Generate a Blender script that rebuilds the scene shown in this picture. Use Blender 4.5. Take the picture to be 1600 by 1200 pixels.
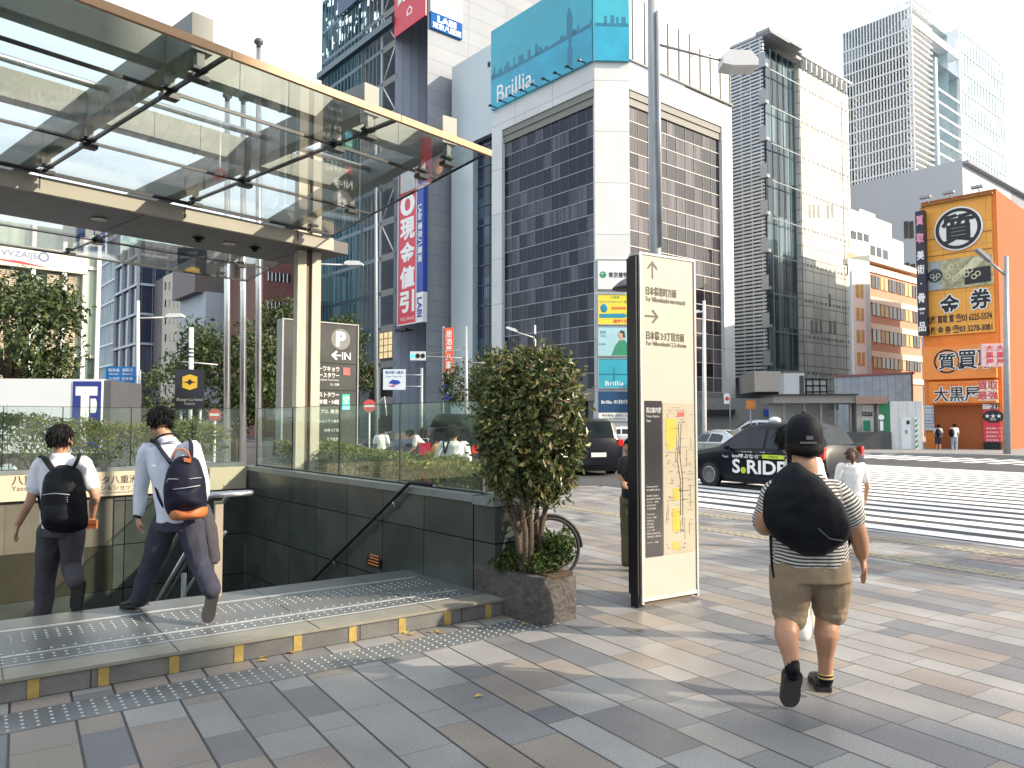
import bpy, bmesh, math, random
from mathutils import Vector, Matrix, noise as mnoise
from mathutils.geometry import tessellate_polygon
R = math.radians
rnd = random.Random(7)
for o in list(bpy.data.objects): bpy.data.objects.remove(o)
S = bpy.context.scene
COL = S.collection
# ---------------------------------------------------------------- camera, sky, sun, exposure
F_PX, CX, CY, HZ, HCAM = 1200.0, 800.0, 600.0, 658.0, 1.75
PITCH = math.atan((HZ-CY)/F_PX)
cd = bpy.data.cameras.new('camera'); cam = bpy.data.objects.new('camera', cd); COL.objects.link(cam)
cd.sensor_width = 36; cd.lens = 36*F_PX/1600; cd.clip_start = 0.1; cd.clip_end = 3000
cam.location = (0, 0, HCAM); cam.rotation_euler = (R(90)+PITCH, 0, 0)
S.camera = cam
SUN_YAW, SUN_EL = R(104), R(29)       # yaw clockwise from +Y
W = bpy.data.worlds.new('World'); S.world = W; W.use_nodes = True
nt = W.node_tree; bg = nt.nodes['Background']
sky = nt.nodes.new('ShaderNodeTexSky'); sky.sky_type = 'NISHITA'; sky.sun_disc = False
sky.sun_elevation = SUN_EL; sky.sun_rotation = SUN_YAW; sky.air_density = 1.2; sky.dust_density = 4.0; sky.ozone_density = 1.0
hz = nt.nodes.new('ShaderNodeMix'); hz.data_type = 'RGBA'; hz.inputs[0].default_value = 0.6
hz.inputs[7].default_value = (10.5, 11.2, 11.8, 1)          # thin bright morning haze over the blue
nt.links.new(sky.outputs[0], hz.inputs[6]); nt.links.new(hz.outputs[2], bg.inputs[0])
bg.inputs[1].default_value = 0.1
sd = bpy.data.lights.new('sun', 'SUN'); sd.energy = 4.0; sd.angle = R(0.6); sd.color = (1, .85, .66)
sun = bpy.data.objects.new('sun', sd); COL.objects.link(sun)
sdir = Vector((math.sin(SUN_YAW)*math.cos(SUN_EL), math.cos(SUN_YAW)*math.cos(SUN_EL), math.sin(SUN_EL)))
sun.rotation_euler = sdir.to_track_quat('Z', 'Y').to_euler(); sun.location = (30, -5, 40)
S.view_settings.view_transform = 'Standard'; S.view_settings.look = 'None'
S.view_settings.exposure = 1.0; S.view_settings.gamma = 1.0
S.render.engine = 'CYCLES'
S.cycles.max_bounces = 7; S.cycles.transparent_max_bounces = 24; S.cycles.glossy_bounces = 3; S.cycles.diffuse_bounces = 3
S.cycles.caustics_reflective = False; S.cycles.caustics_refractive = False
S.cycles.use_denoising = True
# ---------------------------------------------------------------- pixel -> world helpers (building the layout from a survey of the photo)
def ray(px, py):
    x = (px-CX)/F_PX; z = (CY-py)/F_PX; c, s = math.cos(PITCH), math.sin(PITCH)
    return Vector((x, c - s*z, s + c*z))
def G(px, py, z=0.0):
    d = ray(px, py); t = (z-HCAM)/d.z
    return Vector((d.x*t, d.y*t, z))
def V(px, py, Y):
    d = ray(px, py); t = Y/d.y
    return Vector((d.x*t, Y, HCAM + d.z*t))
def dirv(yaw): return Vector((math.sin(R(yaw)), math.cos(R(yaw)), 0))
ZU = Vector((0, 0, 1))
class Frame:
    """origin, ex to the viewer's right, ey outward, ez up"""
    def __init__(s, o, ex, ez=ZU):
        s.o = Vector(o); s.ex = Vector(ex).normalized(); s.ez = Vector(ez).normalized(); s.ey = s.ex.cross(s.ez)
    def p(s, x, y, z): return s.o + s.ex*x + s.ey*y + s.ez*z
    def at(s, px, py):
        d = ray(px, py); c = Vector((0, 0, HCAM))
        t = (s.o - c).dot(s.ey)/d.dot(s.ey); q = c + d*t - s.o
        return q.dot(s.ex), q.dot(s.ez)
    def S(s, px, py=HZ): return s.at(px, py)[0]
    def Z(s, px, py): return s.at(px, py)[1]
    def off(s, x=0, y=0, z=0): return Frame(s.p(x, y, z), s.ex, s.ez)
    def side(s, x=0, y=0):      # the face round the corner on the right
        return Frame(s.p(x, y, 0), -s.ey, s.ez)
WORLD = Frame((0, 0, 0), (1, 0, 0)); WORLD.ey = Vector((0, 1, 0))
def face(px, Y, yaw, ): return Frame((ray(px, HZ).x/ray(px, HZ).y*Y, Y, 0), dirv(yaw))
# ---------------------------------------------------------------- mesh builder
class MB:
    def __init__(s): s.v = []; s.f = []; s.m = []; s.uv = []; s.sm = []
    def add(s, vs, fs, mi=0, smooth=False, uvs=None):
        b = len(s.v); s.v += [tuple(v) for v in vs]
        for k, f in enumerate(fs):
            s.f.append(tuple(i+b for i in f)); s.m.append(mi); s.sm.append(smooth)
            s.uv.append(uvs[k] if uvs else None)
        return s
    def box(s, F, x0, x1, y0, y1, z0, z1, mi=0, faces='xXyYzZ'):
        if x0 > x1: x0, x1 = x1, x0
        if y0 > y1: y0, y1 = y1, y0
        if z0 > z1: z0, z1 = z1, z0
        c = [(x0,y0,z0),(x1,y0,z0),(x1,y1,z0),(x0,y1,z0),(x0,y0,z1),(x1,y0,z1),(x1,y1,z1),(x0,y1,z1)]
        vs = [F.p(*q) for q in c]
        L = {'y':(0,1,5,4),'X':(1,2,6,5),'Y':(2,3,7,6),'x':(3,0,4,7),'z':(3,2,1,0),'Z':(4,5,6,7)}
        fs = []; uv = []
        for k in faces:
            f = L[k]; fs.append(f)
            if k in 'yY': uv.append([(c[i][0], c[i][2]) for i in f])
            elif k in 'xX': uv.append([(c[i][1], c[i][2]) for i in f])
            else: uv.append([(c[i][0], c[i][1]) for i in f])
        if F.ex.cross(F.ey).dot(F.ez) < 0: fs = [f[::-1] for f in fs]; uv = [u[::-1] for u in uv]
        return s.add(vs, fs, mi, False, uv)
    def quad(s, F, x0, x1, z0, z1, y=0, mi=0):
        return s.add([F.p(x0,y,z0),F.p(x1,y,z0),F.p(x1,y,z1),F.p(x0,y,z1)], [(0,1,2,3)], mi, False, [[(x0,z0),(x1,z0),(x1,z1),(x0,z1)]])
    def poly(s, F, pts, y=0, mi=0):                        # flat polygon in the frame's x/z plane
        tri = tessellate_polygon([[Vector((a, b, 0)) for a, b in pts]])
        return s.add([F.p(a, y, b) for a, b in pts], [tuple(t) for t in tri], mi, False, [[pts[i] for i in t] for t in tri])
    def extr(s, F, pts, y0, y1, mi=0):                     # outline in x/z pushed through in y
        n = len(pts)
        s.poly(F, pts, y1, mi); s.poly(F, pts, y0, mi)
        vs = [F.p(a, y0, b) for a, b in pts] + [F.p(a, y1, b) for a, b in pts]
        return s.add(vs, [(i, (i+1) % n, n+(i+1) % n, n+i) for i in range(n)], mi, False)
    def prism(s, pts, z0, z1, mi=0, bottom=False, mi_top=None):     # plan outline pushed up
        n = len(pts); P = [Vector((a, b, 0)) for a, b in pts]
        tri = tessellate_polygon([P])
        s.add([(a, b, z1) for a, b in pts], [tuple(t) for t in tri], mi if mi_top is None else mi_top, False, [[pts[i] for i in t] for t in tri])
        if bottom: s.add([(a, b, z0) for a, b in pts], [tuple(t) for t in tri], mi, False, [[pts[i] for i in t] for t in tri])
        for i in range(n):
            a, b = P[i], P[(i+1) % n]; L = (b-a).length
            s.add([(a.x,a.y,z0),(b.x,b.y,z0),(b.x,b.y,z1),(a.x,a.y,z1)], [(0,1,2,3)], mi, False, [[(0,z0),(L,z0),(L,z1),(0,z1)]])
        return s
    def tube(s, pts, r, n=8, mi=0, smooth=True, cap=True):
        pts = [Vector(p) for p in pts]; k = len(pts)
        rr = r if isinstance(r, (list, tuple)) else [r]*k
        t0 = (pts[1]-pts[0]).normalized(); ref = Vector((0,0,1)) if abs(t0.z) < .9 else Vector((1,0,0))
        a = t0.cross(ref).normalized(); vs = []
        for i in range(k):
            t = (pts[min(i+1,k-1)]-pts[max(i-1,0)]).normalized()
            a = (a - t*a.dot(t)).normalized(); b = t.cross(a)
            q = rr[i] if isinstance(rr[i], (list, tuple)) else (rr[i], rr[i])
            vs += [pts[i] + a*q[0]*math.cos(2*math.pi*j/n) + b*q[1]*math.sin(2*math.pi*j/n) for j in range(n)]
        fs = [(i*n+j, i*n+(j+1) % n, (i+1)*n+(j+1) % n, (i+1)*n+j) for i in range(k-1) for j in range(n)]
        if cap: fs += [tuple(range(n-1, -1, -1)), tuple(range((k-1)*n, k*n))]
        return s.add(vs, fs, mi, smooth)
    def lathe(s, c, prof, n=16, mi=0, axis=ZU, smooth=True):
        axis = Vector(axis).normalized(); ref = Vector((1,0,0)) if abs(axis.x) < .9 else Vector((0,1,0))
        a = axis.cross(ref).normalized(); b = axis.cross(a); c = Vector(c); vs = []
        for r, h in prof: vs += [c + axis*h + (a*math.cos(2*math.pi*j/n) + b*math.sin(2*math.pi*j/n))*max(r, 1e-4) for j in range(n)]
        k = len(prof)
        fs = [(i*n+j, i*n+(j+1) % n, (i+1)*n+(j+1) % n, (i+1)*n+j) for i in range(k-1) for j in range(n)]
        fs += [tuple(range(n-1, -1, -1)), tuple(range((k-1)*n, k*n))]
        return s.add(vs, fs, mi, smooth)
    def disc(s, F, x, z, r, y=0, mi=0, n=28, r2=None):
        if r2 is None:
            return s.add([F.p(x+r*math.cos(2*math.pi*j/n), y, z+r*math.sin(2*math.pi*j/n)) for j in range(n)], [tuple(range(n))], mi)
        vs = [F.p(x+q*math.cos(2*math.pi*j/n), y, z+q*math.sin(2*math.pi*j/n)) for q in (r2, r) for j in range(n)]
        return s.add(vs, [(j, (j+1) % n, n+(j+1) % n, n+j) for j in range(n)], mi)
    def ball(s, c, r, n=10, m=7, mi=0):
        rx, ry, rz = r if isinstance(r, (list, tuple)) else (r, r, r); c = Vector(c); vs = []
        for i in range(m+1):
            th = math.pi*i/m
            for j in range(n):
                ph = 2*math.pi*j/n
                vs.append(c + Vector((rx*math.sin(th)*math.cos(ph), ry*math.sin(th)*math.sin(ph), rz*math.cos(th))))
        return s.add(vs, [(i*n+j, (i+1)*n+j, (i+1)*n+(j+1) % n, i*n+(j+1) % n) for i in range(m) for j in range(n)], mi, True)
    def mesh(s, name, mats):
        me = bpy.data.meshes.new(name); me.from_pydata(s.v, [], s.f)
        for m in mats: me.materials.append(m)
        me.polygons.foreach_set('material_index', s.m); me.polygons.foreach_set('use_smooth', s.sm)
        if any(u is not None for u in s.uv):
            ul = me.uv_layers.new(name='UVMap'); flat = []
            for f, u in zip(s.f, s.uv):
                if u is None: u = [(s.v[i][0]+s.v[i][1], s.v[i][2]) for i in f]
                for q in u: flat += [q[0], q[1]]
            ul.data.foreach_set('uv', flat)
        me.update(); return me
def tag(o, label=None, cat=None, group=None, kind=None):
    if label: o['label'] = label
    if cat: o['category'] = cat
    if group: o['group'] = group
    if kind: o['kind'] = kind
    return o
def mk(name, mb, mats, parent=None, label=None, cat=None, group=None, kind=None, local=False):
    """link one mesh object; world-space vertices unless local"""
    if not isinstance(mats, (list, tuple)): mats = [mats]
    me = mb.mesh(name, mats) if isinstance(mb, MB) else mb
    o = bpy.data.objects.new(name, me); COL.objects.link(o)
    if parent is not None:
        o.parent = parent
        if not local and parent.parent is None: o.matrix_parent_inverse = parent.matrix_basis.inverted()
    return tag(o, label, cat, group, kind)
def thing(name, label, cat, loc=(0,0,0), group=None, rz=0, kind=None):
    o = bpy.data.objects.new(name, None); COL.objects.link(o); o.empty_display_size = .2
    o.location = loc; o.rotation_euler = (0, 0, rz)
    o.matrix_basis = Matrix.Translation(Vector(loc)) @ Matrix.Rotation(rz, 4, 'Z')
    return tag(o, label, cat, group, kind)
def copy_thing(src, loc, rz, label=None, group=None, scale=None):
    c = src.copy(); COL.objects.link(c); c.location = loc; c.rotation_euler = (0, 0, rz)
    if scale: c.scale = scale
    if label: c['label'] = label
    if group: c['group'] = group
    for ch in list(src.children):
        a = ch.copy(); COL.objects.link(a); a.parent = c
        for g in list(ch.children):
            b = g.copy(); COL.objects.link(b); b.parent = a
    return c
# ---------------------------------------------------------------- lettering
_tc = bpy.data.curves.new('lettering_curve', 'FONT'); _to = bpy.data.objects.new('lettering_curve', _tc); COL.objects.link(_to)
def letters(mb, F, x, z, s, h, w=None, y=.01, mi=0, bold=0.0, align='C', depth=0.0, mirror=False, spacing=1.0, line=1.0):
    """lettering h high (and w wide if given) centred on x, z of the frame"""
    b_in = bold; bold = min(bold, .016)
    _tc.body = s; _tc.size = 1; _tc.offset = bold; _tc.extrude = 0; _tc.space_character = spacing; _tc.space_line = line
    _tc.resolution_u = 3; _tc.align_x = 'CENTER' if '\n' in s else 'LEFT'
    bpy.context.view_layer.update()
    dg = bpy.context.evaluated_depsgraph_get()
    me = bpy.data.meshes.new_from_object(_to.evaluated_get(dg))
    vs = [v.co.copy() for v in me.vertices]; fs = [tuple(p.vertices) for p in me.polygons]
    bpy.data.meshes.remove(me)
    if not vs: return
    x0, x1 = min(v.x for v in vs), max(v.x for v in vs); y0, y1 = min(v.y for v in vs), max(v.y for v in vs)
    sy = h/(y1-y0); sx = sy if w is None else w/(x1-x0)
    W_ = (x1-x0)*sx; ox = {'C': x-W_/2, 'L': x, 'R': x-W_}[align]
    pts = [F.p((ox+(v.x-x0)*sx) if not mirror else (ox+W_-(v.x-x0)*sx), y, z-h/2+(v.y-y0)*sy) for v in vs]
    mb.add(pts, fs, mi)
    ex_ = b_in-bold                                                     # heavier strokes: nudged copies, each a hair in front
    if ex_ > .003:
        nd = 8 if ex_ > .03 else 4
        for k in range(nd):
            a = 2*math.pi*k/nd; o_ = F.ex*(math.cos(a)*ex_*h) + F.ez*(math.sin(a)*ex_*h) + F.ey*(.0008*(k+1)*max(.3, h))
            mb.add([p+o_ for p in pts], fs, mi)
def vletters(mb, F, x, z0, z1, s, w, y=.01, mi=0, bold=0.0):     # a column of characters read downwards
    n = len(s); st = (z1-z0)/n
    for i, c in enumerate(s): letters(mb, F, x, z1-(i+.5)*st, c, min(st*.86, w*1.4) if c not in '・ー' else w*.2, w if c not in '・' else w*.25, y, mi, bold)
# ---------------------------------------------------------------- materials
def _new(name):
    m = bpy.data.materials.new(name); m.use_nodes = True; t = m.node_tree
    return m, t, t.nodes['Principled BSDF'], lambda k: t.nodes.new(k), t.links.new
def C4(c): return (c[0], c[1], c[2], 1) if not isinstance(c, (int, float)) else (c, c, c, 1)
def mat(name, col, rough=.6, metal=0.0, var=.12, scale=4.0, bump=0.0, bscale=60.0, spec=.5, emit=None, coat=0.0, stain=0.0):
    m, t, b, N, L = _new(name)
    b.inputs['Roughness'].default_value = rough; b.inputs['Metallic'].default_value = metal
    b.inputs['Specular IOR Level'].default_value = spec; b.inputs['Coat Weight'].default_value = coat
    tc = N('ShaderNodeTexCoord')
    n = N('ShaderNodeTexNoise'); n.inputs['Scale'].default_value = scale; n.inputs['Detail'].default_value = 6; n.inputs['Roughness'].default_value = .65
    L(tc.outputs['Object'], n.inputs['Vector'])
    mr = N('ShaderNodeMapRange'); mr.inputs[1].default_value = .3; mr.inputs[2].default_value = .7
    mr.inputs[3].default_value = 1-var; mr.inputs[4].default_value = 1+var
    L(n.outputs[0], mr.inputs[0])
    mul = N('ShaderNodeVectorMath'); mul.operation = 'SCALE'; mul.inputs[0].default_value = C4(col)[:3]
    L(mr.outputs[0], mul.inputs['Scale']); L(mul.outputs[0], b.inputs['Base Color'])
    rr = N('ShaderNodeMapRange'); rr.inputs[3].default_value = max(0.02, rough-.08); rr.inputs[4].default_value = min(1, rough+.08)
    L(n.outputs[0], rr.inputs[0]); L(rr.outputs[0], b.inputs['Roughness'])
    if bump:
        n2 = N('ShaderNodeTexNoise'); n2.inputs['Scale'].default_value = bscale; n2.inputs['Detail'].default_value = 4
        L(tc.outputs['Object'], n2.inputs['Vector'])
        bp = N('ShaderNodeBump'); bp.inputs['Strength'].default_value = bump; bp.inputs['Distance'].default_value = .02
        L(n2.outputs[0], bp.inputs['Height']); L(bp.outputs[0], b.inputs['Normal'])
    if emit:
        b.inputs['Emission Color'].default_value = C4(emit[0]); b.inputs['Emission Strength'].default_value = emit[1]
    return m
def mat_brick(name, c1, c2, cm, w, h, gap=.01, rough=.6, offset=0.5, bump=.3, metal=0, var=.12, spec=.5, nscale=2.0, speck=0.0):
    """panels or bricks laid out in metres along the UVs"""
    m, t, b, N, L = _new(name)
    uv = N('ShaderNodeUVMap'); br = N('ShaderNodeTexBrick')
    br.offset = offset; br.squash = 1; br.inputs['Scale'].default_value = 1
    br.inputs['Color1'].default_value = C4(c1); br.inputs['Color2'].default_value = C4(c2); br.inputs['Mortar'].default_value = C4(cm)
    br.inputs['Brick Width'].default_value = w; br.inputs['Row Height'].default_value = h
    br.inputs['Mortar Size'].default_value = gap; br.inputs['Mortar Smooth'].default_value = .1; br.inputs['Bias'].default_value = 0
    L(uv.outputs[0], br.inputs['Vector'])
    n = N('ShaderNodeTexNoise'); n.inputs['Scale'].default_value = nscale; n.inputs['Detail'].default_value = 8
    L(uv.outputs[0], n.inputs['Vector'])
    mr = N('ShaderNodeMapRange'); mr.inputs[1].default_value = .3; mr.inputs[2].default_value = .7; mr.inputs[3].default_value = 1-var; mr.inputs[4].default_value = 1+var
    L(n.outputs[0], mr.inputs[0])
    mul = N('ShaderNodeVectorMath'); mul.operation = 'SCALE'; L(br.outputs[0], mul.inputs[0]); L(mr.outputs[0], mul.inputs['Scale'])
    src = mul.outputs[0]
    if speck:
        n3 = N('ShaderNodeTexNoise'); n3.inputs['Scale'].default_value = 160; n3.inputs['Detail'].default_value = 2; L(uv.outputs[0], n3.inputs['Vector'])
        m3 = N('ShaderNodeMapRange'); m3.inputs[1].default_value = .35; m3.inputs[2].default_value = .65; m3.inputs[3].default_value = 1-speck; m3.inputs[4].default_value = 1+speck
        L(n3.outputs[0], m3.inputs[0]); mu3 = N('ShaderNodeVectorMath'); mu3.operation = 'SCALE'; L(src, mu3.inputs[0]); L(m3.outputs[0], mu3.inputs['Scale']); src = mu3.outputs[0]
    L(src, b.inputs['Base Color'])
    b.inputs['Roughness'].default_value = rough; b.inputs['Metallic'].default_value = metal; b.inputs['Specular IOR Level'].default_value = spec
    if bump:
        bp = N('ShaderNodeBump'); bp.inputs['Strength'].default_value = bump; bp.inputs['Distance'].default_value = .01; bp.invert = True
        L(br.outputs['Fac'], bp.inputs['Height']); L(bp.outputs[0], b.inputs['Normal'])
    return m
def mat_panes(name, dark, light, w, h, rough=.04, wob=.012, spec=.6, p_light=.35, metal=0.0, curtain=.6, ior=1.5, ox=0.0, oz=0.0):
    """window glass: every pane tilts a hair differently and shows its own blinds, curtains or dark room behind"""
    m, t, b, N, L = _new(name)
    uv = N('ShaderNodeUVMap'); mp = N('ShaderNodeMapping'); mp.inputs['Location'].default_value = (-ox/w, -oz/h, 0); mp.inputs['Scale'].default_value = (1/w, 1/h, 1)
    L(uv.outputs[0], mp.inputs['Vector'])
    fl = N('ShaderNodeVectorMath'); fl.operation = 'FLOOR'; L(mp.outputs[0], fl.inputs[0])
    wn = N('ShaderNodeTexWhiteNoise'); wn.noise_dimensions = '3D'; L(fl.outputs[0], wn.inputs['Vector'])
    # vertical folds of curtains, different in each pane
    sep = N('ShaderNodeSeparateXYZ'); L(uv.outputs[0], sep.inputs[0])
    cmb = N('ShaderNodeCombineXYZ'); L(sep.outputs[0], cmb.inputs[0]); L(wn.outputs[0], cmb.inputs[2])
    nz = N('ShaderNodeTexNoise'); nz.inputs['Scale'].default_value = 2.6; nz.inputs['Detail'].default_value = 3; L(cmb.outputs[0], nz.inputs['Vector'])
    r1 = N('ShaderNodeMapRange'); r1.inputs[1].default_value = 1-p_light; r1.inputs[2].default_value = 1-p_light+.3; L(wn.outputs[0], r1.inputs[0])
    r2 = N('ShaderNodeMapRange'); r2.inputs[1].default_value = .4; r2.inputs[2].default_value = .62; r2.inputs[3].default_value = 1-curtain; L(nz.outputs[0], r2.inputs[0])
    mu = N('ShaderNodeMath'); mu.operation = 'MULTIPLY'; L(r1.outputs[0], mu.inputs[0]); L(r2.outputs[0], mu.inputs[1])
    mx = N('ShaderNodeMix'); mx.data_type = 'RGBA'; mx.inputs[6].default_value = C4(dark); mx.inputs[7].default_value = C4(light); L(mu.outputs[0], mx.inputs[0])
    L(mx.outputs[2], b.inputs['Base Color'])
    b.inputs['Roughness'].default_value = rough; b.inputs['Specular IOR Level'].default_value = spec; b.inputs['Metallic'].default_value = metal; b.inputs['IOR'].default_value = ior
    ge = N('ShaderNodeNewGeometry'); sb = N('ShaderNodeVectorMath'); sb.operation = 'SUBTRACT'; L(wn.outputs['Color'], sb.inputs[0]); sb.inputs[1].default_value = (.5,.5,.5)
    n4 = N('ShaderNodeTexNoise'); n4.inputs['Scale'].default_value = .9; L(uv.outputs[0], n4.inputs['Vector'])
    s4 = N('ShaderNodeVectorMath'); s4.operation = 'SUBTRACT'; L(n4.outputs['Color'], s4.inputs[0]); s4.inputs[1].default_value = (.5,.5,.5)
    ad0 = N('ShaderNodeVectorMath'); ad0.operation = 'ADD'; L(sb.outputs[0], ad0.inputs[0]); L(s4.outputs[0], ad0.inputs[1])
    sc = N('ShaderNodeVectorMath'); sc.operation = 'SCALE'; sc.inputs['Scale'].default_value = wob*2; L(ad0.outputs[0], sc.inputs[0])
    ad = N('ShaderNodeVectorMath'); ad.operation = 'ADD'; L(ge.outputs['Normal'], ad.inputs[0]); L(sc.outputs[0], ad.inputs[1])
    nm = N('ShaderNodeVectorMath'); nm.operation = 'NORMALIZE'; L(ad.outputs[0], nm.inputs[0]); L(nm.outputs[0], b.inputs['Normal'])
    return m
def mat_clear(name, tint=(.86,.95,.92), refl=.06, rough=.02, dirt=.05, dcol=(.7,.75,.72)):
    """thin clear sheet: see-through with a grazing reflection and a little dust"""
    m, t, b, N, L = _new(name); out = t.nodes['Material Output']; t.nodes.remove(b)
    tr = N('ShaderNodeBsdfTransparent'); tr.inputs[0].default_value = C4(tint)
    gl = N('ShaderNodeBsdfGlossy'); gl.inputs['Roughness'].default_value = rough
    df = N('ShaderNodeBsdfDiffuse'); df.inputs[0].default_value = C4(dcol)
    fr = N('ShaderNodeLayerWeight'); fr.inputs[0].default_value = .5
    pw = N('ShaderNodeMath'); pw.operation = 'POWER'; pw.inputs[1].default_value = 4.5; L(fr.outputs['Facing'], pw.inputs[0])
    ad = N('ShaderNodeMath'); ad.operation = 'MULTIPLY_ADD'; ad.inputs[1].default_value = .9; ad.inputs[2].default_value = refl*.6; L(pw.outputs[0], ad.inputs[0])
    m1 = N('ShaderNodeMixShader'); L(ad.outputs[0], m1.inputs[0]); L(tr.outputs[0], m1.inputs[1]); L(gl.outputs[0], m1.inputs[2])
    tc = N('ShaderNodeTexCoord'); n = N('ShaderNodeTexNoise'); n.inputs['Scale'].default_value = 1.7; n.inputs['Detail'].default_value = 6; L(tc.outputs['Object'], n.inputs['Vector'])
    mr = N('ShaderNodeMapRange'); mr.inputs[1].default_value = .35; mr.inputs[2].default_value = .75; mr.inputs[3].default_value = dirt*.4; mr.inputs[4].default_value = dirt*1.5; L(n.outputs[0], mr.inputs[0])
    m2 = N('ShaderNodeMixShader'); L(mr.outputs[0], m2.inputs[0]); L(m1.outputs[0], m2.inputs[1]); L(df.outputs[0], m2.inputs[2])
    L(m2.outputs[0], out.inputs[0]); return m
def mat_leaf(name, cols, rough=.45, transl=.25, spec=.4):
    m, t, b, N, L = _new(name); out = t.nodes['Material Output']
    ge = N('ShaderNodeNewGeometry'); cr = N('ShaderNodeValToRGB'); cr.color_ramp.interpolation = 'LINEAR'
    el = cr.color_ramp.elements
    while len(el) < len(cols): el.new(.5)
    for i, c in enumerate(cols): el[i].position = i/(len(cols)-1); el[i].color = C4(c)
    L(ge.outputs['Random Per Island'], cr.inputs[0]); L(cr.outputs[0], b.inputs['Base Color'])
    b.inputs['Roughness'].default_value = rough; b.inputs['Specular IOR Level'].default_value = spec
    tl = N('ShaderNodeBsdfTranslucent'); L(cr.outputs[0], tl.inputs[0]); mx = N('ShaderNodeMixShader'); mx.inputs[0].default_value = transl
    L(b.outputs[0], mx.inputs[1]); L(tl.outputs[0], mx.inputs[2]); L(mx.outputs[0], out.inputs[0]); return m
def mat_paving(name, yaw):
    """granite flags in random lengths laid in long rows, each flag its own stone"""
    m, t, b, N, L = _new(name)
    tc = N('ShaderNodeTexCoord'); mp = N('ShaderNodeMapping'); mp.inputs['Rotation'].default_value = (0, 0, R(yaw)); L(tc.outputs['Object'], mp.inputs['Vector'])
    sp = N('ShaderNodeSeparateXYZ'); L(mp.outputs[0], sp.inputs[0])       # x across rows, y along rows
    def M(op, a, b_=None, c=None):
        n = N('ShaderNodeMath'); n.operation = op
        for i, q in enumerate((a, b_, c)):
            if q is None: continue
            if isinstance(q, (int, float)): n.inputs[i].default_value = q
            else: L(q, n.inputs[i])
        return n.outputs[0]
    # rows alternate .33 / .24 m : pair pitch .57
    q = M('DIVIDE', sp.outputs[0], .57); qi = M('FLOOR', q); qf = M('FRACT', q)
    second = M('GREATER_THAN', qf, .58)
    row = M('ADD', M('MULTIPLY', qi, 2), second)
    d1 = M('MINIMUM', M('ABSOLUTE', qf), M('ABSOLUTE', M('SUBTRACT', qf, .58)))
    dr = M('MULTIPLY', M('MINIMUM', d1, M('SUBTRACT', 1.0, qf)), .57)
    wn = N('ShaderNodeTexWhiteNoise'); wn.noise_dimensions = '1D'; L(row, wn.inputs['W'])
    ll = M('MULTIPLY_ADD', second, -.15, 1.12)
    y = M('ADD', M('DIVIDE', sp.outputs[1], ll), M('MULTIPLY', wn.outputs[0], 9.7))
    yi = M('FLOOR', y); yf = M('FRACT', y)
    # each cell is cut at a random point
    cb = N('ShaderNodeCombineXYZ'); L(row, cb.inputs[0]); L(yi, cb.inputs[1])
    w2 = N('ShaderNodeTexWhiteNoise'); w2.noise_dimensions = '2D'; L(cb.outputs[0], w2.inputs['Vector'])
    cut = M('MULTIPLY_ADD', w2.outputs[0], .55, .25); part = M('GREATER_THAN', yf, cut)
    dy = M('MULTIPLY', M('MINIMUM', M('MINIMUM', yf, M('SUBTRACT', 1.0, yf)), M('ABSOLUTE', M('SUBTRACT', yf, cut))), ll)
    cb2 = N('ShaderNodeCombineXYZ'); L(row, cb2.inputs[0]); L(yi, cb2.inputs[1]); L(part, cb2.inputs[2])
    w3 = N('ShaderNodeTexWhiteNoise'); w3.noise_dimensions = '3D'; L(cb2.outputs[0], w3.inputs['Vector'])
    cr = N('ShaderNodeValToRGB'); cr.color_ramp.interpolation = 'CONSTANT'; el = cr.color_ramp.elements
    tones = [(0,(.235,.23,.225)),(.18,(.135,.14,.15)),(.28,(.225,.196,.17)),(.42,(.255,.25,.242)),(.56,(.185,.185,.188)),(.68,(.225,.198,.178)),(.80,(.265,.262,.258)),(.92,(.155,.152,.158))]
    while len(el) < len(tones): el.new(.5)
    for i, (p_, c) in enumerate(tones): el[i].position = p_; el[i].color = C4(c)
    L(w3.outputs[0], cr.inputs[0])
    nz = N('ShaderNodeTexNoise'); nz.inputs['Scale'].default_value = 120; nz.inputs['Detail'].default_value = 3; nz.inputs['Roughness'].default_value = .8; L(tc.outputs['Object'], nz.inputs['Vector'])
    n2 = N('ShaderNodeTexNoise'); n2.inputs['Scale'].default_value = 1.1; n2.inputs['Detail'].default_value = 7; L(tc.outputs['Object'], n2.inputs['Vector'])
    spk = N('ShaderNodeMapRange'); spk.inputs[1].default_value = .35; spk.inputs[2].default_value = .65; spk.inputs[3].default_value = .55; spk.inputs[4].default_value = 1.45; L(nz.outputs[0], spk.inputs[0])
    drt = N('ShaderNodeMapRange'); drt.inputs[1].default_value = .3; drt.inputs[2].default_value = .7; drt.inputs[3].default_value = .74; drt.inputs[4].default_value = 1.14; L(n2.outputs[0], drt.inputs[0])
    vo = N('ShaderNodeTexVoronoi'); vo.inputs['Scale'].default_value = 2.1; L(tc.outputs['Object'], vo.inputs['Vector'])
    sepc = N('ShaderNodeSeparateXYZ'); L(vo.outputs['Color'], sepc.inputs[0])
    gum = M('MULTIPLY', M('LESS_THAN', vo.outputs['Distance'], M('MULTIPLY', sepc.outputs[0], .055)), M('GREATER_THAN', sepc.outputs[1], .45))
    k = M('MULTIPLY', M('MULTIPLY', spk.outputs[0], drt.outputs[0]), M('MULTIPLY_ADD', gum, -.45, 1.0))
    sc = N('ShaderNodeVectorMath'); sc.operation = 'SCALE'; L(cr.outputs[0], sc.inputs[0]); L(k, sc.inputs['Scale'])
    jr = M('LESS_THAN', dr, .0078); jy = M('LESS_THAN', dy, .0035); j = M('MAXIMUM', jr, M('MULTIPLY', jy, .75))
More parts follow.
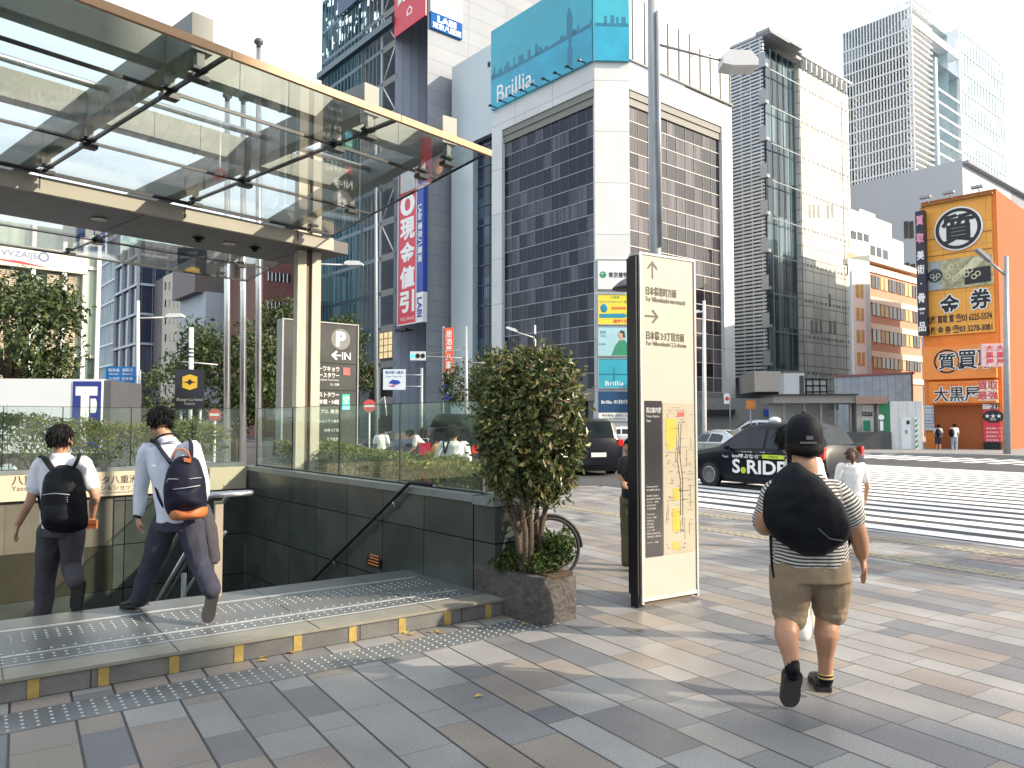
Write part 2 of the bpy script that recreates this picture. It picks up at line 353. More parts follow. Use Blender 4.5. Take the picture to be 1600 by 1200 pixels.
    mx = N('ShaderNodeMix'); mx.data_type = 'RGBA'; L(j, mx.inputs[0]); L(sc.outputs[0], mx.inputs[6]); mx.inputs[7].default_value = (.035,.035,.04,1)
    L(mx.outputs[2], b.inputs['Base Color'])
    rg = N('ShaderNodeMapRange'); rg.inputs[3].default_value = .38; rg.inputs[4].default_value = .62; L(w3.outputs['Color'], rg.inputs[0]); L(rg.outputs[0], b.inputs['Roughness'])
    bp = N('ShaderNodeBump'); bp.inputs['Strength'].default_value = .25; bp.inputs['Distance'].default_value = .004
    hh = M('MULTIPLY_ADD', j, -1.0, M('MULTIPLY', nz.outputs[0], .35)); L(hh, bp.inputs['Height']); L(bp.outputs[0], b.inputs['Normal'])
    return m
def mat_asphalt(name, col=.06):
    m = mat(name, (col, col, col*1.06), .8, var=.22, scale=.5, bump=.5, bscale=180); return m
def mat_paint(name, col=(.82,.82,.82), worn=.43):
    """road paint worn through to the asphalt"""
    m, t, b, N, L = _new(name); tc = N('ShaderNodeTexCoord')
    n = N('ShaderNodeTexNoise'); n.inputs['Scale'].default_value = 2.3; n.inputs['Detail'].default_value = 10; n.inputs['Roughness'].default_value = .75; L(tc.outputs['Object'], n.inputs['Vector'])
    mr = N('ShaderNodeMapRange'); mr.inputs[1].default_value = worn-.14; mr.inputs[2].default_value = worn+.03; L(n.outputs[0], mr.inputs[0])
    mx = N('ShaderNodeMix'); mx.data_type = 'RGBA'; L(mr.outputs[0], mx.inputs[0]); mx.inputs[6].default_value = C4([c*.45 for c in col]); mx.inputs[7].default_value = C4(col)
    L(mx.outputs[2], b.inputs['Base Color']); b.inputs['Roughness'].default_value = .6; return m
M = {}
M['paving'] = mat_paving('granite_paving', -32.7)
M['asphalt'] = mat_asphalt('asphalt', .055)
M['roadpaint'] = mat_paint('road_paint'); M['kerb'] = mat('kerb_granite', (.3,.3,.3), .7, var=.2, scale=8, bump=.3, bscale=150)
M['farpave'] = mat_brick('far_pavement', (.22,.21,.2), (.26,.25,.25), (.1,.1,.1), .6, .3, .01, .7, bump=0)
M['step'] = mat('polished_granite_step', (.115,.125,.13), .36, var=.14, scale=3, bump=.05, bscale=300)
M['nosing'] = mat('step_nosing', (.22,.21,.175), .45, var=.15, scale=6)
M['riser'] = mat_brick('riser_granite', (.1,.1,.1), (.14,.14,.13), (.03,.03,.03), .95, .5, .006, .6, var=.2, speck=.4, nscale=6)
M['inlay'] = mat('metal_inlay', (.6,.62,.63), .35, .6, var=.1)
M['stud'] = mat('steel_stud', (.5,.51,.52), .38, .6, var=.1)
M['yellow'] = mat('yellow_marker', (.34,.245,.07), .5, var=.25, scale=14)
M['darkstone'] = mat_brick('dark_polished_stone', (.048,.058,.056), (.07,.078,.072), (.006,.006,.006), .88, .62, .007, .24, 0, bump=0, var=.22, speck=.15, spec=.4)
M['wellstone'] = mat_brick('pale_well_stone', (.115,.112,.09), (.135,.13,.10), (.08,.07,.06), 1.6, .7, .006, .4, 0, bump=.2, var=.12, speck=.1)
M['wellglass'] = mat('dark_polished_band', (.045,.045,.035), .12, var=.25, scale=.8)
M['coping'] = mat('grey_coping', (.2,.23,.24), .35, .3, var=.12)
M['fasciasign'] = mat('cream_sign_panel', (.54,.48,.37), .45, var=.05)
M['cream'] = mat('cream_painted_steel', (.36,.315,.255), .5, .0, var=.06)
M['creamdk'] = mat('bronze_steel', (.17,.13,.11), .45, .3, var=.1)
M['beam'] = mat('painted_beam', (.15,.165,.155), .5, .1, var=.09, scale=2)
M['soffit'] = mat('grey_soffit_panel', (.05,.053,.057), .45, .0, var=.07)
M['black'] = mat('black_metal', (.015,.015,.018), .4, .4, var=.1)
M['gold'] = mat('champagne_edge', (.4,.25,.14), .5, .1, var=.08)
M['steel'] = mat('brushed_steel', (.55,.56,.57), .3, .9, var=.1)
M['greypole'] = mat('grey_pole_paint', (.3,.32,.34), .45, .2, var=.12)
M['whitepole'] = mat('pale_pole_paint', (.62,.63,.63), .4, .2, var=.1)
M['roofglass'] = mat_clear('roof_glass', (.935,.975,.97), .075, dirt=.045, dcol=(.3,.36,.32))
M['railglass'] = mat_clear('rail_glass', (.90,.965,.935), .07, dirt=.035)
M['winglass'] = mat('dark_window', (.02,.024,.03), .05, var=.3, spec=.7)
M['white'] = mat('white_paint', (.78,.78,.77), .45, var=.05)
M['paleblue'] = mat('pale_panel', (.6,.63,.66), .45, var=.05, scale=.4)
M['ink'] = mat('black_ink', (.012,.012,.016), .5, var=0)
M['whiteink'] = mat('white_ink', (.82,.82,.82), .5, var=0)
M['blueink'] = mat('blue_ink', (.02,.06,.35), .45, var=.05)
M['redink'] = mat('red_ink', (.62,.03,.06), .45, var=.06)
M['soil'] = mat('soil', (.06,.04,.025), .95, var=.4, scale=20, bump=1, bscale=60)
M['bark'] = mat('bark', (.11,.075,.05), .9, var=.4, scale=12, bump=.8, bscale=50)
M['leafdark'] = mat_leaf('leaf_dark', [(.016,.03,.009),(.036,.064,.016),(.062,.094,.024),(.105,.125,.036),(.2,.19,.07),(.13,.08,.045)], .34, .2)
M['leafbush'] = mat_leaf('leaf_bush', [(.016,.036,.008),(.036,.068,.013),(.06,.1,.02),(.1,.128,.03),(.05,.08,.02)], .45, .3)
M['leafhedge'] = mat_leaf('leaf_hedge', [(.06,.09,.018),(.105,.145,.028),(.165,.2,.038),(.23,.24,.055),(.2,.17,.05)], .5, .35)
M['leaftree'] = mat_leaf('leaf_tree', [(.022,.04,.013),(.04,.065,.018),(.06,.09,.026),(.085,.11,.036)], .5, .22)
M['leafgold'] = mat_leaf('leaf_fallen', [(.45,.3,.06),(.6,.42,.1),(.4,.24,.08)], .6, .2)
# ================================================================ ground, road, pavement
YU = -32.7
U_, V_ = dirv(YU), dirv(YU+90)
def uv(u, v, z=0): q = U_*u + V_*v; return Vector((q.x, q.y, z))
def touv(p): return p.x*U_.x+p.y*U_.y, p.x*V_.x+p.y*V_.y
FR = G(791, 934, .15); E = Frame((FR.x, FR.y, 0), dirv(54.6))        # front edge of the entrance landing
RW = Frame((-.37, 7.38, 0), -dirv(-38.5))                            # right wall of the stairwell
CB = RW.p(-6.15, 0, 0); BW = Frame(CB, dirv(49.4))                   # back wall
def wall_limit(d):                                                   # x where the right wall meets depth d of the landing
    o = E.p(0, -d, 0); den = E.ex.dot(RW.ey); return (RW.o-o).dot(RW.ey)/den
LD = 1.70                                                            # landing depth
hole = [E.p(wall_limit(LD), -LD, 0)-RW.ey*.12, CB-(RW.ey+BW.ey)*.12, BW.p(-9, -.12, 0), E.p(-10.5, -LD, 0)]
hole = [(p.x, p.y) for p in hole]
def sheet(name, outer, z, mats, holes=(), thick=0, kind='structure', mi_side=0):
    polys = [[Vector((a, b, 0)) for a, b in outer]] + [[Vector((a, b, 0)) for a, b in h] for h in holes]
    tri = tessellate_polygon(polys); pts = [p for q in polys for p in q]
    mb = MB(); mb.add([(p.x, p.y, z) for p in pts], [tuple(t) for t in tri], 0, False, [[(pts[i].x, pts[i].y) for i in t] for t in tri])
    if thick:
        for q in polys:
            n = len(q)
            for i in range(n):
                a, b = q[i], q[(i+1) % n]; mb.add([(a.x,a.y,z-thick),(b.x,b.y,z-thick),(b.x,b.y,z),(a.x,a.y,z)], [(0,1,2,3)], mi_side)
    return mk(name, mb, mats, kind=kind)
ZR = -.03
sheet('road', [(-500,-300),(500,-300),(500,900),(-500,900)], ZR, [M['asphalt']], [hole])
kerb = [(-60,11.65),(13.2,11.65),(14.8,13.2),(16.2,13.3),(17.5,11.2),(19,8.2),(22,7.0),(90,7.0)]
out = [uv(*k) for k in kerb] + [uv(90,-60), uv(-60,-60)]
sheet('pavement', [(p.x,p.y) for p in out], 0.0, [M['paving'], M['kerb']], [hole], .2, mi_side=1)
mb = MB()
for (a, b) in zip(kerb[:-1], kerb[1:]):
    A, B = uv(*a), uv(*b); d = (B-A).normalized(); nrm = Vector((-d.y, d.x, 0))
    if nrm.dot(V_) > 0: nrm = -nrm
    mb.add([A+ZU*.004, B+ZU*.004, B+nrm*.18+ZU*.004, A+nrm*.18+ZU*.004], [(0,1,2,3)])
mk('kerb', mb, M['kerb'], kind='structure')
# pedestrian crossing: slanted field of stripes
mb = MB(); v0, pitch = 12.0, .866
for i in range(20):
    v = v0+i*pitch*1.012; ul = 13.2+(v-11.9)*.78
    a, b = uv(ul, v, ZR+.004), uv(ul-19, v, ZR+.004); w = V_*.5
    mb.add([a, b, b+w, a+w], [(0,1,2,3)])
mk('crosswalk', mb, M['roadpaint'], kind='structure')
mb = MB()
for i in range(34):
    u = -6+i*1.0
    a, b = uv(u, 34.2, ZR+.004), uv(u, 38.6, ZR+.004); w = U_*.5
    mb.add([a, b, b+w, a+w], [(0,1,2,3)])
mk('crosswalk', mb, M['roadpaint'], kind='structure')
mb = MB()                                                            # lane lines and the stop line beyond the taxis
for v, u0, u1 in ((18.2,30,90),(21.6,30,90),(29.4,30,90),(32.6,-30,0)):
    for k in range(int((u1-u0)/6)):
        a, b = uv(u0+k*6, v, ZR+.004), uv(u0+k*6+3.4, v, ZR+.004); w = V_*.15; mb.add([a, b, b+w, a+w], [(0,1,2,3)])
a, b = uv(28.5, 13.6, ZR+.005), uv(28.5, 28, ZR+.005); w = U_*.45; mb.add([a, b, b+w, a+w], [(0,1,2,3)])
for k in range(8):                                                   # white dashes on the kerb nose
    a, b = uv(13.4+k*.36, 13.32+.0*k, .0), uv(13.4+k*.36+.2, 13.32, .0); w = V_*.2; mb.add([a+ZU*.005, b+ZU*.005, b+w*.9-ZU*.02, a+w*.9-ZU*.02], [(0,1,2,3)])
mk('road_marking', mb, M['roadpaint'], kind='structure')
# far pavement across the road
far = [(-60,41.5),(14,41.5),(20,40.2),(26,37),(60,36),(140,36),(140,130),(-60,130)]
fp = [uv(*k) for k in far]
sheet('far_pavement', [(p.x,p.y) for p in fp], .1, [M['farpave'], M['kerb']], (), .14, mi_side=1)
# tactile guide strips across the forecourt (bars near the crossing, dots at the steps)
M['tactile'] = mat('yellow_tactile', (.26,.235,.175), .6, var=.2, scale=4)
M['tactile_red'] = mat('red_paver', (.3,.21,.18), .65, var=.2, scale=4)
def tactile(v, u0, u1, w, mi, name):
    mb = MB(); F = Frame(uv(u0, v), U_); F.ey = V_
    mb.add([F.p(0,0,.004), F.p(u1-u0,0,.004), F.p(u1-u0,w,.004), F.p(0,w,.004)], [(0,1,2,3)])
    k = 0; n = int((u1-u0)/.15)
    for i in range(n):
        for j in range(2):
            mb.box(F, i*.15+.03, i*.15+.12, j*w/2+.03, (j+1)*w/2-.03, .004, .009)
    return mk(name, mb, M[mi], kind='structure')
tactile(9.3, -6, 15.2, .32, 'tactile', 'tactile_strip'); tactile(10.75, -5, 12.6, .34, 'tactile', 'tactile_strip')
tactile(10.2, 2.4, 5.2, .45, 'tactile_red', 'tactile_strip')
# ================================================================ entrance landing (one step above the pavement)
def poly_from(F, pts): return [(F.p(a, b, 0).x, F.p(a, b, 0).y) for a, b in pts]
mb = MB()
xl = -11
mb.prism(poly_from(E, [(xl,-.05),(-.02,-.05),(wall_limit(.05),-.05),(wall_limit(LD),-LD),(xl,-LD)]), -.02, .15, 0)
land = mk('landing', mb, M['step'], kind='structure')
mb = MB(); mb.box(E, xl, 0.06, -.052, .0, 0.0, .125, 0); mk('riser', mb, M['riser'], land)
mb = MB(); mb.box(E, xl, .09, -.24, .012, .126, .1505, 0)
mb.box(E, xl, .09, .0121, .016, .13, .147, 0); mk('nosing', mb, M['nosing'], land)
mb = MB()
for d, w in ((1.30,.035),(.53,.03),(.29,.012)): mb.box(E, xl, wall_limit(d)-.12, -d-w/2, -d+w/2, .149, .1535, 0)
mk('inlay_line', mb, M['inlay'], land)
mb = MB()                                                            # dark joints of the landing slabs
for k in range(11): mb.box(E, -.75-k*1.02, -.743-k*1.02, -LD, .014, .1495, .1522, 0)
mk('joint', mb, M['black'], land)
for px in (52, 162, 272, 373, 465, 551, 628, 699, 763):
    q = E.S(px, {52:1072,162:1050,272:1032,373:1018,465:1004,551:990,628:978,699:966,763:957}[px])
    mb = MB(); mb.box(E, q-.032, q+.032, 0.0005, .006, .004, .122, 0); mk('step_marker', mb, M['yellow'], land)
def studs(name, F, xs, ds, z, lim=None, r=.0115):
    mb = MB(); n = 7
    for x in xs:
        for d in ds:
            if lim and x > lim(d)-.15: continue
            c = F.p(x, -d, z)
            mb.lathe(c, [(r,0),(r*.92,.0035),(r*.45,.0055)], n)
    return mk(name, mb, M['stud'], kind='structure')
xs = [-6.2+.075*i for i in range(84)]
studs('landing_studs', E, xs, [.92+.075*i for i in range(4)], .15, wall_limit)
studs('landing_studs', E, xs, [.37+.08*i for i in range(4)], .15, wall_limit)
mb = MB(); mb.box(E, xl, .25, .22, .56, -.01, .0035, 0); mk('stud_strip', mb, M['step'], kind='structure')
studs('pavement_studs', E, [-5.6+.075*i for i in range(78)], [-.26-.066*i for i in range(5)], .0035)
# stairs going down, the pit floor
mb = MB()
for k in range(18):
    y0 = -LD-.30*k
    mb.box(E, -10.2, wall_limit(LD+.3*k)+.1, y0-.32, y0, -3.4, .15-.16*(k+1), 0)
mk('stairs', mb, M['step'], kind='structure')
mb = MB(); mb.prism(hole, -3.6, -3.3); mk('stair_pit_floor', mb, M['step'], kind='structure')
# stairwell walls
wr = thing('stair_wall', 'dark stone wall with grey coping running down the right side of the station stairs', 'wall', RW.p(-3,-.2,0))
mb = MB(); mb.box(RW, -6.15, 0, -.25, 0, -3.6, .98, 0); mk('stone_cladding', mb, M['darkstone'], wr)
mb = MB(); mb.box(RW, .008, .34, -.25, -.004, 0, .96, 0); mk('end_pier', mb, M['darkstone'], wr)
mb = MB(); mb.box(RW, -6.2, .02, -.30, .03, .981, 1.05, 0); mb.box(RW, .026, .36, -.30, .03, .965, 1.04, 0); mk('coping', mb, M['coping'], wr)
wb = thing('stair_wall', 'pale stone back wall of the station stairs under the cream sign band', 'wall', BW.p(-4,-.2,0))
mb = MB(); mb.box(BW, -9, -.004, -.25, 0, .0, .74, 0); mk('pale_cladding', mb, M['wellstone'], wb)
mb = MB(); mb.box(BW, -9, -.004, -.25, .012, -.62, -.004, 0); mk('dark_band', mb, M['wellglass'], wb)
mb = MB(); mb.box(BW, -9, -.004, -.25, .004, -3.6, -.624, 0); mk('lower_cladding', mb, M['darkstone'], wb)
mb = MB(); mb.box(BW, -9, -.03, -.3, .02, 1.045, 1.1, 0); mk('coping', mb, M['coping'], wb)
mb = MB(); mb.box(BW, -1.9, -.006, 0.013, .02, -2.2, .72, 0); mk('dark_panel', mb, M['darkstone'], wb)
sg = thing('sign_band', 'long cream sign band above the station stairs with black Japanese lettering', 'sign', BW.p(-4,.05,.74))
mb = MB(); mb.box(BW, -9, -.03, .0, .07, .70, 1.04, 0); mk('panel', mb, M['fasciasign'], sg)
mb = MB(); F = BW.off(0, .072, 0)
x0, x1 = F.S(2,760)+.0, F.S(140,757); letters(mb, F, F.S(18,750), F.Z(40,750)-.0, '八重洲地下街', .13, None, .0, 0, .012, 'L')
letters(mb, F, F.S(18,762), F.Z(40,764), 'Yaesu Chikagai', .085, None, 0, 0, .0, 'L')
xa, xb = F.S(110,745), F.S(215,745)
letters(mb, F, xb, .925, 'グランスタ八重洲', .115, None, 0, 0, .012, 'R')
letters(mb, F, xb, .815, 'レストラン＆ショップ', .075, None, 0, 0, .01, 'R')
letters(mb, F, xb, .745, 'Gransta Yaesu Restaurants & Shops', .035, None, 0, 0, 0, 'R')
mk('lettering', mb, mat('brown_ink', (.05,.035,.03), .5, var=0), sg)
# handrails
def sub_tube(mb, pts, r, n=8, mi=0): mb.tube(pts, r, n, mi)
hr = thing('handrail', 'steel handrail sloping down the dark right wall of the stairs', 'handrail', RW.p(-1.2,.05,.15))
F = RW.off(0, .08, 0)
q = [F.at(*p) for p in ((674,757),(641,757),(487,908))]; dx = q[2][0]-q[1][0]; dz = q[2][1]-q[1][1]
mb = MB(); mb.tube([F.p(q[0][0],0,q[0][1]), F.p(q[1][0],0,q[0][1]), F.p(q[2][0],0,q[2][1]), F.p(q[2][0]+dx*1.2,0,q[2][1]+dz*1.2)], .021, 10); mk('rail', mb, M['black'], hr)
for t in (.15,.75,1.35):
    mb = MB(); mb.tube([F.p(q[1][0]+dx*t,0,q[1][1]+dz*t), F.p(q[1][0]+dx*t,-.03,q[1][1]+dz*t-.06), F.p(q[1][0]+dx*t,-.08,q[1][1]+dz*t-.06)], .009, 6); mk('bracket', mb, M['steel'], hr)
mb = MB()
mb.tube([F.p(q[0][0]-.04,0,q[0][1]), F.p(q[0][0]-.04,-.08,q[0][1]-.03)], .009, 6); mk('bracket', mb, M['steel'], hr)
bp = G(669, 896, .15); t = thing('bollard_post', 'slim dark steel post standing at the foot of the stair wall', 'post', bp)
mb = MB(); mb.tube([bp, bp+ZU*.62], .024, 12); mk('post', mb, M['coping'], t)
mb = MB(); mb.lathe(bp+ZU*.621, [(.026,0),(.026,.01),(.012,.016)], 12); mk('cap', mb, M['steel'], t)
hb = G(339, 931, .15)
ph = thing('handrail', 'central stair handrail with a cream post and a steel loop at its top', 'handrail', hb)
dn = -E.ey; top = hb+ZU*.93
mb = MB(); mb.box(Frame(hb, E.ex), -.035, .035, -.03, .03, 0, .86, 0); mk('post', mb, M['cream'], ph)
mb = MB()
for s in (-1, 1):
    a = top+E.ex*.13*s
    mb.tube([a-dn*.02, a+dn*.1, a+dn*.5-ZU*.2, a+dn*4.2-ZU*2.3], .02, 10)
    mb.tube([a+dn*.25-ZU*.39, a+dn*4.2-ZU*2.55], .018, 8)
mb.tube([top+E.ex*(-.15), top+E.ex*.25, top+E.ex*.28+E.ey*.06, top+E.ex*.25+E.ey*.12, top-E.ex*.12+E.ey*.12], .024, 10); mk('rail', mb, M['steel'], ph)
for k in (1.3, 2.6, 3.9):
    mb = MB(); mb.tube([hb+dn*k+ZU*(.75-.58*k), hb+dn*k-ZU*(.1+.58*k)], .03, 8); mk('lower_post', mb, M['coping'], ph)
wl = thing('step_light', 'small orange striped notice plate low on the dark stair wall', 'notice', RW.p(RW.S(586,880),.02,RW.Z(586,880)))  # striped plate only, no lamp in it
F = RW.off(0, .004, 0); x0, z1 = F.at(576,869); x1, z0 = F.at(594,888)
mb = MB(); mb.box(F, x0, x1+.03, 0, .02, z0, z1, 0); mk('box', mb, M['black'], wl)
mb = MB()
for k in range(4): mb.quad(F, x0+.02+.02*k, x1, z0+.02+k*.035, z0+.035+k*.035, .022)
mk('stripes', mb, mat('orange_stripe', (.7,.24,.06), .5, var=.1), wl)
# glass guard rails on top of the walls
GT = 1.945
def glass_rail(F, xs, label, z0=1.06):
    t = thing('glass_railing', label, 'railing', F.p((xs[0]+xs[-1])/2, -.12, z0))
    for a, b in zip(xs[:-1], xs[1:]):
        mb = MB(); mb.box(F, a+.006, b-.006, -.13, -.118, z0+.005, GT, 0); p = mk('glass_pane', mb, M['railglass'], t)
    mb = MB()
    for a in xs: mb.box(F, a-.004, a+.004, -.134, -.114, z0, GT, 0)
    mb.box(F, xs[0], xs[-1], -.135, -.113, GT+.001, GT+.007, 0)
    mb.box(F, xs[0], xs[-1], -.15, -.1, z0-.01, z0+.004, 0); mk('edge_trim', mb, M['black'], t)
    return t
F = RW.off(0, -.12, 0); xs = [-6.05] + [F.S(p, 660) for p in (457, 530, 625)] + [0.0]
gr = glass_rail(RW, xs, 'green tinted glass railing on the coping of the right stair wall')
mb = MB(); mb.box(RW, .012, .05, -.14, -.105, 1.06, GT+.02, 0); mk('end_post', mb, M['cream'], gr)
F = BW.off(0, -.12, 0); xs = [-9, F.S(5,660), F.S(98,660), F.S(205,660), F.S(301,660), -.08]
glass_rail(BW, xs, 'clear glass railing above the cream sign band at the back of the stairs', 1.1)
# ================================================================ glass canopy
K = Frame((G(762,240,4.42).x, G(762,240,4.42).y, 0), dirv(41.5)); ZG = 4.42
can = thing('entrance_canopy', 'glass roof canopy on grey steel beams over the station stairs', 'canopy', K.p(.8,-4.3,0))
def skew(y): return .25*(-y)                                          # oblique right end
xj = [-12.35,-10.75,-9.15,-7.55,-5.95,-4.35,-2.75,-1.15]
rows = [(0,-.97),(-.97,-2.68),(-2.68,-4.0)]; rows2 = [(-5.4,-6.9),(-6.9,-8.25)]
for (ya, yb) in rows+rows2:
    for i in range(len(xj)):
        if i < 2: continue
        a = xj[i]; b = xj[i+1] if i+1 < len(xj) else None; g = .008
        pts = [(a+g,ya-g),(a+g,yb+g),((b-g) if b is not None else skew(yb),yb+g),((b-g) if b is not None else skew(ya),ya-g)]
        mb = MB(); P = [K.p(x,y,0) for x, y in pts]; mb.prism([(p.x,p.y) for p in P], ZG, ZG+.02, 0, True)
        mk('glass_panel', mb, M['roofglass'], can)
mb = MB()
for y in (-.97,-2.68): mb.box(K, -9.2, skew(y), y-.009, y+.009, ZG-.006, ZG+.024, 0)
for y in (-6.9,): mb.box(K, -9.2, skew(y), y-.009, y+.009, ZG-.006, ZG+.024, 0)
for x in xj[2:]:
    mb.box(K, x-.011, x+.011, -4.0, 0, ZG-.008, ZG+.026, 0); mb.box(K, x-.011, x+.011, -8.25, -5.4, ZG-.008, ZG+.026, 0)
for y in (-8.26,-4.0): mb.box(K, -9.2, skew(y), y-.014, y+.014, ZG-.012, ZG+.028, 0)
mb.tube([K.p(0,0,ZG+.01), K.p(skew(-4.0),-4.0,ZG+.01)], .013, 6); mb.tube([K.p(skew(-5.4),-5.4,ZG+.01), K.p(skew(-8.25),-8.25,ZG+.01)], .013, 6)
mk('gasket', mb, M['black'], can)
mb = MB()
xe = [-9.2]+xj[3:]+[0.03]
for a, b in zip(xe[:-1], xe[1:]): mb.box(K, a+.004, b-.004, .001, .035, ZG-.028, ZG+.034, 0)
mk('edge_bar', mb, M['gold'], can)
ZB0, ZB1 = 4.59, 4.87
# cross beams (towards the viewer) and long beams between them
cross = [(-7.55,0),(-5.95,0),(-4.35,0),(-2.75,0),(-1.12,0),(-.12,.2)]
for n_, (x, sk) in enumerate(cross):
    a, b = K.p(x,-.42,0), K.p(x+sk*7.6,-8.1,0); fr = Frame(a, (a-b).normalized().cross(ZU)*-1); L = (b-a).length
    fr = Frame(a, K.ex); d = (b-a).normalized(); fr.ex = Vector((-d.y, d.x, 0)) ; fr.ey = -d
    if fr.ex.dot(K.ex) < 0: fr.ex = -fr.ex
    if n_ in (1, 2): continue
    mb = MB(); mb.box(fr, -.085, .085, -L, 0, ZB0, ZB1, 0)
    mk('cross_beam', mb, M['beam'], can)
xc = [c[0] for i, c in enumerate(cross) if i not in (1, 2)]
for y in (-.95,-2.62,-6.6):
    for i in range(len(xc)-1):
        a = xc[i]+.09; b = xc[i+1]-.09 + (.2*(-y-.42) if i+2 == len(xc) else 0)
        mb = MB(); mb.box(K, a, b, y-.085, y+.085, ZB0+.012, ZB1-.01, 0)
        for q in (a+(b-a)*.33, a+(b-a)*.66): mb.box(K, q-.012, q+.012, y-.09, y+.09, ZB0+.008, ZB1-.006, 0)
        mk('long_beam', mb, M['beam'], can)
mb = MB(); mb.tube([K.p(-9,-2.05,4.74), K.p(.35,-2.05,4.74)], .032, 10); mk('conduit_pipe', mb, M['steel'], can)
for n_, (x, sk) in enumerate(cross):
    for y in (-.47,-.97,-2.68,-3.85,-5.5,-6.9,-8.0):
        xx = x+sk*(-y-.42)
        if n_ in (1, 2): continue
        mb = MB(); mb.box(K, xx-.03, xx+.03, y-.03, y+.03, ZG+.025, ZB0-.001, 0)
        mb.box(K, xx-.07, xx+.07, y-.045, y+.045, ZG-.05, ZG-.012, 1); mb.box(K, xx-.06, xx+.06, y-.04, y+.04, ZG+.028, ZG+.05, 1)
        mk('glass_clamp', mb, [M['beam'], M['black']], can)
# cream fascia and soffit box, on the pillar
mb = MB(); mb.box(K, -9.2, 1.05, -4.12, -4.055, 4.215, 4.395, 0); fas = mk('fascia', mb, M['cream'], can)
for x in (-7.55,-5.95,-4.35,-2.75,-1.15,.45):
    mb = MB(); mb.box(K, x-.006, x+.006, -4.054, -4.048, 4.26, 4.395, 0); mk('fascia_joint', mb, M['black'], can)
mb = MB(); mb.box(K, -9.2, 1.35, -5.4, -4.122, 4.22, 4.39, 0)
for x in (-6.4,-4.0,-1.6,.8): mb.box(K, x-.007, x+.007, -5.39, -4.13, 4.216, 4.2195, 1)
mk('soffit', mb, [M['soffit'], M['black']], can)
M['lens'] = mat('lamp_lens', (.7,.68,.6), .25, var=.05)
for px, py, dark in ((155,343,0),(358,381,0),(310,373,1),(398,388,1)):
    c = G(px, py, 4.21); mb = MB(); mb.lathe(c, [(.085,.006),(.085,-.004),(.06,-.006),(.055,.002)], 18, axis=ZU)
    if dark: mb.lathe(c-ZU*.004, [(.045,0),(.045,-.03),(.02,-.05)], 12)
    mk('security_camera' if dark else 'downlight', mb, M['black'] if dark else M['lens'], can)
pc = K.p(.78,-4.55,0)+Vector((.14,0,0))
mb = MB(); Fp = Frame(pc, (1,0,0))
Fp = Frame(pc, dirv(58))
mb.box(Fp, -.17, -.045, -.1, .1, .0, 5.7, 0); mb.box(Fp, .04, .17, -.1, .1, .0, 5.7, 0); mk('pillar', mb, mat('pale_pillar_steel', (.55,.5,.42), .5, var=.06), can)
mb = MB(); mb.box(Fp, -.044, .039, -.07, .06, .0, 5.68, 0); mk('pillar_web', mb, M['creamdk'], can)
# ================================================================ buildings
M['brwhite'] = mat_brick('white_stone_panel', (.6,.62,.63), (.63,.65,.66), (.36,.38,.4), 4.7, 4.0, .03, .75, 0, bump=.1, var=.06, nscale=.3, spec=.1)
M['grating'] = mat('grey_grating', (.2,.2,.19), .7)
def grid_bars(mb, F, xs, zs, x0, x1, z0, z1, y0, y1, wv, wh, mi=0):
    for x in xs: mb.box(F, x-wv/2, x+wv/2, y0, y1, z0, z1, mi, 'xXy' if y1 > y0 else 'xXY')
    for z in zs: mb.box(F, x0, x1, y0, y1-.004, z-wh/2, z+wh/2, mi)
def lin(a, b, n): return [a+(b-a)*i/n for i in range(n+1)]
def outer(mb, F, x0, x1, z0, z1, y, mi=0): mb.quad(F, x0, x1, z0, z1, y, mi)
def plan_prism(mb, pts, z0, z1, mi=0): mb.prism([(p.x, p.y) for p in pts], z0, z1, mi)
# ---- white framed office building with dark curtain walls and a cut corner
FLb = face(931, 58, 140); p2 = FLb.o + dirv(87)*2.72; FCb = Frame(FLb.o, dirv(87)); FRb = Frame(p2, dirv(50.3))
xL = FLb.S(768); xR = FRb.S(1150); zt = FLb.Z(931, 94)
ob = thing('office_building', 'white framed office block with dark gridded glass and a cut corner, turquoise billboard on top', 'building', (FLb.o+p2)/2)
mb = MB(); zb = FLb.Z(931, 136); zl = 4.2
gx0, gx1 = FLb.S(784), FLb.S(929.5); hx0, hx1 = FRb.S(989.5), FRb.S(1134)
mb.box(FLb, xL, gx0, -1, 0, 0, zb, 0); mb.box(FLb, xL, 0, -1, 0, zb, zt, 0)
mb.box(FCb, .0, 2.72, -1.2, -.003, 0, zt, 0)
mb.box(FRb, 0, xR, -1, 0, zb, zt, 0); mb.box(FRb, hx1, xR, -1, 0, 0, zb, 0)
bk = FRb.p(xR, -.5, 0); bl = FLb.p(xL, -.5, 0)
plan_prism(mb, [bl+dirv(50.3)*24, bl+Vector((.3,.3,0)), FLb.p(-.5,-.9,0), FRb.p(.5,-.9,0), bk, bk+dirv(-40)*14], zt-1, zt-.5, 0)
mb.box(FRb.side(xR, -1), 0, 16, -.6, 0, 0, zt, 0); mb.box(Frame(bl, -dirv(50.3)), -20, 0, -.5, 0, 0, zt, 0)
mk('frame_wall', mb, M['brwhite'], ob)
wL = (gx1-gx0)/11; hP = (zb-1.1-zl)/18
M['paneL'] = mat_panes('dark_office_panes', (.006,.011,.026), (.10,.11,.14), wL, hP, p_light=.45, wob=.012, spec=.26, ox=gx0, oz=zl)
wR = (hx1-hx0)/10
M['paneR'] = mat_panes('sunny_office_panes', (.011,.012,.018), (.115,.105,.115), wR, hP, p_light=.65, wob=.03, spec=.7, ox=hx0, oz=zl)
